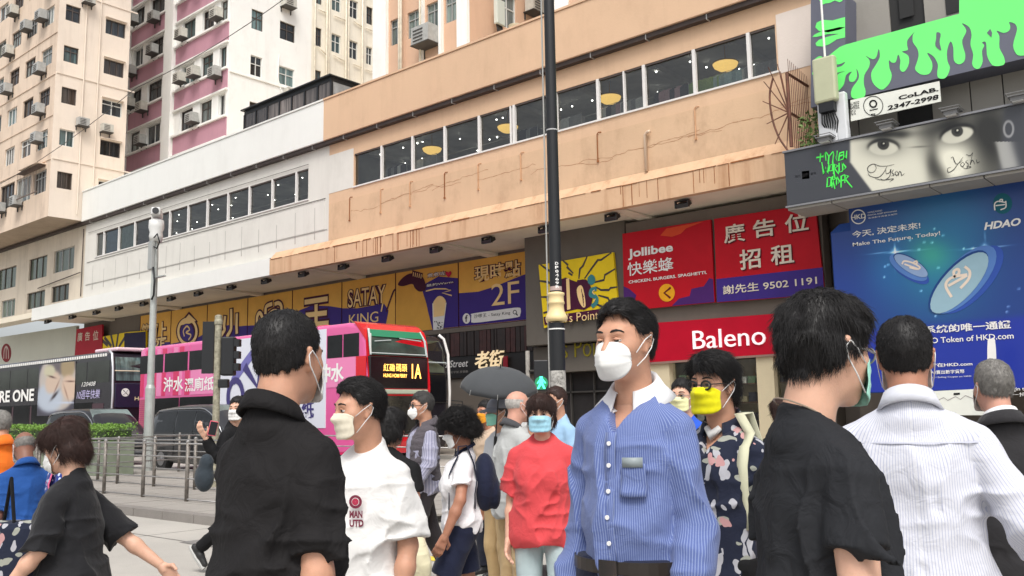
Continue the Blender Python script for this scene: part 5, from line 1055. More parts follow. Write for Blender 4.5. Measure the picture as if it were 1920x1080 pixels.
def exo(x, y):
    o = np.stack([np.full_like(x, 62), np.full_like(x, 60), np.full_like(x, 74)], 1).astype(float)
    def put(m, c): 
        nonlocal o
        m = np.clip(m, 0, 1)[:, None]; o = o*(1-m)+np.array(c, float)*m
    put(ell(x, y, 660, 700, 215, 320, 0, .1), (196, 186, 178)); put(ell(x, y, 560, 880, 150, 160, 0, .3), (190, 200, 214)); put(ell(x, y, 640, 520, 90, 110, 0, .3), (104, 96, 100)); put(ell(x, y, 770, 520, 80, 140, .1, .3), (166, 146, 112))
    put(ell(x, y, 600, 700, 80, 130, .3, .3), (214, 190, 170)); put(ell(x, y, 790, 760, 90, 140, -.1, .3), (220, 192, 170)); put(ell(x, y, 565, 575, 60, 70, .3, .4), (206, 200, 170)); put(gs(x, y, 590, 640, 40, 10, .3), (90, 60, 56)); put(gs(x, y, 800, 690, 50, 9), (110, 80, 70)); put(gs(x, y, 620, 850, 60, 14, -.9), (40, 30, 34)); put(gs(x, y, 760, 930, 120, 12), (200, 210, 230)); put(gs(x, y, 640, 760, 8, 90, .4)*.6, (120, 84, 74)); put(gs(x, y, 750, 820, 8, 90, -.3)*.6, (130, 92, 80))
    return o
gp = gradient_print('portrait_print', atY(*c8(440, 700), YB2).x, atY(*c8(850, 700), YB2).x, 1.75, 4.05, YB2, 110, 90, exo, t, 3, (0, 600, 6)); gp.location = (-CX0, -YB2, 0)
quadp('upper_windscreen', M_PANE[0], [(L+.04, .16, 3.1), (L+.04, W-.16, 3.1), (L-.05, W-.16, 3.8), (L-.19, W-.22, 4.08), (L-.19, .22, 4.08), (L-.05, .16, 3.8)], t)
MB().tube([(L+.06, .1, 3.5), (L+.06, W-.1, 3.5)], .025, 6).build('grab_rail', mat('rail_cream', (.7, .6, .45), .4), t)
MB().tube([(L+.02, .03, .6), (L+.09, .03, 2.6), (L+.02, .03, 3.6), (L-.15, .05, 4.2), (L-.5, .08, 4.38)], .045, 8).build('corner_trim', mat('silver_trim', (.62, .63, .66), .3, metal=.4), t, smooth=True)
MB().box(L-.1, L+.1, .12, W-.12, 2.0, 3.0).build('display_panel', NAVY, t, bevel=.03)
def ftext2(s, y0, y1, z0, z1, m, bold=0):
    v_, f = glyphs(s, bold); mn, mx = v_.min(0), v_.max(0); b = MB(); b.v = [(L+.107, y0+(p[0]-mn[0])*(y1-y0)/(mx[0]-mn[0]), z0+(p[1]-mn[1])*(z1-z0)/(mx[1]-mn[1])) for p in v_]; b.f = list(f); b.mi = [0]*len(f); b.build('front_letters', m, t)
ftext2('Happy 10th', .95, 2.3, 2.25, 2.45, mat('gold_letters', (.8, .66, .4), .4), .01); ftext2('EXO', 1.2, 1.7, 2.6, 2.72, LED)
b = MB(); b.tube([(L+.10, .55, 2.62), (L+.112, .55, 2.62)], .17, 18); b.build('round_logo', M_WHITE, t); b = MB(); b.tube([(L+.115, .45, 2.52), (L+.115, .65, 2.72)], .014, 4); b.tube([(L+.115, .45, 2.72), (L+.115, .65, 2.52)], .014, 4); b.build('logo_cross', BBK, t)
# third bus, behind
YB3 = 20.3; DX1 = Xat(838, YB3+2.5, 3.0)
t, L, W, g = bus('dark double decker bus mostly hidden behind the pink bus, silver edged front', DX1-12.5, DX1, YB3, BBK, BBK)
quadp('upper_windscreen', mat('dull_screen', (.09, .10, .07), .06, spec=.8, var=.6, vscale=.8), [(L+.04, .16, 2.95), (L+.04, W-.16, 2.95), (L-.05, W-.16, 3.8), (L-.19, W-.22, 4.08), (L-.19, .22, 4.08), (L-.05, .16, 3.8)], t)
MB().tube([(L+.05, W+.0, .6), (L+.13, W+.0, 2.3), (L+.06, W+.0, 3.6), (L-.1, W-.05, 4.15), (L-.2, W-.2, 4.3)], .05, 8).build('corner_trim', M_WHITE, t, smooth=True)
MB().tube([(L+.06, .1, 3.3), (L+.06, W-.1, 3.3)], .025, 6).build('grab_rail', MATS['trim_pale'], t); MB().box(L-.1, L+.09, .12, W-.12, 1.9, 2.9).build('display_panel', MATS['display_black'], t, bevel=.03)
def f3(s, y0, y1, z0, z1):
    v_, f = glyphs(s, .01); mn, mx = v_.min(0), v_.max(0); b = MB(); b.v = [(L+.1, y0+(p[0]-mn[0])*(y1-y0)/(mx[0]-mn[0]), z0+(p[1]-mn[1])*(z1-z0)/(mx[1]-mn[1])) for p in v_]; b.f = list(f); b.mi = [0]*len(f); b.build('route_letters', LED, t)
f3('12', .75, 1.25, 2.05, 2.6)
b = MB(); [b.tube([(L+.02, W-.1, 2.0-k*.12), (L+.35, W+.4, 1.95-k*.12), (L+.36, W+.45, 1.5)], .018, 5) for k in range(2)]; b.box(L+.3, L+.42, W+.3, W+.55, 1.2, 1.6); b.build('wing_mirror', M_BLACK, t)
# people carriers
def van(label, xf, y0, L=4.95, col=None):
    """front at xf, nose towards +X"""
    t = thing('people_carrier', label, 'van', loc=(xf, y0, 0)); W = 1.85
    st = [(-4.95, .45, 1.0, 1.0, .92), (-4.9, .35, 1.12, 1.2, .97), (-4.75, .3, 1.15, 1.65, .99), (-4.5, .28, 1.14, 1.82, 1), (-3.4, .22, 1.10, 1.90, 1), (-2.3, .2, 1.06, 1.90, 1), (-1.85, .2, 1.05, 1.84, 1), (-1.5, .2, 1.04, 1.70, 1), (-1.1, .22, 1.03, 1.42, .99), (-.75, .24, 1.02, 1.13, .98), (-.35, .28, .93, .98, .95), (-.1, .3, .78, .84, .9), (0, .38, .6, .62, .84)]
    def ring(s):
        x, zb, zl, zr, w = s; h = W/2*w; k = (zr-zl)
        half = [(h*.9, zb), (h, zb+.08), (h*1.0, zb+(zl-zb)*.5), (h*.99, zl), (h*(.99-.06*min(1, k/.5)), zl+k*.45), (h*(.99-.14*min(1, k/.5)), zl+k*.85), (h*(.9-.14*min(1, k/.5)), zl+k*.97), (h*.45, zr+.01)]
        return [(x, -y+W/2, z) for y, z in half]+[(x, W/2, zr+.02)]+[(x, y+W/2, z) for y, z in reversed(half)]
    rings = [ring(s) for s in st]; n = len(rings[0]); b = MB()
    for r in rings: b.v += r
    for i in range(len(rings)-1):
        for k in range(n): k2 = (k+1) % n; b.f.append((i*n+k, i*n+k2, (i+1)*n+k2, (i+1)*n+k)); b.mi.append(0)
    b.f.append(tuple(range(n))); b.f.append(tuple(len(b.v)-n+k for k in reversed(range(n)))); b.mi += [0, 0]
    body = b.build('body', col, t, smooth=True)
    def yside(x, z):
        for i in range(len(st)-1):
            if st[i][0] <= x <= st[i+1][0]:
                u = (x-st[i][0])/(st[i+1][0]-st[i][0]); s = [st[i][q]*(1-u)+st[i+1][q]*u for q in range(5)]; s[0] = x; h = W/2*s[4]; k = s[3]-s[2]
                u2 = max(0, (z-s[2])/max(k, .01)); return W/2-h*(.99-.14*min(1, k/.5)*min(1, u2/.85)), s
        return 0, st[0]
    gm = M_BGL
    for xa, xb in ((-4.45, -3.35), (-3.3, -2.3), (-2.25, -1.3)):
        lo, up = [], []
        for x in np.linspace(xa, xb, 5):
            y, s = yside(x, s_z := 1.12); zt = min(s_t(x, st)-.14, 1.74); y2, _ = yside(x, zt); lo.append((x, y-.012, 1.12)); up.append((x, y2-.014, max(zt, 1.14)))
        q = MB()
        for i in range(4): q.quad(lo[i], lo[i+1], up[i+1], up[i])
        q.build('side_window', gm, t)
    q = MB(); q.quad((-.83, .12, 1.12), (-.83, W-.12, 1.12), (-1.78, W-.26, 1.84), (-1.78, .26, 1.84)); o = q.build('windscreen', mat('sky_windscreen', (.16, .2, .19), .1, spec=.6, var=.5, vscale=1.5), t); o.location = (.035, 0, .035)
    q = MB(); q.tube([(x, yside(x, min(s_t(x, st)-.07, 1.8))[0]-.01, min(s_t(x, st)-.07, 1.8)) for x in np.linspace(-4.7, -.8, 16)], .018, 5); q.build('chrome_strip', mat('chrome', (.6, .6, .6), .2, metal=1), t, smooth=True)
    MB().box(-1.45, -1.2, -.22, -.02, 1.06, 1.24).build('wing_mirror', mat('mirror_shell', (.10, .10, .11), .25, coat=.5), t, bevel=.05)
    for x in (-4.0, -.95): wheel(t, x, -.015, .34, .24)
    for x in (-2.28, -3.33): MB().box(x, x+.012, -.012, .0, .45, 1.1).build('door_seam', M_BLACK, t)
    for x in (-2.1, -3.15): MB().box(x, x+.2, -.03, .0, .92, .96).build('door_handle', MATS['chrome'], t)
    for y in (.2, W-.4): MB().box(-.3, -.07, y-.1, y+.25, .68, .82).build('headlight', M_FLG, t, bevel=.03)
    return t
def s_t(x, st):
    for i in range(len(st)-1):
        if st[i][0] <= x <= st[i+1][0]: u = (x-st[i][0])/(st[i+1][0]-st[i][0]); return st[i][3]*(1-u)+st[i+1][3]*u
    return 1
VBK = mat('van_dark_grey', (.022, .022, .025), .3, coat=.35)
van('dark grey people carrier with chrome window trim waiting beyond the railings', Xat(436, 13.9, 1.0)+.2, 13.9, col=VBK)
van('black people carrier behind the green hedge at far left', Xat(196, 13.9, 1.0), 13.9, col=mat('van_black', (.010, .010, .012), .3, coat=.35))
# ---------------------------------------------------------------- railings on the refuge island
M_STEEL = mat('rail_steel', (.30, .29, .28), .35, metal=.6, var=.3, vscale=9); M_POSTW = mat('post_worn', (.19, .17, .15), .5, metal=.3, var=.5, vscale=14, bump=.5)
def railing(label, p0, n, step, Y, zs=(1.08, .86, .5, .16), closed=False):
    t = thing('pedestrian_railing', label, 'railing')
    for i in range(n+1):
        x = p0+i*step; MB().tube([(x, Y, .12), (x, Y, 1.1)], .033, 10).build('post', M_POSTW, t, smooth=True)
        MB().lathe([(.033, 0), (.036, .02), (.02, .045)], (x, Y, 1.1), 10).build('post_cap', M_STEEL, t)
    for z in zs: MB().tube([(p0-.1, Y, z+.12*(z < 1.0)*0), (p0+n*step+.05, Y, z)], .017 if z > .9 else .013, 8).build('rail', M_STEEL, t, smooth=True)
    return t
railing('steel pedestrian railing nearest the crossing, on the front edge of the island', -15.89-3*1.5, 5, 1.5, 8.18)
railing('steel pedestrian railing in the middle of the island', -19.8-1.6, 5, 1.6, 9.6)
railing('steel pedestrian railing at the back edge of the island before the vans', -34, 12, 1.9, 12.6)
t = thing('pedestrian_railing', 'short steel railing running across the island between its two edges', 'railing')
for y in (8.6, 10.0, 11.4, 12.3): MB().tube([(-21.6, y, .12), (-21.6, y, 1.1)], .033, 10).build('post', M_POSTW, t, smooth=True)
for z in (1.08, .86, .5): MB().tube([(-21.6, 8.2, z), (-21.6, 12.5, z)], .016, 8).build('rail', M_STEEL, t, smooth=True)
# hedge in planter
hp_ = thing('hedge_planter', 'clipped bright green hedge in a pale planter box at the left edge', 'planter'); random.seed(31)
HX0, HX1, HY = Xat(8, 10.6, 1.3), Xat(196, 10.6, 1.3), 10.6
box('planter_box', mat('planter_paint', srgb(120, 128, 110), .6, var=.2, vscale=3), HX0, HX1, HY, HY+.8, .12, .98, hp_, bevel=.02)
b = MB(); nleaf = 9000
for i in range(nleaf):
    x = random.uniform(HX0-.03, HX1+.05); y = HY+random.uniform(-.06, .86); bumpz = .09*noise.noise(Vector((x*1.7, y*2, 0)))+.05*noise.noise(Vector((x*6, y*6, 3)))
    z = random.choice([random.uniform(.98, 1.36+bumpz), 1.3+bumpz+random.random()*.1]); c = Vector((x, y, z))
    d = Vector((random.gauss(0, 1), random.gauss(0, 1), random.gauss(.5, .8))).normalized()*random.uniform(.022, .04); e = d.cross(Vector((random.gauss(0, 1), random.gauss(0, 1), random.gauss(0, 1)))).normalized()*.014
    b.quad(c-d, c+e, c+d, c-e)
b.build('foliage', mat('hedge_leaf', (.16, .30, .045), .55, var=.5, vscale=5), hp_, kind='stuff')
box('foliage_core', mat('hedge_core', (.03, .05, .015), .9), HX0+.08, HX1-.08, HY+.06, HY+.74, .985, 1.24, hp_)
# ---------------------------------------------------------------- poles
cp = atD(276, 888, 24.6); cp.z = .0; M_GALV = mat('galvanised_pole', (.40, .42, .40), .45, metal=.2, var=.15, vscale=5)
ct = thing('camera_pole', 'slim grey pole with a pan and tilt traffic camera on top', 'camera pole', loc=(cp.x, cp.y, .1))
MB().lathe([(.13, 0), (.13, 2.25), (.095, 2.35), (.085, 5.9), (.07, 6.4)], n=16).build('pole', M_GALV, ct, smooth=False)
MB().box(-.12, .1, -.16, -.07, 5.55, 6.35).build('junction_box', mat('box_grey', (.33, .34, .33), .5), ct, bevel=.01); MB().box(.1, .55, -.05, .05, 5.3, 5.34).build('bracket', M_GALV, ct)
MB().lathe([(.16, 6.35), (.19, 6.5), (.17, 6.6), (.21, 6.75), (.2, 6.95), (.1, 7.0)], n=18).build('camera_base', mat('camera_white', (.62, .62, .6), .4), ct, smooth=True)
mm = Matrix.Translation((0, 0, 7.14)) @ Matrix.Rotation(R(-35), 4, 'Z') @ Matrix.Rotation(R(-6), 4, 'Y')
o = MB().box(-.32, .26, -.13, .13, -.1, .13, mm).build('camera_head', MATS['camera_white'], ct, bevel=.04); MB().tube([mm @ Vector((.26, 0, .01)), mm @ Vector((.3, 0, .01))], .09, 16).build('lens', M_BLACK, ct)
b = MB(); b.tube([(0, -.1, 6.4), (.35, -.15, 6.5), (.5, -.15, 6.25), (.3, -.12, 6.1), (.05, -.1, 6.2)], .02, 6); b.tube([(.1, -.1, 5.6), (.2, -.1, 5.2), (.18, -.1, 4.8), (.08, -.1, 4.7)], .03, 6); b.build('cable', M_BLACK, ct, smooth=True)
tp = atD(403, 850, 18.5); tl = thing('traffic_light', 'traffic light pole seen from behind with two black signal heads, mottled paint', 'traffic light', loc=(tp.x, tp.y, .12))
MB().lathe([(.07, 0), (.07, 3.3), (.085, 3.32), (.085, 3.4), (.075, 3.42), (.075, 3.5), (.02, 3.52)], n=14).build('pole', mat('mottled_paint', (.28, .26, .19), .6, var=.55, vscale=14, bump=.3), tl)
rot = Matrix.Rotation(YAW, 4, 'Z')
MB().box(-.32, -.08, -.02, .02, 2.3, 3.38, rot).build('backing_board', M_BLACK, tl); MB().box(-.29, -.1, .02, .2, 2.35, 3.33, rot).build('signal_head', M_BLACK, tl, bevel=.02)
MB().box(.09, .36, -.1, .14, 2.25, 3.05, rot).build('signal_head', M_BLACK, tl, bevel=.03); b = MB(); [b.box(.34, .46, -.08, .1, 2.35+.25*k, 2.5+.25*k, rot) for k in range(3)]; b.build('lamp_visors', M_BLACK, tl)
MB().box(.05, .25, -.1, .06, 2.0, 2.18, rot).build('push_unit', M_BLACK, tl, bevel=.02)
lpw = atD(1046, 700, 13.0); LP = thing('lamp_post', 'tall black lamp post with a cream moulded collar and a white number strip', 'lamp post', loc=(lpw.x, lpw.y, 0))
zz_ = lambda py, px=1046: atD(px, py, 13.0).z
def lpz(py):  # height on the post axis seen at image row py
    lo, hi = -1.0, 12.0
    for _ in range(40):
        m = (lo+hi)/2; _, y = proj_np(lpw.x, lpw.y, m)
        if y > py: lo = m
        else: hi = m
    return lo
zc0, zc1 = lpz(603), lpz(548)
MB().lathe([(.16, 0), (.16, .2), (.112, .25), (.112, zc0-.02)], n=24).build('pole_lower', M_BLACK, LP, smooth=False); MB().lathe([(.088, zc1), (.084, 5.4), (.076, 9.5)], n=24).build('pole_upper', M_BLACK, LP)
dz = zc1-zc0; MB().lathe([(.115, zc0), (.145, zc0+.01*dz), (.165, zc0+.1*dz), (.15, zc0+.2*dz), (.115, zc0+.36*dz), (.11, zc0+.58*dz), (.122, zc0+.6*dz), (.122, zc0+.66*dz), (.112, zc0+.7*dz), (.112, zc0+.86*dz), (.124, zc0+.9*dz), (.122, zc0+.97*dz), (.09, zc1)], n=28).build('collar', mat('cream_collar', srgb(222, 200, 150), .5, var=.08), LP, smooth=True)
MB().lathe([(.089, 0), (.089, .06)], (0, 0, zc1+.02), 24).build('band', mat('band_pinkish', (.45, .33, .3), .5), LP); MB().lathe([(.119, 0), (.119, .018)], (0, 0, zc0-.12), 24).build('band', M_WHITE, LP)
for k, py in enumerate((246,)): MB().lathe([(.088, 0), (.088, .02)], (0, 0, lpz(py)), 24).build('band', mat('grey_band', (.4, .4, .4), .5), LP)
MB().tube([(-.11, -.06, zc0-2.2), (-.10, -.06, 9.5)], .012, 6).build('conduit', mat('conduit_grey', (.35, .35, .33), .5), LP)
v0 = (lpw-C0).normalized(); ang = math.atan2(-lpw.y, -lpw.x)
zt_ = lpz(492); zb_ = lpz(543); chs = 'DP0469B'
def wrap_text(ch, a0, zc, h, w, r, m):
    v_, f = glyphs(ch, .03); mn, mx = v_.min(0), v_.max(0); b = MB()
    for p in v_:
        u = ((p[0]-mn[0])/(mx[0]-mn[0])-.5)*w; a = a0+u/r; b.v.append((math.cos(a)*r, math.sin(a)*r, zc+((p[1]-mn[1])/(mx[1]-mn[1])-.5)*h))
    b.f = list(f); b.mi = [0]*len(f); b.build('post_number', m, LP)
for k, ch in enumerate(chs): wrap_text(ch, ang+.25, zt_-(k+.5)*(zt_-zb_)/len(chs), (zt_-zb_)/len(chs)*.72, .05, .0895, M_WHITE)
b = MB(); b.box(-.02, .09, -.14, -.115, 1.25, 1.5, Matrix.Rotation(.6, 4, 'Z')); b.build('sticker', mat('sticker_white', (.55, .55, .52), .6, var=.5, vscale=40), LP)
MB().lathe([(.1135, 0), (.1135, .34)], (0, 0, lpz(740)), 24).build('torn_posters', mat('torn_poster', (.32, .31, .29), .8, var=.9, vscale=22), LP)
# pedestrian signal
gp_ = atD(1015, 718, 24.5); pgm = thing('pedestrian_signal', 'pedestrian signal showing a lit green walking man', 'traffic light', loc=(gp_.x, gp_.y, .1))
MB().lathe([(.06, 0), (.06, 3.1)], (-.55, .1, 0), 12).build('pole', mat('signal_pole', (.32, .30, .27), .6, var=.4, vscale=8), pgm); b = MB(); z = gp_.z-.1
rot = Matrix.Rotation(YAW*.95, 4, 'Z'); b.box(-.2, .2, -.02, .2, z-.22, z+.62, rot); b.build('signal_head', M_BLACK, pgm, bevel=.03); MB().tube([(-.55, .1, z+.35), (-.1, .1, z+.35)], .03, 6).build('arm', M_GRILL, pgm)
gl = mat('green_glow', (.05, .9, .4), .5, emit=(.05, 1, .45), estr=2.4); b = MB()
b.v = []; V = lambda x, zz: tuple(rot @ Vector((x, -.035, z+zz)))
b.quad(V(-.04, .11), V(.04, .11), V(.04, .17), V(-.04, .17)); b.quad(V(-.05, -.02), V(.05, -.02), V(.06, .1), V(-.05, .1)); b.quad(V(-.12, -.16), V(-.07, -.16), V(.02, -.01), V(-.05, -.01)); b.quad(V(.06, -.16), V(.11, -.16), V(.05, -.01), V(-.02, -.01)); b.quad(V(-.12, .0), V(-.1, -.03), V(-.02, .08), V(-.04, .1)); b.quad(V(.1, -.02), V(.13, .0), V(.05, .1), V(.03, .08))
b.build('green_man', gl, pgm); bb = MB(); bb.quad(*[tuple(rot @ Vector((.18*math.cos(a), -.028, z+.18*math.sin(a)))) for a in np.linspace(0, 2*math.pi, 20)[:-1]]); bb.build('lamp_disc', mat('green_disc', (.01, .12, .05), .4, emit=(.01, .3, .12), estr=.5), pgm)
# ---------------------------------------------------------------- people: implicit bodies and clothes meshed on a fine grid
A3 = lambda *p: np.array(p, float)
_rs = np.random.RandomState(5); _LAT = _rs.rand(32, 32, 32)
def vnoise(P):
    i = np.floor(P).astype(int); f = P-i; f = f*f*(3-2*f); i &= 31; j = (i+1) & 31
    g = lambda a, b, c: _LAT[a, b, c]
    x0, y0, z0 = i[..., 0], i[..., 1], i[..., 2]; x1, y1, z1 = j[..., 0], j[..., 1], j[..., 2]; fx, fy, fz = f[..., 0], f[..., 1], f[..., 2]
    c = lambda a, b, t: a+(b-a)*t
    return c(c(c(g(x0, y0, z0), g(x1, y0, z0), fx), c(g(x0, y1, z0), g(x1, y1, z0), fx), fy), c(c(g(x0, y0, z1), g(x1, y0, z1), fx), c(g(x0, y1, z1), g(x1, y1, z1), fx), fy), fz)
def d_cap(P, a, b, ra, rb):
    a, b = A3(*a), A3(*b); ab = b-a; t = np.clip(((P-a)@ab)/max(ab@ab, 1e-9), 0, 1)
    return np.linalg.norm(P-a-t[..., None]*ab, axis=-1)-(ra+(rb-ra)*t)
def d_ell(P, c, r, M=None):
    q = P-A3(*c)
    if M is not None: q = q@M
    r = A3(*r); k0 = np.linalg.norm(q/r, axis=-1); k1 = np.linalg.norm(q/(r*r), axis=-1); return k0*(k0-1)/np.maximum(k1, 1e-6)
def smin(a, b, k): h = np.clip(.5+.5*(b-a)/k, 0, 1); return b+(a-b)*h-k*h*(1-h)
def prim_box(p):
    if p[0] == 'cap': a, b = np.array(p[1]), np.array(p[2]); r = max(p[3], p[4]); return np.minimum(a, b)-r, np.maximum(a, b)+r
    r = max(p[2]) if len(p) > 3 and p[3] is not None else np.array(p[2]); return np.array(p[1])-r, np.array(p[1])+r
def mesh_sdf(prims, h, k=.03, post=None, pad=.03, lo=None, hi=None, sleeves=()):
    bx = [prim_box(p) for p in list(prims)+[q for g in sleeves for q in g[0]] if p[0] in ('cap', 'ell')]
    L = np.min([b[0] for b in bx], 0)-pad; H = np.max([b[1] for b in bx], 0)+pad
    if lo is not None: L = np.maximum(L, lo)
    if hi is not None: H = np.minimum(H, hi)
    n = np.ceil((H-L)/h).astype(int)+1
    ax = [L[i]+np.arange(n[i])*h for i in range(3)]; D = np.full(n, .5)
    for p in prims:
        kk = k
        sub = isinstance(p[-1], str); q = p[:-1] if sub else p
        a, b = prim_box(q); m = kk*1.5+.03
        s = [slice(max(0, int((a[i]-m-L[i])/h)), max(0, min(n[i], int((b[i]+m-L[i])/h)+2))) for i in range(3)]
        if any(x.stop <= x.start for x in s): continue
        P = np.stack(np.meshgrid(ax[0][s[0]], ax[1][s[1]], ax[2][s[2]], indexing='ij'), -1)
        d = d_cap(P, *q[1:]) if q[0] == 'cap' else d_ell(P, *q[1:])
        D[tuple(s)] = -smin(-D[tuple(s)], d, .012) if sub else smin(D[tuple(s)], d, kk)
    pc0 = getattr(post, 'cut0', None)
    if pc0 is not None: D = np.maximum(D, pc0(np.stack(np.meshgrid(*ax, indexing='ij'), -1)))
    for g, e, dr in sleeves:      # each sleeve ends in its own hem and only then joins the trunk
        bb = [prim_box(q) for q in g]; a = np.min([q[0] for q in bb], 0)-.05; b = np.max([q[1] for q in bb], 0)+.05
        s = tuple(slice(max(0, int((a[i]-L[i])/h)), max(0, min(n[i], int((b[i]-L[i])/h)+2))) for i in range(3))
        P = np.stack(np.meshgrid(ax[0][s[0]], ax[1][s[1]], ax[2][s[2]], indexing='ij'), -1); d = np.full(P.shape[:3], .5)
        for q in g: d = smin(d, d_cap(P, *q[1:]), .02)
        d = np.maximum(d, (P-e)@dr); D[s] = smin(D[s], d, .011)
    if post is not None:
        P = np.stack(np.meshgrid(*ax, indexing='ij'), -1); near = np.abs(D) < .09
        D2 = D.copy(); D2[near] = post(P[near], D[near]); far = ~near
        cut = getattr(post, 'cut', None)
        if cut is not None: c = cut(P); D2 = np.maximum(D2, c)
        D = D2
    D[0] = D[-1] = .5; D[:, 0] = D[:, -1] = .5; D[:, :, 0] = D[:, :, -1] = .5
    return nets(D, L, h)
def nets(D, L, h):
    S = D < 0; n = D.shape; c = [n[0]-1, n[1]-1, n[2]-1]
    acc = np.zeros(c+[3]); cnt = np.zeros(c)
    for ax in range(3):
        o = [q for q in range(3) if q != ax]
        for da in (0, 1):
            for db in (0, 1):
                s0 = [None]*3; s1 = [None]*3
                s0[ax] = slice(0, n[ax]-1); s1[ax] = slice(1, n[ax])
                for q, d in ((o[0], da), (o[1], db)): s0[q] = s1[q] = slice(d, d+n[q]-1)
                a, b = D[tuple(s0)], D[tuple(s1)]; x = S[tuple(s0)] != S[tuple(s1)]
                w = np.where(x)
                if len(w[0]) == 0: continue
                t = a[w]/(a[w]-b[w]); off = np.zeros((len(t), 3)); off[:, ax] = t; off[:, o[0]] = da; off[:, o[1]] = db
                acc[w] += off; cnt[w] += 1
    w = np.where(cnt > 0); idx = np.full(c, -1); idx[w] = np.arange(len(w[0]))
    V = L+(np.stack(w, -1)+acc[w]/cnt[w][:, None])*h; F = []
    for ax in range(3):
        u, v = (ax+1) % 3, (ax+2) % 3
        s0 = [slice(1, n[q]-1) for q in range(3)]; s1 = list(s0); s0[ax] = slice(0, n[ax]-1); s1[ax] = slice(1, n[ax])
        a, b = S[tuple(s0)], S[tuple(s1)]; x = a != b; w = np.array(np.where(x))
        if w.shape[1] == 0: continue
        base = w.copy(); base[u] += 1; base[v] += 1; fl = a[tuple(w)]
        q = []
        for du, dv in ((0, 0), (-1, 0), (-1, -1), (0, -1)):
            e = base.copy(); e[u] += du; e[v] += dv; q.append(idx[tuple(e)])
        q = np.stack(q, -1); q[~fl] = q[~fl][:, ::-1]; F.append(q)
    F = np.concatenate(F) if F else np.zeros((0, 4), int); F = F[(F >= 0).all(1)]
    return V, F
def normals(V, F):
    N = np.zeros_like(V); n = np.cross(V[F[:, 2]]-V[F[:, 0]], V[F[:, 3]]-V[F[:, 1]])
    for i in range(4): np.add.at(N, F[:, i], n)
    return N/np.maximum(np.linalg.norm(N, axis=1), 1e-9)[:, None]
def np_mesh(name, V, F, m, parent, attrs=None, smooth=True, **pr):
    me = bpy.data.meshes.new(name); me.vertices.add(len(V)); me.vertices.foreach_set('co', np.ascontiguousarray(V, dtype=np.float32).ravel())
    F = np.asarray(F); me.loops.add(F.size); me.loops.foreach_set('vertex_index', F.ravel().astype(np.int32)); me.polygons.add(len(F))
    me.polygons.foreach_set('loop_start', np.arange(0, F.size, F.shape[1], dtype=np.int32)); me.update(calc_edges=True)
    if smooth: me.polygons.foreach_set('use_smooth', [True]*len(F))
    for k, v in (attrs or {}).items():
        a = me.attributes.new(k, 'FLOAT', 'POINT'); a.data.foreach_set('value', v.astype(np.float32))
    me.materials.append(m); me.validate(); o = bpy.data.objects.new(name, me); COL.objects.link(o)
    if parent: o.parent = parent
    for k, v in pr.items(): o[k] = v
    return o
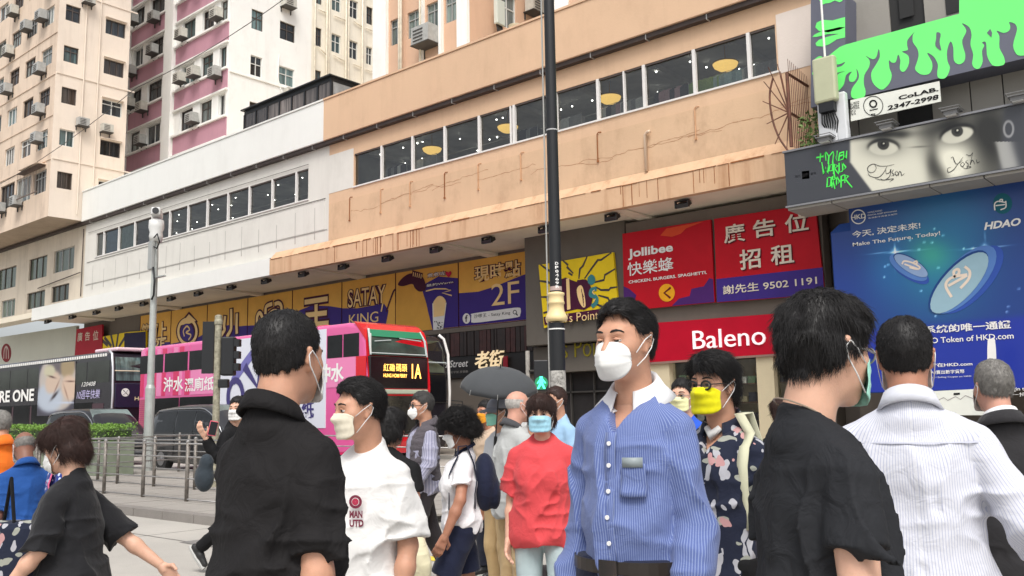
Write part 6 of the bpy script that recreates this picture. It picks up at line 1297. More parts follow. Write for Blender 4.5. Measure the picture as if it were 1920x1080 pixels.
# ---- materials for people
def skin_mat(name, col):
    m = mat(name, col, .5, var=.10, vscale=22, bump=.12, bscale=260, spec=.4); b = m.node_tree.nodes['Principled BSDF']
    b.inputs['Subsurface Weight'].default_value = .12; b.inputs['Subsurface Radius'].default_value = (.02, .008, .004); b.inputs['Subsurface Scale'].default_value = .5
    return m
SK = {k: skin_mat('skin_'+k, srgb(*v)) for k, v in dict(light=(208, 164, 140), mid=(192, 144, 118), tan=(172, 122, 98), ruddy=(200, 150, 130), dark=(132, 92, 76)).items()}
def cloth_mat(name, col, var=.12, bump=.35, fine=True, stripe=None, sheen=.1, rough=.85):
    if name in MATS: return MATS[name]
    m = bpy.data.materials.new(name); m.use_nodes = True; t = m.node_tree; b = t.nodes['Principled BSDF']; L = t.links.new
    b.inputs['Roughness'].default_value = rough; b.inputs['Sheen Weight'].default_value = sheen; b.inputs['Specular IOR Level'].default_value = .25
    tc = nn(t, 'ShaderNodeTexCoord'); n = nn(t, 'ShaderNodeTexNoise'); n.inputs['Scale'].default_value = 9; n.inputs['Detail'].default_value = 5; L(tc.outputs['Object'], n.inputs['Vector'])
    mr = nn(t, 'ShaderNodeMapRange'); mr.inputs['To Min'].default_value = 1-var; mr.inputs['To Max'].default_value = 1+var; L(n.outputs['Fac'], mr.inputs['Value'])
    vm = nn(t, 'ShaderNodeVectorMath', operation='SCALE'); vm.inputs[0].default_value = col; L(mr.outputs[0], vm.inputs['Scale'])
    if stripe:
        pitch, col2, wd = stripe
        at = nn(t, 'ShaderNodeAttribute'); at.attribute_name = 'around'
        mu = nn(t, 'ShaderNodeMath', operation='MULTIPLY'); mu.inputs[1].default_value = 1/pitch; L(at.outputs['Fac'], mu.inputs[0])
        fr = nn(t, 'ShaderNodeMath', operation='FRACT'); L(mu.outputs[0], fr.inputs[0]); lt = nn(t, 'ShaderNodeMath', operation='LESS_THAN'); lt.inputs[1].default_value = wd; L(fr.outputs[0], lt.inputs[0])
        mx = nn(t, 'ShaderNodeMix', data_type='RGBA'); mx.inputs['B'].default_value = tuple(col2)+(1,); L(vm.outputs[0], mx.inputs['A']); L(lt.outputs[0], mx.inputs['Factor']); L(mx.outputs['Result'], b.inputs['Base Color'])
    else: L(vm.outputs[0], b.inputs['Base Color'])
    n2 = nn(t, 'ShaderNodeTexNoise'); n2.inputs['Scale'].default_value = 14; n2.inputs['Detail'].default_value = 3; n2.inputs['Distortion'].default_value = 1.2; L(tc.outputs['Object'], n2.inputs['Vector'])
    n3 = nn(t, 'ShaderNodeTexNoise'); n3.inputs['Scale'].default_value = 320; L(tc.outputs['Object'], n3.inputs['Vector'])
    b1 = nn(t, 'ShaderNodeBump'); b1.inputs['Strength'].default_value = bump; b1.inputs['Distance'].default_value = .02; L(n2.outputs['Fac'], b1.inputs['Height'])
    b2 = nn(t, 'ShaderNodeBump'); b2.inputs['Strength'].default_value = .12; b2.inputs['Distance'].default_value = .002; L(n3.outputs['Fac'], b2.inputs['Height']); L(b1.outputs[0], b2.inputs['Normal']); L(b2.outputs[0], b.inputs['Normal'])
    MATS[name] = m; return m
def hair_mat(name, col, rough=.38):
    if name in MATS: return MATS[name]
    m = mat(name, col, rough+.14, spec=.35, var=.4, vscale=60); return m
HB = hair_mat('hair_black', (.010, .009, .009)); HBR = hair_mat('hair_brown', (.035, .016, .012), .4); HG = hair_mat('hair_grey', (.20, .19, .175), .5); HSP = hair_mat('hair_salt_pepper', (.055, .052, .05), .45); HW = hair_mat('hair_white', (.45, .43, .4), .5)
M_EYEW = mat('eye_white', (.62, .58, .55), .25); M_IRIS = mat('iris', (.015, .01, .008), .15); M_MASKW = cloth_mat('mask_white', (.74, .74, .72), .03, .12); M_LIP = mat('lips', srgb(170, 96, 86), .5); M_STRAP = mat('mask_strap', (.75, .75, .74), .7)
HS = .95
NH = A3(0, .014, 1.578)     # head centre at rest
def Rz(a): c, s = math.cos(a), math.sin(a); return np.array([[c, -s, 0], [s, c, 0], [0, 0, 1.]])
def Rx(a): c, s = math.cos(a), math.sin(a); return np.array([[1, 0, 0], [0, c, -s], [0, s, c.real]])
def Ry(a): c, s = math.cos(a), math.sin(a); return np.array([[c, 0, s], [0, 1, 0], [-s, 0, c]])
def head_prims(fem=0, fat=0):
    w = .96 if fem else 1; f = 1+fat*.12
    P = [('ell', (0, -.018, .034), (.074*w, .094, .086)), ('ell', (0, .024, -.02), (.064*w*f, .068, .082)), ('ell', (0, .026, -.07), (.050*w*f, .052, .044)), ('cap', (-.012, .066, -.095), (.012, .066, -.095), .017, .017),
         ('cap', (-.032, .073, .026), (.032, .073, .026), .013, .013), ('cap', (-.046, .05, -.018), (-.03, .066, -.03), .02, .018), ('cap', (.046, .05, -.018), (.03, .066, -.03), .02, .018),
         ('ell', (0, .05, -.052), (.034, .042, .034))]
    S = [('cap', (-.047, .092, .006), (-.018, .098, .003), .010, .012, 'sub'), ('cap', (.047, .092, .006), (.018, .098, .003), .010, .012, 'sub')]
    N = [('cap', (0, .086, .012), (0, .107, -.028), .0065, .0115), ('cap', (-.010, .096, -.033), (.010, .096, -.033), .009, .009), ('cap', (-.019, .083, -.062), (.019, .083, -.062), .0075, .0075), ('cap', (-.014, .082, -.073), (.014, .082, -.073), .0085, .0085)]
    return P, S, N
def rotp(p, M, t, s=1):
    """transform a primitive rigidly"""
    if p[0] == 'cap': return ('cap', tuple(M@A3(*p[1])*s+t), tuple(M@A3(*p[2])*s+t), p[3]*s, p[4]*s)+tuple(p[5:])
    q = p[3] if len(p) > 3 and not isinstance(p[3], str) else np.eye(3); tail = ('sub',) if isinstance(p[-1], str) else ()
    return ('ell', tuple(M@A3(*p[1])*s+t), tuple(np.array(p[2])*s), M@q)+tail
def hand_prims(w, d, palmn, curl=.5, flip=1):
    """relaxed hand: wrist point, pointing direction, palm normal; four unequal bent fingers and a thumb"""
    w, d, pn = A3(*w), A3(*d), A3(*palmn); d /= np.linalg.norm(d); pn = pn-d*(pn@d); pn /= np.linalg.norm(pn); s = np.cross(d, pn)*flip; P = []
    P.append(('cap', tuple(w), tuple(w+d*.03), .024, .024))
    for u in (-.024, -.008, .008, .024): P.append(('cap', tuple(w+d*.02+s*u*.7), tuple(w+d*.082+s*u), .0145, .0125))
    for u, L in ((-.029, .9), (-.0098, 1.05), (.0095, 1.0), (.028, .78)):
        a = w+d*.086+s*u; c1 = curl*.5; c2 = curl*1.5; d1 = d*math.cos(c1)+pn*math.sin(c1); d2 = d*math.cos(c2)+pn*math.sin(c2); b = a+d1*.038*L; c = b+d2*.04*L
        P += [('cap', tuple(a), tuple(b), .0092, .0085), ('cap', tuple(b), tuple(c), .0085, .0068)]
    a = w+d*.028-s*.026+pn*.006; b = a+(d*.55-s*.75+pn*.35)*.042; c = b+(d*.9-s*.15+pn*.35)*.032
    P += [('cap', tuple(a), tuple(b), .0125, .0105), ('cap', tuple(b), tuple(c), .0100, .0080)]; return P
def strip_tube(pts, r, n=6):
    b = MB(); b.tube([tuple(p) for p in pts], r, n); return b
_seed = [0]
def person(label, px, py, D, hd, *, skin='mid', hair=HB, style='short', fem=0, fat=0., belly=0., top=None, top_kind='tee', sleeve=.5, hem=.84, bottom=None, pants='long', shoe=None, mask=None, mask_kind='surgical', head_yaw=0, head_pitch=0, head_roll=0,
           arms=None, legs=None, lean=0, fine=False, loose=1.0, collar=None, wr=1.0, shoulders=1.0, glasses=None, look=None, lean_side=0, hand_vis=True, curl=.5, neck_fwd=0.0, open_mouth=0, hair_len=None, squint=0, tuck=False, belt=None, group=None):
    _seed[0] += 1; sd = _seed[0]; rs = np.random.RandomState(sd); hF = .0068 if fine else .0125; hH = .0042 if fine else .0065
    t = thing('person', label, 'person', group)
    S = shoulders; sk = SK[skin]
    arms = arms or {}; legs = legs or {}
    sh = {-1: A3(-.150*S, -.014, 1.325), 1: A3(.150*S, -.014, 1.325)}
    el = {-1: A3(*arms.get('le', (-.192*S, -.045, 1.06))), 1: A3(*arms.get('re', (.192*S, -.045, 1.06)))}
    wr_ = {-1: A3(*arms.get('lw', (-.205*S, .03, .83))), 1: A3(*arms.get('rw', (.205*S, .03, .83)))}
    hip = {-1: A3(-.085, 0, .90), 1: A3(.085, 0, .90)}; kn = {-1: A3(*legs.get('lk', (-.095, .015, .49))), 1: A3(*legs.get('rk', (.095, .015, .49)))}; an = {-1: A3(*legs.get('la', (-.10, -.03, .085))), 1: A3(*legs.get('ra', (.10, -.03, .085)))}
    # lean of the upper body about the hips
    ML = Rx(-lean)@Ry(lean_side); piv = A3(0, 0, .92)
    up = lambda p: ML@(A3(*p)-piv)+piv
    for s in (-1, 1): sh[s] = up(sh[s]); 
    if lean or lean_side:
        for s in (-1, 1): el[s] = up(el[s]); wr_[s] = up(wr_[s])
    hc = up(NH+A3(0, neck_fwd, 0)); MH = ML@Rz(-head_yaw)@Rx(-head_pitch)@Ry(head_roll); nb = up((0, -.035, 1.40))
    upp = lambda p: rotp(p, ML, piv-ML@piv)
    fw = 1+fat*.25
    torso = [('ell', (0, -.002, 1.235), (.146*S*(1-.06*fem), .102*fw, .17)), ('ell', (0, .004+.03*belly, 1.08), (.128*fw*(1-.05*fem)*(.4+.6*S)+.02*belly, .102*fw+.045*belly, .17)), ('ell', (0, -.008, .935), (.144*fw*(1+.05*fem)*(.4+.6*S), .112*fw, .13)), ('cap', (0, -.022, 1.395), (.118*S, -.016, 1.338), .050, .047), ('cap', (0, -.022, 1.395), (-.118*S, -.016, 1.338), .050, .047), ('cap', (0, -.03, 1.40), (0, -.03, 1.44), .060, .045)]
    if fem: torso += [('ell', (-.065, .07, 1.20), (.058, .05, .06)), ('ell', (.065, .07, 1.20), (.058, .05, .06))]
    torso = [upp(p) for p in torso]
    # --- skin: coarse body, fine arms and hands, fine head, one mesh
    VS, FS = [], []; off = [0]
    def add(V, F): VS.append(V); FS.append(F+off[0]); off[0] += len(V)
    body = [rotp(p, np.eye(3), A3(0, 0, 0)) for p in torso]; body = [(p[0], p[1], tuple(np.array(p[2])*.86)) + tuple(p[3:]) if p[0] == 'ell' else (p[0], p[1], p[2], p[3]*.72, p[4]*.60) for p in body]
    for s in (-1, 1):
        body += [('cap', tuple(sh[s]*.85+el[s]*.15-A3(0, 0, .0)), tuple(el[s]), .034, .034)]
        body += [('cap', tuple(hip[s]), tuple(kn[s]), .078, .052), ('cap', tuple(kn[s]), tuple(kn[s]*.55+an[s]*.45+A3(0, -.012, 0)), .05, .052), ('cap', tuple(kn[s]*.6+an[s]*.4), tuple(an[s]), .05, .032)]
    add(*mesh_sdf(body, .014, .03))
    for s in (-1, 1):
        e, w = el[s], wr_[s]; dr = (w-e)/np.linalg.norm(w-e); pn = A3(-s, .25, 0)
        ap = [('cap', tuple(sh[s]*.6+e*.4), tuple(e), .043, .036), ('cap', tuple(e), tuple(e*.65+w*.35), .037, .038), ('cap', tuple(e*.65+w*.35), tuple(w), .038, .025)]
        hp2 = hand_prims(w, dr+A3(0, .08, -.1), pn, curl, s) if hand_vis else [('cap', tuple(w), tuple(w+dr*.09), .025, .03)]
        V, F = mesh_sdf(ap, .009, .02); add(V, F); V, F = mesh_sdf(hp2, .0055 if fine else .0065, .008); add(V, F)
    hp, hs_, hn = head_prims(fem, fat)
    tr = lambda L_: [rotp(p, MH, hc, HS) for p in L_]
    nk = [('cap', tuple(MH@A3(0, -.028, -.045)+hc), tuple(nb), .052*(1-.14*fem)*(1+fat*.15), .058*(1-.1*fem)*(1+fat*.1)), ('cap', tuple(nb), tuple(up((-.045, -.025, 1.345))), .046, .016), ('cap', tuple(nb), tuple(up((.045, -.025, 1.345))), .046, .016)]
    ears = []
    for s in (-1, 1): ears += [('cap', (s*.070, -.012, .018), (s*.079, -.022, .022), .008, .008), ('cap', (s*.079, -.022, .022), (s*.076, -.022, -.012), .0075, .007), ('cap', (s*.070, -.006, .016), (s*.071, -.004, -.028), .009, .009), ('cap', (s*.071, -.018, .0), (s*.070, -.010, -.022), .008, .008)]
    def meshhead(): 
        A = tr(hp); B = tr(hs_); C = tr(hn); E = tr(ears)
        return A, B, C, E
    A, B, C, E = meshhead()
    V, F = mesh_sdf_multi([(A+nk, .028), (B, 'sub'), (C, .012), (E, .006)], hH); add(V, F); Nh = normals(V, F); headV, headN = V, Nh
    o = np_mesh('body', np.concatenate(VS), np.concatenate(FS), sk, t)
    # --- eyes, brows
    hl = lambda *p: MH@(A3(*p)*HS)+hc
    for s in (-1, 1):
        b = MB(); c = hl(s*.0315, .0765, .004); Vv = []; nu, nv = 12, 8
        b.v = [tuple(c+MH@A3(.0125*math.sin(math.pi*j/nv)*math.cos(2*math.pi*i/nu), .0125*math.cos(math.pi*j/nv), .0125*math.sin(math.pi*j/nv)*math.sin(2*math.pi*i/nu)*.62)) for j in range(nv+1) for i in range(nu)]
        for j in range(nv):
            for i in range(nu): b.f.append((j*nu+i, j*nu+(i+1) % nu, (j+1)*nu+(i+1) % nu, (j+1)*nu+i)); b.mi.append(1 if j < 2 else 0)
        b.build('eye', [M_EYEW, M_IRIS], t, smooth=True)
        b = MB(); b.tube([tuple(hl(s*.0185, .0885, .010-squint*.4)), tuple(hl(s*.032, .0895, .0135-squint)), tuple(hl(s*.045, .081, .008-squint*.4))], [.0016, .0026+squint*.35, .0016], 5); b.build('eyelid', sk, t, smooth=True)
        b = MB(); b.tube([tuple(hl(s*.013, .0905, .028)), tuple(hl(s*.022, .0925, .0315)), tuple(hl(s*.034, .0895, .0335)), tuple(hl(s*.046, .0815, .031)), tuple(hl(s*.053, .0745, .0265))], [.0022, .0034, .0036, .0028, .0012], 6); b.build('eyebrow', hair if hair not in (HW,) else HG, t, smooth=True)
    b = MB(); b.tube([tuple(hl(-.022, .089, -.067)), tuple(hl(0, .0925, -.0665)), tuple(hl(.022, .089, -.067))], [.002, .006, .002], 6); b.build('lips', M_LIP, t, smooth=True)
    # --- hair
    build_hair(t, hair, style, hl, MH, hc, rs, fine, fem, headV, headN, hair_len)
    # --- mask
    if mask is not None: build_mask(t, mask, mask_kind, hl, fine, fat)
    if glasses: 
        b = MB(); rr = .021
        for s in (-1, 1):
            ring = [tuple(hl(s*.033+rr*1.1*math.cos(a), .098-.004*abs(math.cos(a)), .002+rr*math.sin(a)*.85)) for a in np.linspace(0, 2*math.pi, 17)]; b.tube(ring, .0022 if glasses != 'thick' else .0036, 6, caps=False); b.tube([tuple(hl(s*.056, .094, .006)), tuple(hl(s*.074, .05, .008)), tuple(hl(s*.078, -.01, .008)), tuple(hl(s*.077, -.028, -.006))], .0022, 5)
        b.tube([tuple(hl(-.011, .1, .005)), tuple(hl(.011, .1, .005))], .002, 5); g = b.build('glasses', M_BLACK if glasses != 'pale' else mat('clear_frame', (.25, .24, .22), .3), t, smooth=True)
        for s in (-1, 1): q = MB(); q.quad(*[tuple(hl(s*.033+rr*math.cos(a), .0985, .002+rr*math.sin(a)*.8)) for a in np.linspace(0, 2*math.pi, 15)[:-1]]); q.build('lens', glass_mat('lens_glass', (.75, .75, .74), .06) if glasses != 'dark' else glass_mat('sunglass', (.04, .04, .04), .1), g)
    # --- top garment
    inf = .014*loose; rot = Rz(rs.rand()*6)@Rx(.5*rs.rand()); o3 = rs.rand(3)*20
    tp = []
    for p in torso:
        if p[0] == 'ell': tp.append((p[0], p[1], tuple(np.array(p[2])+inf))+tuple(p[3:]))
        else: tp.append((p[0], p[1], p[2], p[3]+inf*.75, p[4]+inf*.5))
    if not tuck: tp += [upp(('ell', (0, .0+.02*belly, hem+.05), (.146*fw*(.4+.6*S)+inf*1.2+.008, .112*fw+inf*1.1+.03*belly, .12)))]
    slv = []
    for s in (-1, 1):
        e, w = el[s], wr_[s]; ue = (e-sh[s]); ulen = np.linalg.norm(ue)
        if sleeve <= 1: end = sh[s]+ue*sleeve; slv.append(([('cap', tuple(sh[s]), tuple(end+ue/ulen*.05), .046+inf*.45, .048+inf*.95)], end, ue/ulen))
        else:
            f = sleeve-1; end = e+(w-e)*f; dd = (w-e)/np.linalg.norm(w-e); slv.append(([('cap', tuple(sh[s]), tuple(e), .046+inf*.45, .042+inf*.7), ('cap', tuple(e), tuple(end+dd*.04), .041+inf*.7, .031+inf*.6)], end, dd))
    hemz = hem
    A_ = .5/1.0
    def disp(P, D_):
        q = (P@rot)*np.array([10, 10, 3.6])+o3; q2 = P*np.array([6, 6, 14.])+o3+5+.8*vnoise(P*5)[..., None]
        r1 = 1-np.abs(2*vnoise(q+1.2*vnoise(P*4+o3)[..., None])-1); r2 = 1-np.abs(2*vnoise(q2)-1); r3 = vnoise(P*26+o3)
        low = np.clip((1.42-P[..., 2])/.25, .25, 1)
        return D_-wr*low*np.maximum(-.003, .019*(r1**3-.12)+.012*(r2**3-.15)+.003*(r3-.5))
    def cut(P):
        # neckline
        q = (P-nb); ax_ = hc-nb; ax_ = ax_/np.linalg.norm(ax_); a = q@ax_; rad = np.linalg.norm(q-a[..., None]*ax_, axis=-1)
        fr = q[..., 1]*.35
        vv = np.where((P[..., 1] > nb[1]) & (collar == 'shirt'), (P[..., 2]-(nb[2]-.085)-np.abs(P[..., 0]-nb[0])*1.7)/1.9, -.5)
        return np.maximum(vv, np.where(rad < .15, a+fr*(.9 if collar == 'crew' else 1.4)-(.052 if collar in ('crew', None) else .05), -.5))
    def post(P, D_): return disp(P, D_)
    post.cut = cut; post.cut0 = lambda P: (hemz+.010*np.sin(np.arctan2(P[..., 1], P[..., 0])*3+sd)-P[..., 2]) if not tuck else (.925-P[..., 2])
    if top is not None:
        V, F = mesh_sdf(tp, hF, .035, post, sleeves=slv)
        # distance around the body or sleeve, for woven stripes
        ang = np.abs(np.arctan2(V[:, 0]-0, V[:, 1]+.01)); ar = ang*.14; best = np.full(len(V), 1e9)
        tdist = np.min([d_ell(V, *p[1:]) if p[0] == 'ell' else d_cap(V, *p[1:]) for p in tp[:5]], 0)
        for s in (-1, 1):
            e = el[s]; d1 = d_cap(V, sh[s]+(e-sh[s])*.15, e, .06, .05); dd = (e-sh[s])/np.linalg.norm(e-sh[s]); seg = (sh[s], dd)
            if sleeve > 1:
                d2 = d_cap(V, e, wr_[s], .05, .04); dd2 = (wr_[s]-e)/np.linalg.norm(wr_[s]-e)
            else: d2 = np.full(len(V), 1e9); dd2 = dd
            side = (V[:, 0]*s > .10) if not (lean or lean_side) else ((V-nb)@(ML@A3(1, 0, 0))*s > .10)
            m = side & (np.minimum(d1, d2) < tdist-.004)
            for mm, org, dr in ((m & (d1 <= d2), sh[s], dd), (m & (d2 < d1), e, dd2)):
                if mm.any():
                    u = np.cross(dr, A3(0, 1, .1)); u /= np.linalg.norm(u); v = np.cross(dr, u); q = V[mm]-org; ar[mm] = np.arctan2(q@v, q@u)*.052
        to = np_mesh(top_kind, V, F, top, t, {'around': ar+10})
    # --- bottom garment
    bi = .009*min(loose, 1.3)
    if bottom is not None:
        bp = [('ell', (0, -.006, .93), (.158*fw*(1+.05*fem)+bi, .118*fw+bi+.03*belly, .14))]
        if tuck: bp.append(('cap', (-.05, 0, .96), (.05, 0, .96), .105*fw, .105*fw))
        zend = {'long': .10, 'short': .60, 'skirt': .60, 'knee': .52}[pants]; ankcut = []
        for s in (-1, 1):
            w1 = {'long': .0, 'short': .028, 'skirt': .04, 'knee': .02}[pants]
            bp += [('cap', tuple(hip[s]), tuple(kn[s]), .084+bi, .060+bi+w1)]
            if pants == 'long': bp += [('cap', tuple(kn[s]), tuple(an[s]), .062+bi, .050+bi)]
            dd = (an[s]-kn[s]) if pants == 'long' else (kn[s]-hip[s]); 
            if pants == 'long': ankcut.append((an[s]+A3(0, 0, .0), dd/np.linalg.norm(dd)))
            else:
                f = (.90-zend)/(.90-.49); ankcut.append((hip[s]+(kn[s]-hip[s])*f, dd/np.linalg.norm(dd)))
        topz = .975 if tuck else .95
        def disp2(P, D_):
            q = P*np.array([8, 8, 5.])+o3; r1 = 1-np.abs(2*vnoise(q)-1); return D_-.009*wr*(r1**3-.25)
        def cut2(P):
            c = P[..., 2]-topz
            for k_, (e_, dr) in enumerate(ankcut):
                q = P-e_; a = q@dr; rad = np.linalg.norm(q-a[..., None]*dr, axis=-1); c = np.where((rad < .16) & (a > -.03) & (a < .3), np.maximum(c, a), c)
            return c
        def post2(P, D_): return disp2(P, D_)
        post2.cut = cut2
        V, F = mesh_sdf(bp, hF*1.2, .03, post2); np_mesh({'long': 'trousers', 'short': 'shorts', 'skirt': 'skirt', 'knee': 'shorts'}[pants], V, F, bottom, t)
        if belt:
            b = MB(); rx, ry = .148*fw+.03, .112*fw+.028+.03*belly; n = 40; zz = .955
            for i in range(n+1):
                a = 2*math.pi*i/n; c_, s_ = math.cos(a), math.sin(a); b.v += [(rx*c_, ry*s_, zz-.018), (rx*c_*1.02, ry*s_*1.02, zz-.016), (rx*c_*1.02, ry*s_*1.02, zz+.018), (rx*c_, ry*s_, zz+.018)]
            for i in range(n):
                for k in range(4): A2 = i*4+k; B2 = i*4+(k+1) % 4; b.f.append((A2, A2+4, B2+4, B2)); b.mi.append(0)
            bo = b.build('belt', belt, t, smooth=False); MB().box(-.028, .028, ry*1.02, ry*1.02+.008, zz-.022, zz+.022).build('buckle', MATS['chrome'], bo)
    # --- shoes
    sm = shoe or mat('shoe_black', (.02, .02, .02), .5)
    for s in (-1, 1):
        a = an[s]; d = (an[s]-kn[s]); d /= np.linalg.norm(d); f = np.cross(A3(1, 0, 0), d); f = -f if f[1] < 0 else f
        if f[2] < -.999: f = A3(0, 1, 0)
        f = f/np.linalg.norm(f); u = np.cross(A3(1, 0, 0), f); u = u if u@d < 0 else -u
        heel = a-f*.04-u*(.045); toe = a+f*.16-u*(.052)
        V, F = mesh_sdf([('cap', tuple(a), tuple(a-u*.03), .04, .04), ('cap', tuple(heel), tuple(a+f*.06-u*.04), .034, .038), ('cap', tuple(a+f*.06-u*.04), tuple(toe), .036, .030)], .009, .02)
        so = np_mesh('shoe', V, F, sm, t); b = MB(); q = [heel-f*.035, toe+f*.03]; b.tube([tuple(q[0]-u*.032), tuple((q[0]+q[1])/2-u*.032), tuple(q[1]-u*.028)], [.026, .036, .026], 8); b.build('sole', mat('sole_white', (.5, .5, .48), .7), so)
    # --- placement: the head crown meets its image point at distance D, feet on the ground
    crown = hl(0, -.01, .123)
    if D > 20: hy = 540+((F_+R_*((px-960)/FPX)).z/U_.z)*FPX; k_ = .262*FPX/(D*crown[2]); D = k_*CAM_H/(1-k_*(hy-py)/FPX)
    P = atD(px, py, D); sc = P.z/crown[2]; fwd = Vector((-math.sin(YAW), math.cos(YAW), 0)); rgt = Vector((math.cos(YAW), math.sin(YAW), 0))
    k = R(hd); f = fwd*math.cos(k)+rgt*math.sin(k); az = math.atan2(-f.x, f.y); t.rotation_euler = (0, 0, az); t.scale = (sc,)*3
    q = Matrix.Rotation(az, 3, 'Z') @ Vector((crown[0]*sc, crown[1]*sc, 0)); t.location = (P.x-q.x, P.y-q.y, 0)
    return dict(t=t, hl=hl, up=up, el=el, wr=wr_, sh=sh, sc=sc, nb=nb, hc=hc, torso=tp, MH=MH, kn=kn, an=an)
def mesh_sdf_multi(groups, h, pad=.02):
    allp = [p for g, k in groups for p in g if not isinstance(p[-1], str)]; bx = [prim_box(p) for p in allp]; L = np.min([b[0] for b in bx], 0)-pad; H = np.max([b[1] for b in bx], 0)+pad; n = np.ceil((H-L)/h).astype(int)+1
    ax = [L[i]+np.arange(n[i])*h for i in range(3)]; D = np.full(n, .5)
    for g, k in groups:
        for p in g:
            sub = isinstance(p[-1], str); q = p[:-1] if sub else p; kk = .012 if sub else k; a, b = prim_box(q); m = kk*1.5+.03
            s = [slice(max(0, int((a[i]-m-L[i])/h)), max(0, min(n[i], int((b[i]+m-L[i])/h)+2))) for i in range(3)]
            P = np.stack(np.meshgrid(ax[0][s[0]], ax[1][s[1]], ax[2][s[2]], indexing='ij'), -1); d = d_cap(P, *q[1:]) if q[0] == 'cap' else d_ell(P, *q[1:])
            D[tuple(s)] = -smin(-D[tuple(s)], d, kk) if sub else smin(D[tuple(s)], d, kk)
    D[0] = D[-1] = .5; D[:, 0] = D[:, -1] = .5; D[:, :, 0] = D[:, :, -1] = .5
    return nets(D, L, h)
# hair styles: volume prims in head space, face cut, combing, strand length
def build_hair(t, hm, style, hl, MH, hc, rs, fine, fem, hV, hN, hlen):
    if style == 'none': return
    base = [('ell', (0, -.020, .036), (.079, .099, .091))]; k = .02
    # hairline(front height), side height
    cfg = dict(short=dict(add=[('ell', (0, -.01, .075), (.066, .085, .062))], front=.075, side=.012, nape=-.045, L=.016, lift=.35, n=9000, comb='down'),
               crop=dict(add=[('ell', (0, -.018, .060), (.070, .088, .068))], front=.078, side=.018, nape=-.05, L=.010, lift=.6, n=12000, comb='down'),
               side=dict(add=[('ell', (.006, -.002, .078), (.068, .082, .056)), ('ell', (-.01, .035, .088), (.048, .045, .032))], front=.090, side=.018, nape=-.05, L=.024, lift=.34, n=10000, comb='back'),
               mop=dict(add=[('ell', (0, -.012, .066), (.082, .100, .070)), ('ell', (0, -.05, .015), (.078, .066, .08)), ('ell', (0, .03, .084), (.070, .064, .042))], front=.052, side=-.002, nape=-.068, L=.026, lift=.12, n=15000, comb='mop'),
               swept=dict(add=[('ell', (.01, -.01, .080), (.086, .100, .064)), ('ell', (-.02, .055, .088), (.062, .05, .038)), ('ell', (0, -.05, .0), (.078, .06, .07))], front=.064, side=.0, nape=-.06, L=.045, lift=.2, n=10000, comb='swept'),
               bob=dict(add=[('ell', (0, -.015, .055), (.092, .112, .086)), ('ell', (0, -.05, -.02), (.092, .08, .095)), ('ell', (0, .045, .075), (.07, .055, .05))], front=.038, side=-.05, nape=-.10, L=.05, lift=.08, n=9000, comb='down'),
               curly=dict(add=[('ell', (0, -.015, .055), (.125, .13, .105)), ('ell', (0, -.05, -.015), (.13, .11, .095))], front=.04, side=-.03, nape=-.09, L=.05, lift=.55, n=9000, comb='curl'),
               long=dict(add=[('ell', (0, -.015, .055), (.090, .108, .082)), ('ell', (0, -.055, -.06), (.085, .065, .13))], front=.045, side=-.09, nape=-.2, L=.08, lift=.05, n=7000, comb='down'),
               bald=dict(add=[], front=.5, side=.03, nape=-.05, L=.007, lift=.3, n=5000, comb='down'),
               )[style]
    if style == 'bald': base = [('ell', (0, -.019, .034), (.0755, .0955, .0875))]
    prims = base+cfg['add']+([('ell', (0, -.050, -.012), (.064, .047, .062))] if style != 'bald' else [])
    fr, sd, nape = cfg['front'], cfg['side'], cfg['nape']
    def region(q):
        """limit of hair in head space: >0 means no hair"""
        ang = np.arctan2(np.abs(q[..., 0]), q[..., 1])      # 0 front .. pi back
        lim = np.interp(ang, [0, .55, .95, 1.30, 1.62, 2.1, math.pi], [fr, fr*.92, fr*.6+sd*.1, sd+.005, sd+.0, nape*.55, nape])
        lim = lim+.004*np.sin(ang*23+q[..., 0]*60)
        c = lim-q[..., 2]
        if style == 'bald': c = np.maximum(c, q[..., 2]-(.055-.03*(q[..., 1] > .0)))
        return c
    def post(P, D_):
        amp = dict(short=.003, crop=.0015, side=.004, mop=.008, swept=.006, bob=.004, curly=.014, long=.005, bald=.001)[style]
        q = P*np.array([34, 18, 26.]) if style != 'curly' else P*np.array([38, 38, 38.]); r = 1-np.abs(2*vnoise(q+7)-1)
        return D_-amp*(r-.5)*2
    post.cut = region
    V, F = mesh_sdf(prims, .0045 if fine else .0065, k, post, pad=.02)
    if len(F) == 0: return
    Nn = normals(V, F); W = (V*HS)@MH.T+hc
    cap = np_mesh('hair', W, F, hm, t)
    # strands
    n = int(cfg['n']*(1 if fine else .3)); outer = np.where((np.linalg.norm(V-A3(0, -.02, .03), axis=1) > .06) & (region(V) < .004) & (Nn[:, 2] > -.75))[0]
    if len(outer) < 10: return
    ii = outer[rs.randint(0, len(outer), n)]; p = V[ii]+rs.normal(0, .002, (n, 3)); nrm = Nn[ii]; m = 6
    comb = cfg['comb']; crown = A3(0, -.055, .12)
    if comb == 'down': c = (p-crown); c[:, 2] -= .06
    elif comb == 'side': c = np.stack([-.6+0*p[:, 0], .25+0*p[:, 0], -.15-np.abs(p[:, 0])*6], 1)+(p-crown)*4
    elif comb == 'back': c = np.stack([-.25+p[:, 0]*3, -1+0*p[:, 0], .25-np.abs(p[:, 0])*6-(p[:, 1] < -.04)*1.2], 1)
    elif comb == 'swept': c = np.stack([-.5*np.sign(p[:, 0]-.02)*-1, -.55+0*p[:, 0], -.15-np.abs(p[:, 0])*7-(p[:, 1] < -.04)*1.0], 1)
    elif comb == 'mop': c = (p-crown)*5; c[:, 2] -= .3; c += rs.normal(0, .16, (n, 3))
    else: c = rs.normal(0, 1, (n, 3))
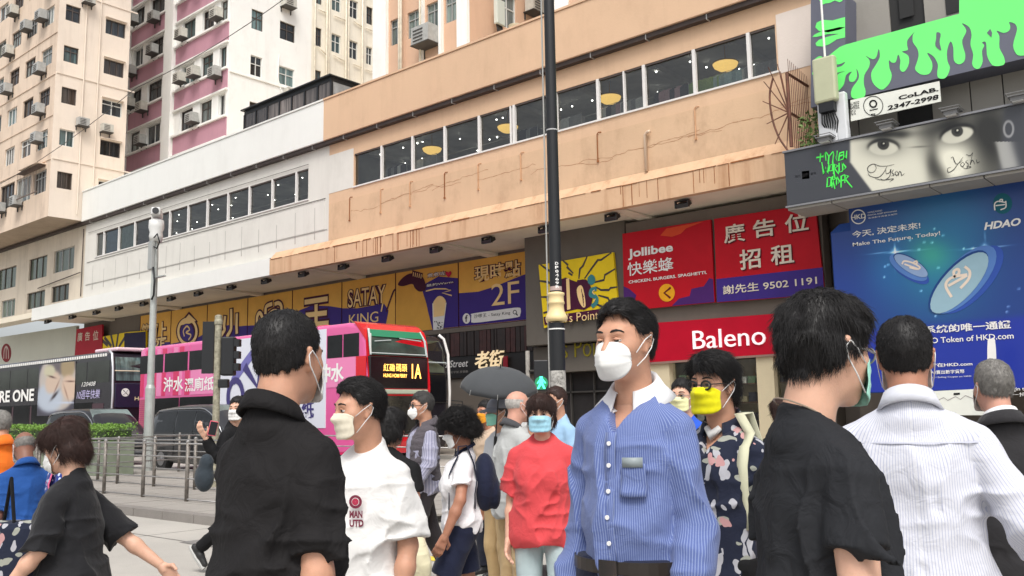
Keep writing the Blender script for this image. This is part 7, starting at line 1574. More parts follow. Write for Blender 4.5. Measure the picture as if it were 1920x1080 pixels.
    c = c-nrm*np.sum(c*nrm, 1)[:, None]; c /= np.maximum(np.linalg.norm(c, axis=1), 1e-6)[:, None]
    L_ = (hlen or cfg['L'])*rs.uniform(.5, 1.3, n)*(1.0); pts = np.zeros((n, m, 3)); lift = cfg['lift']*rs.uniform(.3, 1.7, n)
    cl = rs.randint(0, 400, n); cn = rs.normal(0, .15 if comb != 'down' else .10, (400, 3)); dirn = c+nrm*lift[:, None]+cn[cl]+rs.normal(0, .08, (n, 3)); dirn /= np.linalg.norm(dirn, axis=1)[:, None]
    for j in range(m):
        u = j/(m-1); bend = -nrm*(u*u*L_*lift*.6)[:, None]+A3(0, 0, -1)*(u*u*L_*.25)[:, None]
        if comb == 'curl': bend = bend+.007*np.stack([np.sin(u*9+cl), np.cos(u*9+cl*1.3), np.sin(u*7+cl*.7)], 1)
        pts[:, j] = p-nrm*.0015+dirn*(u*L_)[:, None]+bend
    pts = (pts.reshape(-1, 3)*HS)@MH.T+hc
    hc_ = bpy.data.hair_curves.new('strands'); hc_.add_curves([m]*n); hc_.points.foreach_set('position', pts.astype(np.float32).ravel())
    rad = np.tile(np.linspace(1, .25, m), n)*(.00055 if fine else .0011); 
    hc_.points.foreach_set('radius', rad.astype(np.float32)); hc_.materials.append(hm)
    so = bpy.data.objects.new('strands', hc_); COL.objects.link(so); so.parent = cap; so['kind'] = 'stuff'
def build_mask(t, m, kind, hl, fine, fat):
    nu, nv = 29, 17; V = []
    w = 1+fat*.08
    for j in range(nv):
        v = j/(nv-1)
        for i in range(nu):
            u = -1+2*i/(nu-1); th = u*(1.02 if kind == 'kf94' else 1.18)
            if kind == 'kf94':
                z = -.118+.118*v-(.012*(1-v))*(abs(u)**2)*-1; zc = z; prot = .010+.040*max(0, math.sin(math.pi*min(1, max(0, v*1.0))))**1.1*(1-abs(u))**.9
                edge = (1-abs(u)**3); z = -.055+(z+.055)*(.32+.68*edge**.7)
                x = .066*w*math.sin(th)/math.sin(1.02); y = .006+.078*math.cos(th)**.75*(.93+.07*v) + prot
                if abs(v-.36) < .035 or abs(v-.70) < .035: y += .0035
            else:
                edge = (1-abs(u)**4); z = -.055+(-.112+.108*v+.055)*(.62+.38*edge)
                prof = .080+.024*math.exp(-((v-.80)/.22)**2)*(1-abs(u)*1.4 if abs(u) < .7 else 0)+.006*math.sin(math.pi*v)
                x = .0725*w*math.sin(th)/math.sin(1.18); y = .016+prof*math.cos(th)**.8
                y += .0018*math.sin(v*math.pi*6)*(1-abs(u)**4); y += (.0015*math.sin(u*17+v*9))
            V.append(hl(x, y, z))
    F = [(j*nu+i, j*nu+i+1, (j+1)*nu+i+1, (j+1)*nu+i) for j in range(nv-1) for i in range(nu-1)]
    mo = np_mesh('face_mask', np.array(V), np.array(F), m, t); md = mo.modifiers.new('thick', 'SOLIDIFY'); md.thickness = .002; md.offset = 1
    for s in (-1, 1):
        x = .073*w*s; b = MB(); top = hl(x, .045, -.022 if kind != 'kf94' else -.035); bot = hl(x, .045, -.088 if kind != 'kf94' else -.075)
        b.tube([tuple(top), tuple(hl(s*.082, .01, .004)), tuple(hl(s*.086, -.018, .020)), tuple(hl(s*.086, -.030, .006)), tuple(hl(s*.083, -.02, -.02)), tuple(hl(s*.080, .01, -.05)), tuple(bot)], .0016 if fine else .0022, 6); b.build('ear_loop', M_STRAP, mo, smooth=True)
def collar_mesh(P, m, parent, spread=.03, h=.045, drop=.04, gap=.35, r0=.058, thick=.004, stand=.0, name='collar', tips=.03):
    """folded collar around the neck, open at the front by angle gap"""
    nb, hc = P['nb'], P['hc']; n = 40; V = []; up = P['up']; ax = (hc-nb)/np.linalg.norm(hc-nb)
    for i in range(n+1):
        a = gap+(2*math.pi-2*gap)*i/n; fr = math.cos(a)   # 1 = front
        r = r0*(1+.10*abs(math.sin(a))); dirv = A3(math.sin(a), math.cos(a), 0)
        zt = .058-.034*fr+stand; e = min(i, n-i)/n; tip = tips*max(0, 1-e*9)
        c = nb+A3(0, .0, 0)
        ring = [(r*.98, zt-h*.9), (r, zt), (r+.006, zt+.004), (r+.010+spread*.35, zt-drop*.5-tip*.4), (r+.012+spread, zt-drop-tip), (r+.008+spread, zt-drop-tip-.001), (r+.005+spread*.35, zt-drop*.5-.004-tip*.4)]
        for rr, z in ring: q = c+dirv*np.array([rr*1.0, rr*(.98), 0])+A3(0, 0, z); q = q+ (up(q)-q if False else 0); V.append(q)
    k = 7; F = [(i*k+j, i*k+(j+1) % k, (i+1)*k+(j+1) % k, (i+1)*k+j) for i in range(n) for j in range(k)]
    o = np_mesh(name, np.array(V), np.array(F), m, parent); md = o.modifiers.new('thick', 'SOLIDIFY'); md.thickness = thick; return o
def surf_pt(P, x, z, front=1, out=.012):
    """point just outside the garment front (or back) at height z"""
    y = .4*front; 
    for _ in range(80):
        q = P['up']((x, y, z))[None]; d = min(min(d_ell(q, *p[1:])[0] if p[0] == 'ell' else d_cap(q, *p[1:])[0] for p in P['torso'][:6]), 9)
        if d <= out: break
        y -= front*max(.002, (d-out)*.7)
    return P['up']((x, y, z))
def patch(P, name, m, x0, x1, z0, z1, out=.015, n=7, parent=None):
    G = [surf_pt(P, x0+(x1-x0)*i/(n-1), z0+(z1-z0)*j/(n-1), 1, out) for j in range(n) for i in range(n)]
    o = np_mesh(name, np.array(G), np.array([(j*n+i, j*n+i+1, (j+1)*n+i+1, (j+1)*n+i) for j in range(n-1) for i in range(n-1)]), m, parent or P['t'], {'around': np.array([g[0] for g in G])+5}); md = o.modifiers.new('t', 'SOLIDIFY'); md.thickness = .003; md.offset = 0; return o
def bag_strap(P, m, xs, front=True, name='strap', w=.022, parent=None, back=True):
    pts = []
    if front: pts += [surf_pt(P, xs*.95, z, 1, .016) for z in (1.05, 1.12, 1.2, 1.28, 1.35, 1.40)]
    pts += [P['up']((xs*.75, .02, 1.47)), P['up']((xs*.75, -.04, 1.475))]
    if back: pts += [surf_pt(P, xs*.85, z, -1, .016) for z in (1.40, 1.34, 1.25, 1.15, 1.05)]
    V = []; 
    for p in pts: V += [p+A3(-w, 0, 0), p+A3(w, 0, 0)]
    F = [(2*i, 2*i+1, 2*i+3, 2*i+2) for i in range(len(pts)-1)]; o = np_mesh(name, np.array(V), np.array(F), m, parent or P['t']); md = o.modifiers.new('t', 'SOLIDIFY'); md.thickness = .006; md.offset = 0; return o
# ---------------------------------------------------------------- the crowd
DNM = cloth_mat('denim_light', srgb(150, 168, 186), .25, .3); NAV = cloth_mat('navy_cloth', (.012, .016, .04), .15, .3); BLKC = cloth_mat('black_cloth', (.008, .008, .009), .2, .3, sheen=0); DARKT = cloth_mat('dark_trousers', (.02, .022, .035), .15, .3); KHK = cloth_mat('khaki', srgb(186, 160, 120), .12, .3); LJ = cloth_mat('pale_jeans', srgb(170, 186, 188), .22, .3)
wrist_down = {}
# A
PA = person('man in a black polo shirt seen from behind, nearest the camera left of centre', 543, 589, 190, 28, skin='mid', style='crop', top=cloth_mat('black_polo', (.0105, .0095, .010), .15, .55, sheen=0), top_kind='polo_shirt', sleeve=.82, hem=.80, bottom=BLKC, fine=True, mask=M_MASKW, loose=1.15, fat=.1, head_yaw=-.08, lean=.05, belly=.3, collar='polo', wr=1.4, shoulders=.84,
            arms=dict(re=(.162, -.035, 1.06), rw=(.165, .04, .83), le=(-.15, .03, 1.08), lw=(-.08, .24, 1.0)))
collar_mesh(PA, MATS['black_polo'], PA['t'], .012, .035, .034, .5)
# K
BLUE = cloth_mat('blue_stripe_shirt', srgb(88, 104, 156), .05, .3, stripe=(.0060, srgb(126, 140, 180), .34)); WCO = cloth_mat('white_collar', (.74, .74, .75), .03, .1)
PK = person('man in a blue striped shirt with a white collar and a white mask', 1172, 569, 166, 216, skin='mid', style='side', top=BLUE, top_kind='shirt', sleeve=1.93, hem=.9, tuck=True, bottom=NAV, belt=mat('belt_black', (.02, .015, .012), .35), fine=True, mask=M_MASKW, mask_kind='kf94', squint=.0055, loose=1.05, collar='shirt', head_yaw=.12, head_pitch=.02, wr=1.1, shoulders=.90, belly=.15,
            arms=dict(re=(.185, -.05, 1.06), rw=(.20, .04, .83), le=(-.178, -.02, 1.06), lw=(-.20, .07, .84)))
collar_mesh(PK, WCO, PK['t'], .042, .05, .05, .42, tips=.05)
def placket(P, mtl, btn, zs, x=0, m=None):
    pts = [surf_pt(P, x, z, 1, .012) for z in np.linspace(1.32, .97, 14)]; V = []
    for p in pts: V += [p+A3(-.016, 0, 0), p+A3(.016, 0, 0)]
    o = np_mesh('placket', np.array(V), np.array([(2*i, 2*i+1, 2*i+3, 2*i+2) for i in range(13)]), m, P['t'], {'around': np.tile([0, .032], 14)}); md = o.modifiers.new('t', 'SOLIDIFY'); md.thickness = .003; md.offset = 0
    for z in zs:
        p = surf_pt(P, x, z, 1, .017); b = MB(); b.tube([tuple(p), tuple(p+A3(0, .003, 0))], .0065, 10); b.build('button', btn, P['t'])
placket(PK, None, mat('button_white', (.8, .8, .8), .3), (1.29, 1.23, 1.16, 1.09, 1.02), m=BLUE)
patch(PK, 'pocket', BLUE, -.10, -.035, 1.145, 1.235, .017); patch(PK, 'card', mat('card_grey', (.25, .29, .3), .5), -.095, -.042, 1.225, 1.252, .021, 3)
# M
PM = person('young man in a black T shirt and pale glasses with a green mask', 1545, 560, 226, 78, skin='light', style='mop', top=cloth_mat('faded_black_tee', (.017, .018, .021), .15, .6, sheen=0), top_kind='tee_shirt', sleeve=.52, hem=.8, bottom=BLKC, fine=True, mask=cloth_mat('mask_green', srgb(150, 206, 190), .03, .1), loose=1.15, shoulders=.84, head_yaw=-.28, head_pitch=.12, glasses='pale', collar='crew', wr=1.7, neck_fwd=.015,
            arms=dict(re=(.200, -.05, 1.07), rw=(.205, .03, .86), le=(-.165, 0, 1.07), lw=(-.165, .1, .86)))
b = MB(); nb = PM['nb']; b.tube([tuple(nb+A3(math.sin(a)*.057, math.cos(a)*.058, .052-.030*math.cos(a))) for a in np.linspace(0, 2*math.pi, 30)], .0018, 6, caps=False); b.build('necklace', mat('neck_cord', (.25, .2, .15), .4), PM['t'])
# N
WST = cloth_mat('white_stripe_shirt', srgb(206, 207, 214), .03, .3, stripe=(.0080, srgb(172, 176, 196), .24))
PN = person('man in a white pinstriped long sleeved shirt seen from behind at right', 1692, 599, 163, 22, skin='tan', style='crop', top=WST, top_kind='shirt', sleeve=1.95, hem=.9, tuck=True, bottom=NAV, fine=True, mask=M_MASKW, loose=1.75, collar='shirt', head_yaw=.02, wr=1.1, shoulders=1.08, fat=.2,
            arms=dict(re=(.285, -.06, 1.10), rw=(.45, .06, .91)))
collar_mesh(PN, cloth_mat('pale_collar', srgb(204, 206, 214), .03, .15), PN['t'], .012, .045, .036, .4)
pts = [surf_pt(PN, x, 1.33, -1, .013) for x in np.linspace(-.17, .17, 16)]; V = []
for p in pts: V += [p, p+A3(0, .004, .004)]
np_mesh('yoke_seam', np.array(V), np.array([(2*i, 2*i+1, 2*i+3, 2*i+2) for i in range(15)]), cloth_mat('seam_shade', srgb(176, 178, 190), .03, .1), PN['t'])
# O
PO = person('grey haired man in a dark suit at the right edge, seen from behind', 1859, 680, 106, 3, skin='ruddy', hair=HG, style='short', top=cloth_mat('charcoal_suit', (.022, .021, .023), .12, .25), top_kind='suit_jacket', sleeve=1.95, hem=.74, bottom=cloth_mat('suit_trousers', (.02, .019, .021), .1, .25), mask=M_MASKW, loose=2.0, fat=.2, wr=.6, fine=True, shoulders=1.1, collar='shirt')
collar_mesh(PO, WCO, PO['t'], .004, .04, .02, .4); collar_mesh(PO, MATS['charcoal_suit'], PO['t'], .03, .04, .045, .6, r0=.075, name='lapel', stand=-.018)
# B
WT = cloth_mat('white_tee', (.72, .71, .69), .04, .3)
PB = person('man in a white T shirt with a maroon crest', 673, 713, 124, 210, skin='mid', style='side', top=WT, top_kind='tee_shirt', sleeve=.86, hem=.82, bottom=DNM, fine=True, mask=cloth_mat('mask_cream', srgb(214, 206, 186), .04, .15), loose=1.2, shoulders=.95, collar='crew', head_yaw=.5, head_pitch=.08, wr=1.25, neck_fwd=.02)
def print_on(P, s, x0, x1, z0, z1, m, bold=.02, name='print', pts=None, vert=None):
    v, f = glyphs(s, bold) if s else vert; mn, mx = v.min(0), v.max(0); V = []
    for p in v: x = x1+(x0-x1)*(p[0]-mn[0])/(mx[0]-mn[0]); z = z0+(z1-z0)*(p[1]-mn[1])/(mx[1]-mn[1]); V.append((x, z))
    yy = max(surf_pt(P, a, c, 1, .024)[1] for a in (x0, x1) for c in (z0, z1)); y0_ = surf_pt(P, x0, (z0+z1)/2, 1, .024)[1]; y1_ = surf_pt(P, x1, (z0+z1)/2, 1, .024)[1]; b = MB(); b.v = [(x, y0_+(y1_-y0_)*(x-x0)/(x1-x0)+.003, z) for x, z in V]; b.f = [tuple(reversed(q)) for q in f]; b.mi = [0]*len(f); return b.build(name, m, P['t'])
MRN = mat('print_maroon', srgb(110, 26, 52), .7)
print_on(PB, 'MAN', -.092, -.042, 1.175, 1.202, MRN, .04); print_on(PB, 'UTD', -.092, -.042, 1.142, 1.169, MRN, .04)
def discv(r0, r1, n=24):
    v = [(math.cos(2*math.pi*i/n)*r, math.sin(2*math.pi*i/n)*r, 0) for r in (r0, r1) for i in range(n)]; return np.array(v), [(i, (i+1) % n, n+(i+1) % n, n+i) for i in range(n)]
print_on(PB, None, -.092, -.042, 1.21, 1.26, MRN, vert=discv(.6, 1)); print_on(PB, None, -.080, -.054, 1.222, 1.248, mat('print_pinkred', srgb(168, 40, 70), .7), vert=discv(.05, 1))
# L
def floral():
    m = cloth_mat('floral_shirt', (.012, .016, .035), .1, .25); t_ = m.node_tree; b = t_.nodes['Principled BSDF']; L = t_.links.new; src = b.inputs['Base Color'].links[0].from_socket
    tc = nn(t_, 'ShaderNodeTexCoord'); prev = src
    for sc, col, th, off, st in ((24, srgb(168, 168, 174), .16, 0, (1, 1, .38)), (19, srgb(150, 152, 142), .12, 5, (.4, 1, 1)), (15, srgb(180, 138, 138), .10, 11, (1, 1, .6))):
        mp = nn(t_, 'ShaderNodeMapping'); mp.inputs['Location'].default_value = (off, off*.7, off*1.3); mp.inputs['Rotation'].default_value = (.3*off, .5+off, .2); mp.inputs['Scale'].default_value = st; L(tc.outputs['Object'], mp.inputs['Vector'])
        n = nn(t_, 'ShaderNodeTexNoise'); n.inputs['Scale'].default_value = 11; L(tc.outputs['Object'], n.inputs['Vector']); ad = nn(t_, 'ShaderNodeVectorMath', operation='MULTIPLY_ADD'); ad.inputs[1].default_value = (.07, .07, .07); L(n.outputs['Color'], ad.inputs[0]); L(mp.outputs[0], ad.inputs[2])
        v = nn(t_, 'ShaderNodeTexVoronoi'); v.inputs['Scale'].default_value = sc; L(ad.outputs[0], v.inputs['Vector']); lt = nn(t_, 'ShaderNodeMath', operation='LESS_THAN'); lt.inputs[1].default_value = th*2.1; L(v.outputs['Distance'], lt.inputs[0])
        mx = nn(t_, 'ShaderNodeMix', data_type='RGBA'); mx.inputs['B'].default_value = tuple(col)+(1,); L(prev, mx.inputs['A']); L(lt.outputs[0], mx.inputs['Factor']); prev = mx.outputs['Result']
    L(prev, b.inputs['Base Color']); return m
FLO = floral()
PL = person('man in a dark floral shirt with a bright yellow mask and round glasses', 1338, 668, 126, 226, skin='mid', style='swept', top=FLO, top_kind='floral_shirt', sleeve=.9, hem=.78, bottom=BLKC, fine=True, mask=cloth_mat('mask_yellow', srgb(222, 214, 20), .04, .15), glasses='thick', loose=1.3, shoulders=.95, collar='shirt', wr=1.0, head_yaw=.05)
collar_mesh(PL, FLO, PL['t'], .034, .045, .045, .55, tips=.03); bag_strap(PL, cloth_mat('canvas_strap', srgb(205, 204, 176), .05, .1), -.15); MB().tube([tuple(PL['nb']+A3(-.03, .062, .02)), tuple(PL['nb']+A3(0, .08, -.01)), tuple(PL['nb']+A3(.03, .062, .02))], [.012, .02, .012], 8).build('undershirt', WT, PL['t'], smooth=True)
# Q
PQ = person('person with pale glasses half hidden between the blue shirt and the yellow mask', 1279, 712, 70, 214, skin='light', style='short', top=cloth_mat('royal_blue', srgb(40, 84, 190), .06, .2), bottom=DARKT, mask=cloth_mat('mask_lemon', srgb(224, 222, 170), .03, .1), glasses='pale')
# H
PH = person('woman in a coral red T shirt with a pale blue mask and light jeans', 1014, 743, 78, 190, skin='light', hair=HBR, style='bob', fem=1, top=cloth_mat('coral_tee', srgb(206, 72, 76), .06, .3), top_kind='tee_shirt', sleeve=.85, hem=.80, bottom=LJ, mask=cloth_mat('mask_blue', srgb(156, 204, 222), .03, .15), loose=2.2, fat=.35, collar='crew', hair_len=.04, legs=dict(la=(-.13, .05, .085), lk=(-.11, .07, .49)), fine=True, shoulders=1.05)
# G
PG = person('balding old man in a grey polo and khaki trousers with a black bag', 972, 733, 66, 62, skin='ruddy', hair=HW, style='bald', top=cloth_mat('grey_polo', srgb(172, 174, 172), .06, .3), top_kind='polo_shirt', sleeve=.85, hem=.80, bottom=KHK, mask=M_MASKW, loose=1.8, collar='polo', fat=.2, lean=.06, fine=True, arms=dict(re=(.225, .0, 1.10), rw=(.23, .06, .86)))
collar_mesh(PG, cloth_mat('dark_collar', (.06, .06, .065), .05, .1), PG['t'], .022, .04, .036, .5)
# J and umbrella
PJ = person('man under the grey umbrella with short black hair and a black mask', 962, 706, 48, 205, skin='mid', style='short', top=cloth_mat('white_shirt_far', (.6, .6, .6), .05, .2), bottom=DARKT, mask=cloth_mat('mask_black', (.03, .03, .035), .03, .1), fat=.4, arms=dict(re=(.22, .08, 1.12), rw=(.14, .22, 1.30)))
# E F I
PE = person('man in a beige T shirt with an orange mask standing behind the capped man', 912, 752, 49, 232, skin='tan', style='short', top=cloth_mat('beige_tee', srgb(186, 164, 142), .06, .3), bottom=DARKT, mask=cloth_mat('mask_orange', srgb(216, 146, 40), .04, .1), fat=.3, loose=1.8)
bag_strap(PE, BLKC, .13); 
PF = person('person in a grey baseball cap with a mint green mask', 934, 748, 58, 236, skin='mid', hair=HSP, style='short', top=cloth_mat('pale_grey_top', srgb(196, 198, 200), .05, .2), bottom=KHK, mask=cloth_mat('mask_mint', srgb(150, 214, 192), .03, .1))
PI = person('man in a light blue T shirt behind the woman in red, looking left', 1042, 727, 57, 238, skin='mid', hair=HBR, style='short', top=cloth_mat('sky_tee', srgb(150, 184, 214), .05, .3), bottom=DARKT, mask=M_MASKW, loose=1.7, arms=dict(lw=(-.18, .2, 1.0)))
# C
PC = person('man in a grey quilted waistcoat with dark glasses and a white mask', 792, 736, 57, 246, skin='mid', hair=HSP, style='short', top=cloth_mat('lilac_check_shirt', srgb(160, 160, 178), .06, .3, stripe=(.02, srgb(128, 128, 150), .4)), top_kind='shirt', sleeve=1.9, hem=.86, bottom=cloth_mat('charcoal_trousers', (.035, .03, .034), .1, .3), mask=M_MASKW, mask_kind='kf94', glasses='thick', fine=True, collar='shirt', loose=1.3, fat=.15,
            arms=dict(le=(-.24, .02, 1.1), lw=(-.24, .17, .92), re=(.24, -.08, 1.1), rw=(.25, .02, .9)), legs=dict(rk=(.09, -.10, .50), ra=(.09, -.30, .12), lk=(-.09, .12, .50), la=(-.09, .10, .085)))
VST = cloth_mat('quilted_vest', (.085, .075, .085), .15, .9)
vp = [(p[0], p[1], tuple(np.array(p[2])+.014))+tuple(p[3:]) if p[0] == 'ell' else (p[0], p[1], p[2], p[3]+.012, p[4]+.01) for p in PC['torso'][:6]]
def vpost(P, D_): r = np.abs(np.sin(P[..., 2]*60)); return D_-.006*r
vpost.cut = lambda P: np.maximum(np.maximum(.87-P[..., 2], P[..., 2]-1.44), np.maximum(.028-np.abs(P[..., 0])*1.0-(P[..., 2]-1.0)*0+np.where(P[..., 1] > 0, (P[..., 2]-1.05)*.12, -1), np.where(np.linalg.norm(P[..., :2], axis=-1) < .075, P[..., 2]-1.40, -1)))
V, F = mesh_sdf(vp, .009, .03, vpost); np_mesh('waistcoat', V, F, VST, PC['t']); collar_mesh(PC, VST, PC['t'], .03, .05, .05, .7, r0=.075, name='waistcoat_collar'); bag_strap(PC, BLKC, .14)
# D
PD = person('schoolgirl with big black hair in a white sports top and navy shorts', 853, 776, 70, 262, skin='tan', style='curly', fem=1, top=cloth_mat('white_sports_top', (.72, .71, .72), .04, .3), top_kind='sports_top', sleeve=.55, hem=.90, bottom=NAV, pants='short', loose=1.3, head_pitch=.25, collar='shirt', mask=M_MASKW, fine=True, shoulders=.92,
            arms=dict(le=(-.22, .02, 1.12), lw=(-.24, .12, .9), re=(.22, -.12, 1.12), rw=(.22, -.05, .9)), legs=dict(rk=(.09, -.06, .50), ra=(.09, -.34, .16), lk=(-.09, .16, .50), la=(-.09, .26, .10)), shoe=mat('shoe_white', (.6, .6, .6), .5))
bag_strap(PD, NAV, .12); bag_strap(PD, NAV, -.12); print_on(PD, None, -.085, -.035, 1.2, 1.25, mat('badge_red', srgb(180, 30, 70), .6), vert=discv(.05, 1)); collar_mesh(PD, NAV, PD['t'], .004, .012, .012, .25, r0=.056, name='neck_trim', tips=.01)
# W
PW = person('person with dark shoulder length hair just behind the white T shirt, seen from behind', 733, 768, 78, 20, skin='mid', hair=HB, style='bob', fem=1, top=BLKC, bottom=DARKT)
# P
PP = person('woman with brown hair far behind, between the floral shirt and the black T shirt', 1464, 750, 56, 350, skin='mid', hair=HBR, style='bob', fem=1, top=BLKC, bottom=DARKT)
# R
PR = person('woman in a black V neck blouse and pale jeans walking left, arm swinging back', 110, 797, 97, 270, skin='light', hair=HBR, style='bob', fem=1, top=cloth_mat('black_blouse', (.012, .012, .014), .12, .3), top_kind='blouse', sleeve=1.0, hem=.86, bottom=DNM, mask=M_MASKW, mask_kind='kf94', loose=1.7, shoulders=.95, fine=True, collar='shirt', head_pitch=.28, lean=.08, fat=.5,
            arms=dict(re=(.21, -.17, 1.10), rw=(.22, -.36, .93), le=(-.2, .05, 1.10), lw=(-.2, .2, .95)))
# S
PS = person('elderly man with a brown bald head in a blue polo shirt at the left edge', 44, 812, 62, 318, skin='dark', hair=HG, style='bald', top=cloth_mat('royal_polo', srgb(30, 74, 138), .06, .3), top_kind='polo_shirt', sleeve=.85, hem=.84, bottom=BLKC, mask=M_MASKW, lean=.12, neck_fwd=.03, head_pitch=.3, fat=.2, loose=1.5, collar='polo', arms=dict(re=(.28, -.12, 1.08), rw=(.2, .1, .95)), fine=True)
collar_mesh(PS, MATS['royal_polo'], PS['t'], .02, .04, .036, .5)
# T U
PT = person('person in an orange hooded top cut off by the left edge', 2, 772, 56, 300, skin='mid', hair=HG, style='short', top=cloth_mat('orange_top', srgb(224, 112, 34), .08, .3), top_kind='hooded_top', sleeve=1.9, hem=.82, bottom=DARKT, loose=2.2, fat=.5, arms=dict(re=(.27, .05, 1.12), rw=(.15, .25, 1.1)))
collar_mesh(PT, MATS['orange_top'], PT['t'], .05, .05, .07, .5, name='hood')
def dots():
    m = cloth_mat('navy_dotted', srgb(34, 52, 122), .08, .2); t_ = m.node_tree; b = t_.nodes['Principled BSDF']; L = t_.links.new; src = b.inputs['Base Color'].links[0].from_socket; tc = nn(t_, 'ShaderNodeTexCoord')
    v = nn(t_, 'ShaderNodeTexVoronoi'); v.inputs['Scale'].default_value = 34; L(tc.outputs['Object'], v.inputs['Vector']); lt = nn(t_, 'ShaderNodeMath', operation='LESS_THAN'); lt.inputs[1].default_value = .33; L(v.outputs['Distance'], lt.inputs[0]); mx = nn(t_, 'ShaderNodeMix', data_type='RGBA'); mx.inputs['B'].default_value = tuple(srgb(190, 200, 226))+(1,); L(src, mx.inputs['A']); L(lt.outputs[0], mx.inputs['Factor']); L(mx.outputs['Result'], b.inputs['Base Color']); return m
PU = person('woman with brown hair in a pink and dotted navy dress behind the black blouse', 133, 784, 70, 60, skin='light', hair=HBR, style='bob', fem=1, top=dots(), top_kind='dress', sleeve=.6, hem=.72, bottom=DNM, loose=2.0, fine=False)
bag_strap(PU, cloth_mat('pink_cloth', srgb(206, 96, 134), .08, .2), .12, w=.05, name='shawl'); bag_strap(PU, MATS['pink_cloth'], -.12, w=.05, name='shawl')
PX_ = person('man in black holding up a pink phone, striding past beside the railing', 447, 745, 50, 105, skin='light', hair=HB, style='short', top=BLKC, sleeve=1.9, bottom=BLKC, head_yaw=1.5, arms=dict(re=(.26, -.02, 1.12), rw=(.36, -.1, 1.32)), legs=dict(lk=(-.09, -.08, .50), la=(-.09, -.42, .24), rk=(.09, .2, .50), ra=(.09, .26, .09)), mask=M_MASKW)
# ---------------------------------------------------------------- things people carry
def place_at(name, label, cat, w, P): t = thing(name, label, cat); t.location = w; return t
def world_of(P, p): return P['t'].matrix_basis @ Vector(tuple(p))
bpy.context.view_layer.update()
# umbrella
wv = world_of(PJ, PJ['wr'][1]); uc = atD(938, 690, 7.0); um = thing('umbrella', 'dark grey open umbrella tilted over the crowd', 'umbrella', loc=tuple(uc)); um.rotation_euler = (R(16), R(5), YAW)
n = 8; rr = .30; V = []; F = []; m_ = 7
for j in range(m_+1):
    for i in range(n*4):
        a = 2*math.pi*i/(n*4); sc = 1-.06*(1-abs(((i % 4)/4)*2-1) if i % 4 else 0)*j/m_; r = rr*math.sin(j/m_*math.pi/2*1.0)*sc; z = -.17*(1-math.cos(j/m_*math.pi/2)); V.append((r*math.cos(a), r*math.sin(a), z))
for j in range(m_):
    for i in range(n*4): k2 = (i+1) % (n*4); F.append((j*n*4+i, (j+1)*n*4+i, (j+1)*n*4+k2, j*n*4+k2))
V = np.array(V); o = np_mesh('canopy', V, np.array(F), cloth_mat('umbrella_grey', (.06, .064, .068), .08, .1), um); md = o.modifiers.new('t', 'SOLIDIFY'); md.thickness = .003
for i in range(n):
    a = 2*math.pi*i/n; MB().tube([(rr*math.sin(j/m_*math.pi/2)*math.cos(a), rr*math.sin(j/m_*math.pi/2)*math.sin(a), -.17*(1-math.cos(j/m_*math.pi/2))-.006) for j in range(m_+1)], .0025, 5).build('rib', M_ALU, um)
MB().tube([(0, 0, .03), (0, 0, -.62)], .005, 8).build('shaft', M_BLACK, um); MB().tube([(0, 0, -.55), (0, 0, -.68)], .013, 8).build('handle', M_BLACK, um)
# cap
t = thing('baseball_cap', 'grey baseball cap on the person with the mint green mask', 'cap'); t.matrix_basis = PF['t'].matrix_basis; hl = PF['hl']; capm = cloth_mat('cap_grey', srgb(130, 132, 140), .08, .15)
V, F = mesh_sdf([('ell', (0, -.015, .045), (.092, .108, .092))], .007, .02, None); V2 = V; keep = V2[:, 2] > .035; F = F[keep[F].all(1)]; np_mesh('crown', V2@PF['MH'].T+PF['hc'], F, capm, t)
V = []; 
for j in range(5):
    for i in range(15): a = -1.1+2.2*i/14; r = .09+.018*j; V.append(hl(.088*math.sin(a)*(1+.05*j), .02+(.075+.024*j*math.cos(a))*math.cos(a), .040-.006*j-.010*(math.sin(a)**2)*j/2))
o = np_mesh('brim', np.array(V), np.array([(j*15+i, j*15+i+1, (j+1)*15+i+1, (j+1)*15+i) for j in range(4) for i in range(14)]), capm, t); md = o.modifiers.new('t', 'SOLIDIFY'); md.thickness = .004
# black shopping bag of the old man
w = world_of(PG, PG['wr'][1]+A3(0, .03, -.09)); t = thing('tote_bag', 'black tote bag hanging from the hand of the old man in khaki', 'bag', loc=(w.x, w.y, 0)); z = w.z
b = MB(); a = YAW; Mx = Matrix.Rotation(YAW, 4, 'Z'); b.box(-.15, .15, -.05, .05, z-.62, z-.30, Mx); b.build('bag_body', cloth_mat('black_tote', (.03, .026, .028), .1, .4), t, bevel=.02)
for s in (-.03, .03): MB().tube([Mx @ Vector((-.08, s, z-.31)), Mx @ Vector((-.02, s*.4, z)), Mx @ Vector((.02, s*.4, z)), Mx @ Vector((.08, s, z-.31))], .008, 6).build('handle', MATS['black_tote'], t, smooth=True)
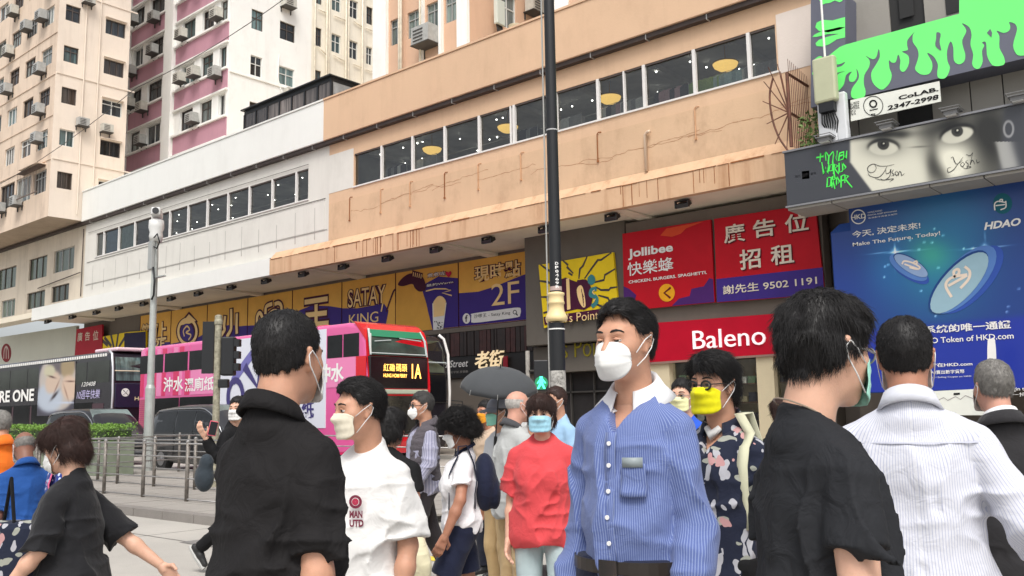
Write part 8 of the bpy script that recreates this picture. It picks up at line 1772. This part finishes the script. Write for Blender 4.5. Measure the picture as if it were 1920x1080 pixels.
# plastic bag held by the man in white
w = atD(772, 945, 3.9); t = thing('plastic_bag', 'pale yellow plastic carrier bag behind the arm of the white T shirt', 'bag', loc=(w.x, w.y, 0)); z = w.z
def pb(P, D_): r = vnoise(P*14); return D_-.02*(r-.5)
V, F = mesh_sdf([('cap', (0, 0, z-.0), (0, 0, z-.1), .012, .04), ('ell', (0, 0, z-.25), (.10, .06, .14))], .009, .04, pb); np_mesh('bag_body', V, F, cloth_mat('plastic_cream', srgb(224, 216, 182), .05, .5, rough=.35), t); MB().tube([(-.02, 0, z), (0, 0, z+.05), (.02, 0, z)], .006, 5).build('handle', MATS['plastic_cream'], t)
# schoolbag
w = PD['up']; t = thing('backpack', 'navy backpack on the back of the schoolgirl', 'backpack'); t.matrix_basis = PD['t'].matrix_basis
V, F = mesh_sdf([('ell', (0, -.17, 1.22), (.13, .085, .2)), ('ell', (0, -.24, 1.14), (.10, .04, .11))], .012, .03); np_mesh('bag_body', V, F, NAV, t); MB().box(-.1, .1, -.286, -.276, 1.2, 1.212).build('zip', M_ALU, t)
t = thing('shoulder_bag', 'dark blue bag carried by the man holding the pink phone', 'bag'); w = atD(383, 895, 8.2); t.location = w; V, F = mesh_sdf([('ell', (0, 0, 0), (.10, .08, .13)), ('ell', (.03, 0, .13), (.07, .06, .08))], .012, .03); np_mesh('bag_body', V, F, cloth_mat('bag_slate', (.03, .04, .05), .2, .5), t)
t = thing('smartphone', 'pink cased phone held up by the man in black', 'phone'); w = world_of(PX_, PX_['wr'][1]+A3(0, .08, .08)); t.location = w; t.rotation_euler = (0, .2, YAW+.5); MB().box(-.038, .038, -.005, .005, -.07, .07).build('phone_case', mat('pink_case', srgb(214, 90, 110), .4), t, bevel=.004); MB().box(-.034, .034, -.0065, -.0052, -.062, .062).build('screen', M_BLACK, t)
t = thing('floral_bag', 'black shopping bag with white flowers at the bottom left corner', 'bag'); w = atD(14, 1030, 3.9); t.location = w
MB().box(-.17, .17, -.06, .06, -.32, .12, Matrix.Rotation(YAW, 4, 'Z')).build('bag_body', FLO, t, bevel=.03); MB().tube([(-.06, 0, .1), (0, 0, .3), (.06, 0, .1)], .008, 6).build('handle', BLKC, t)
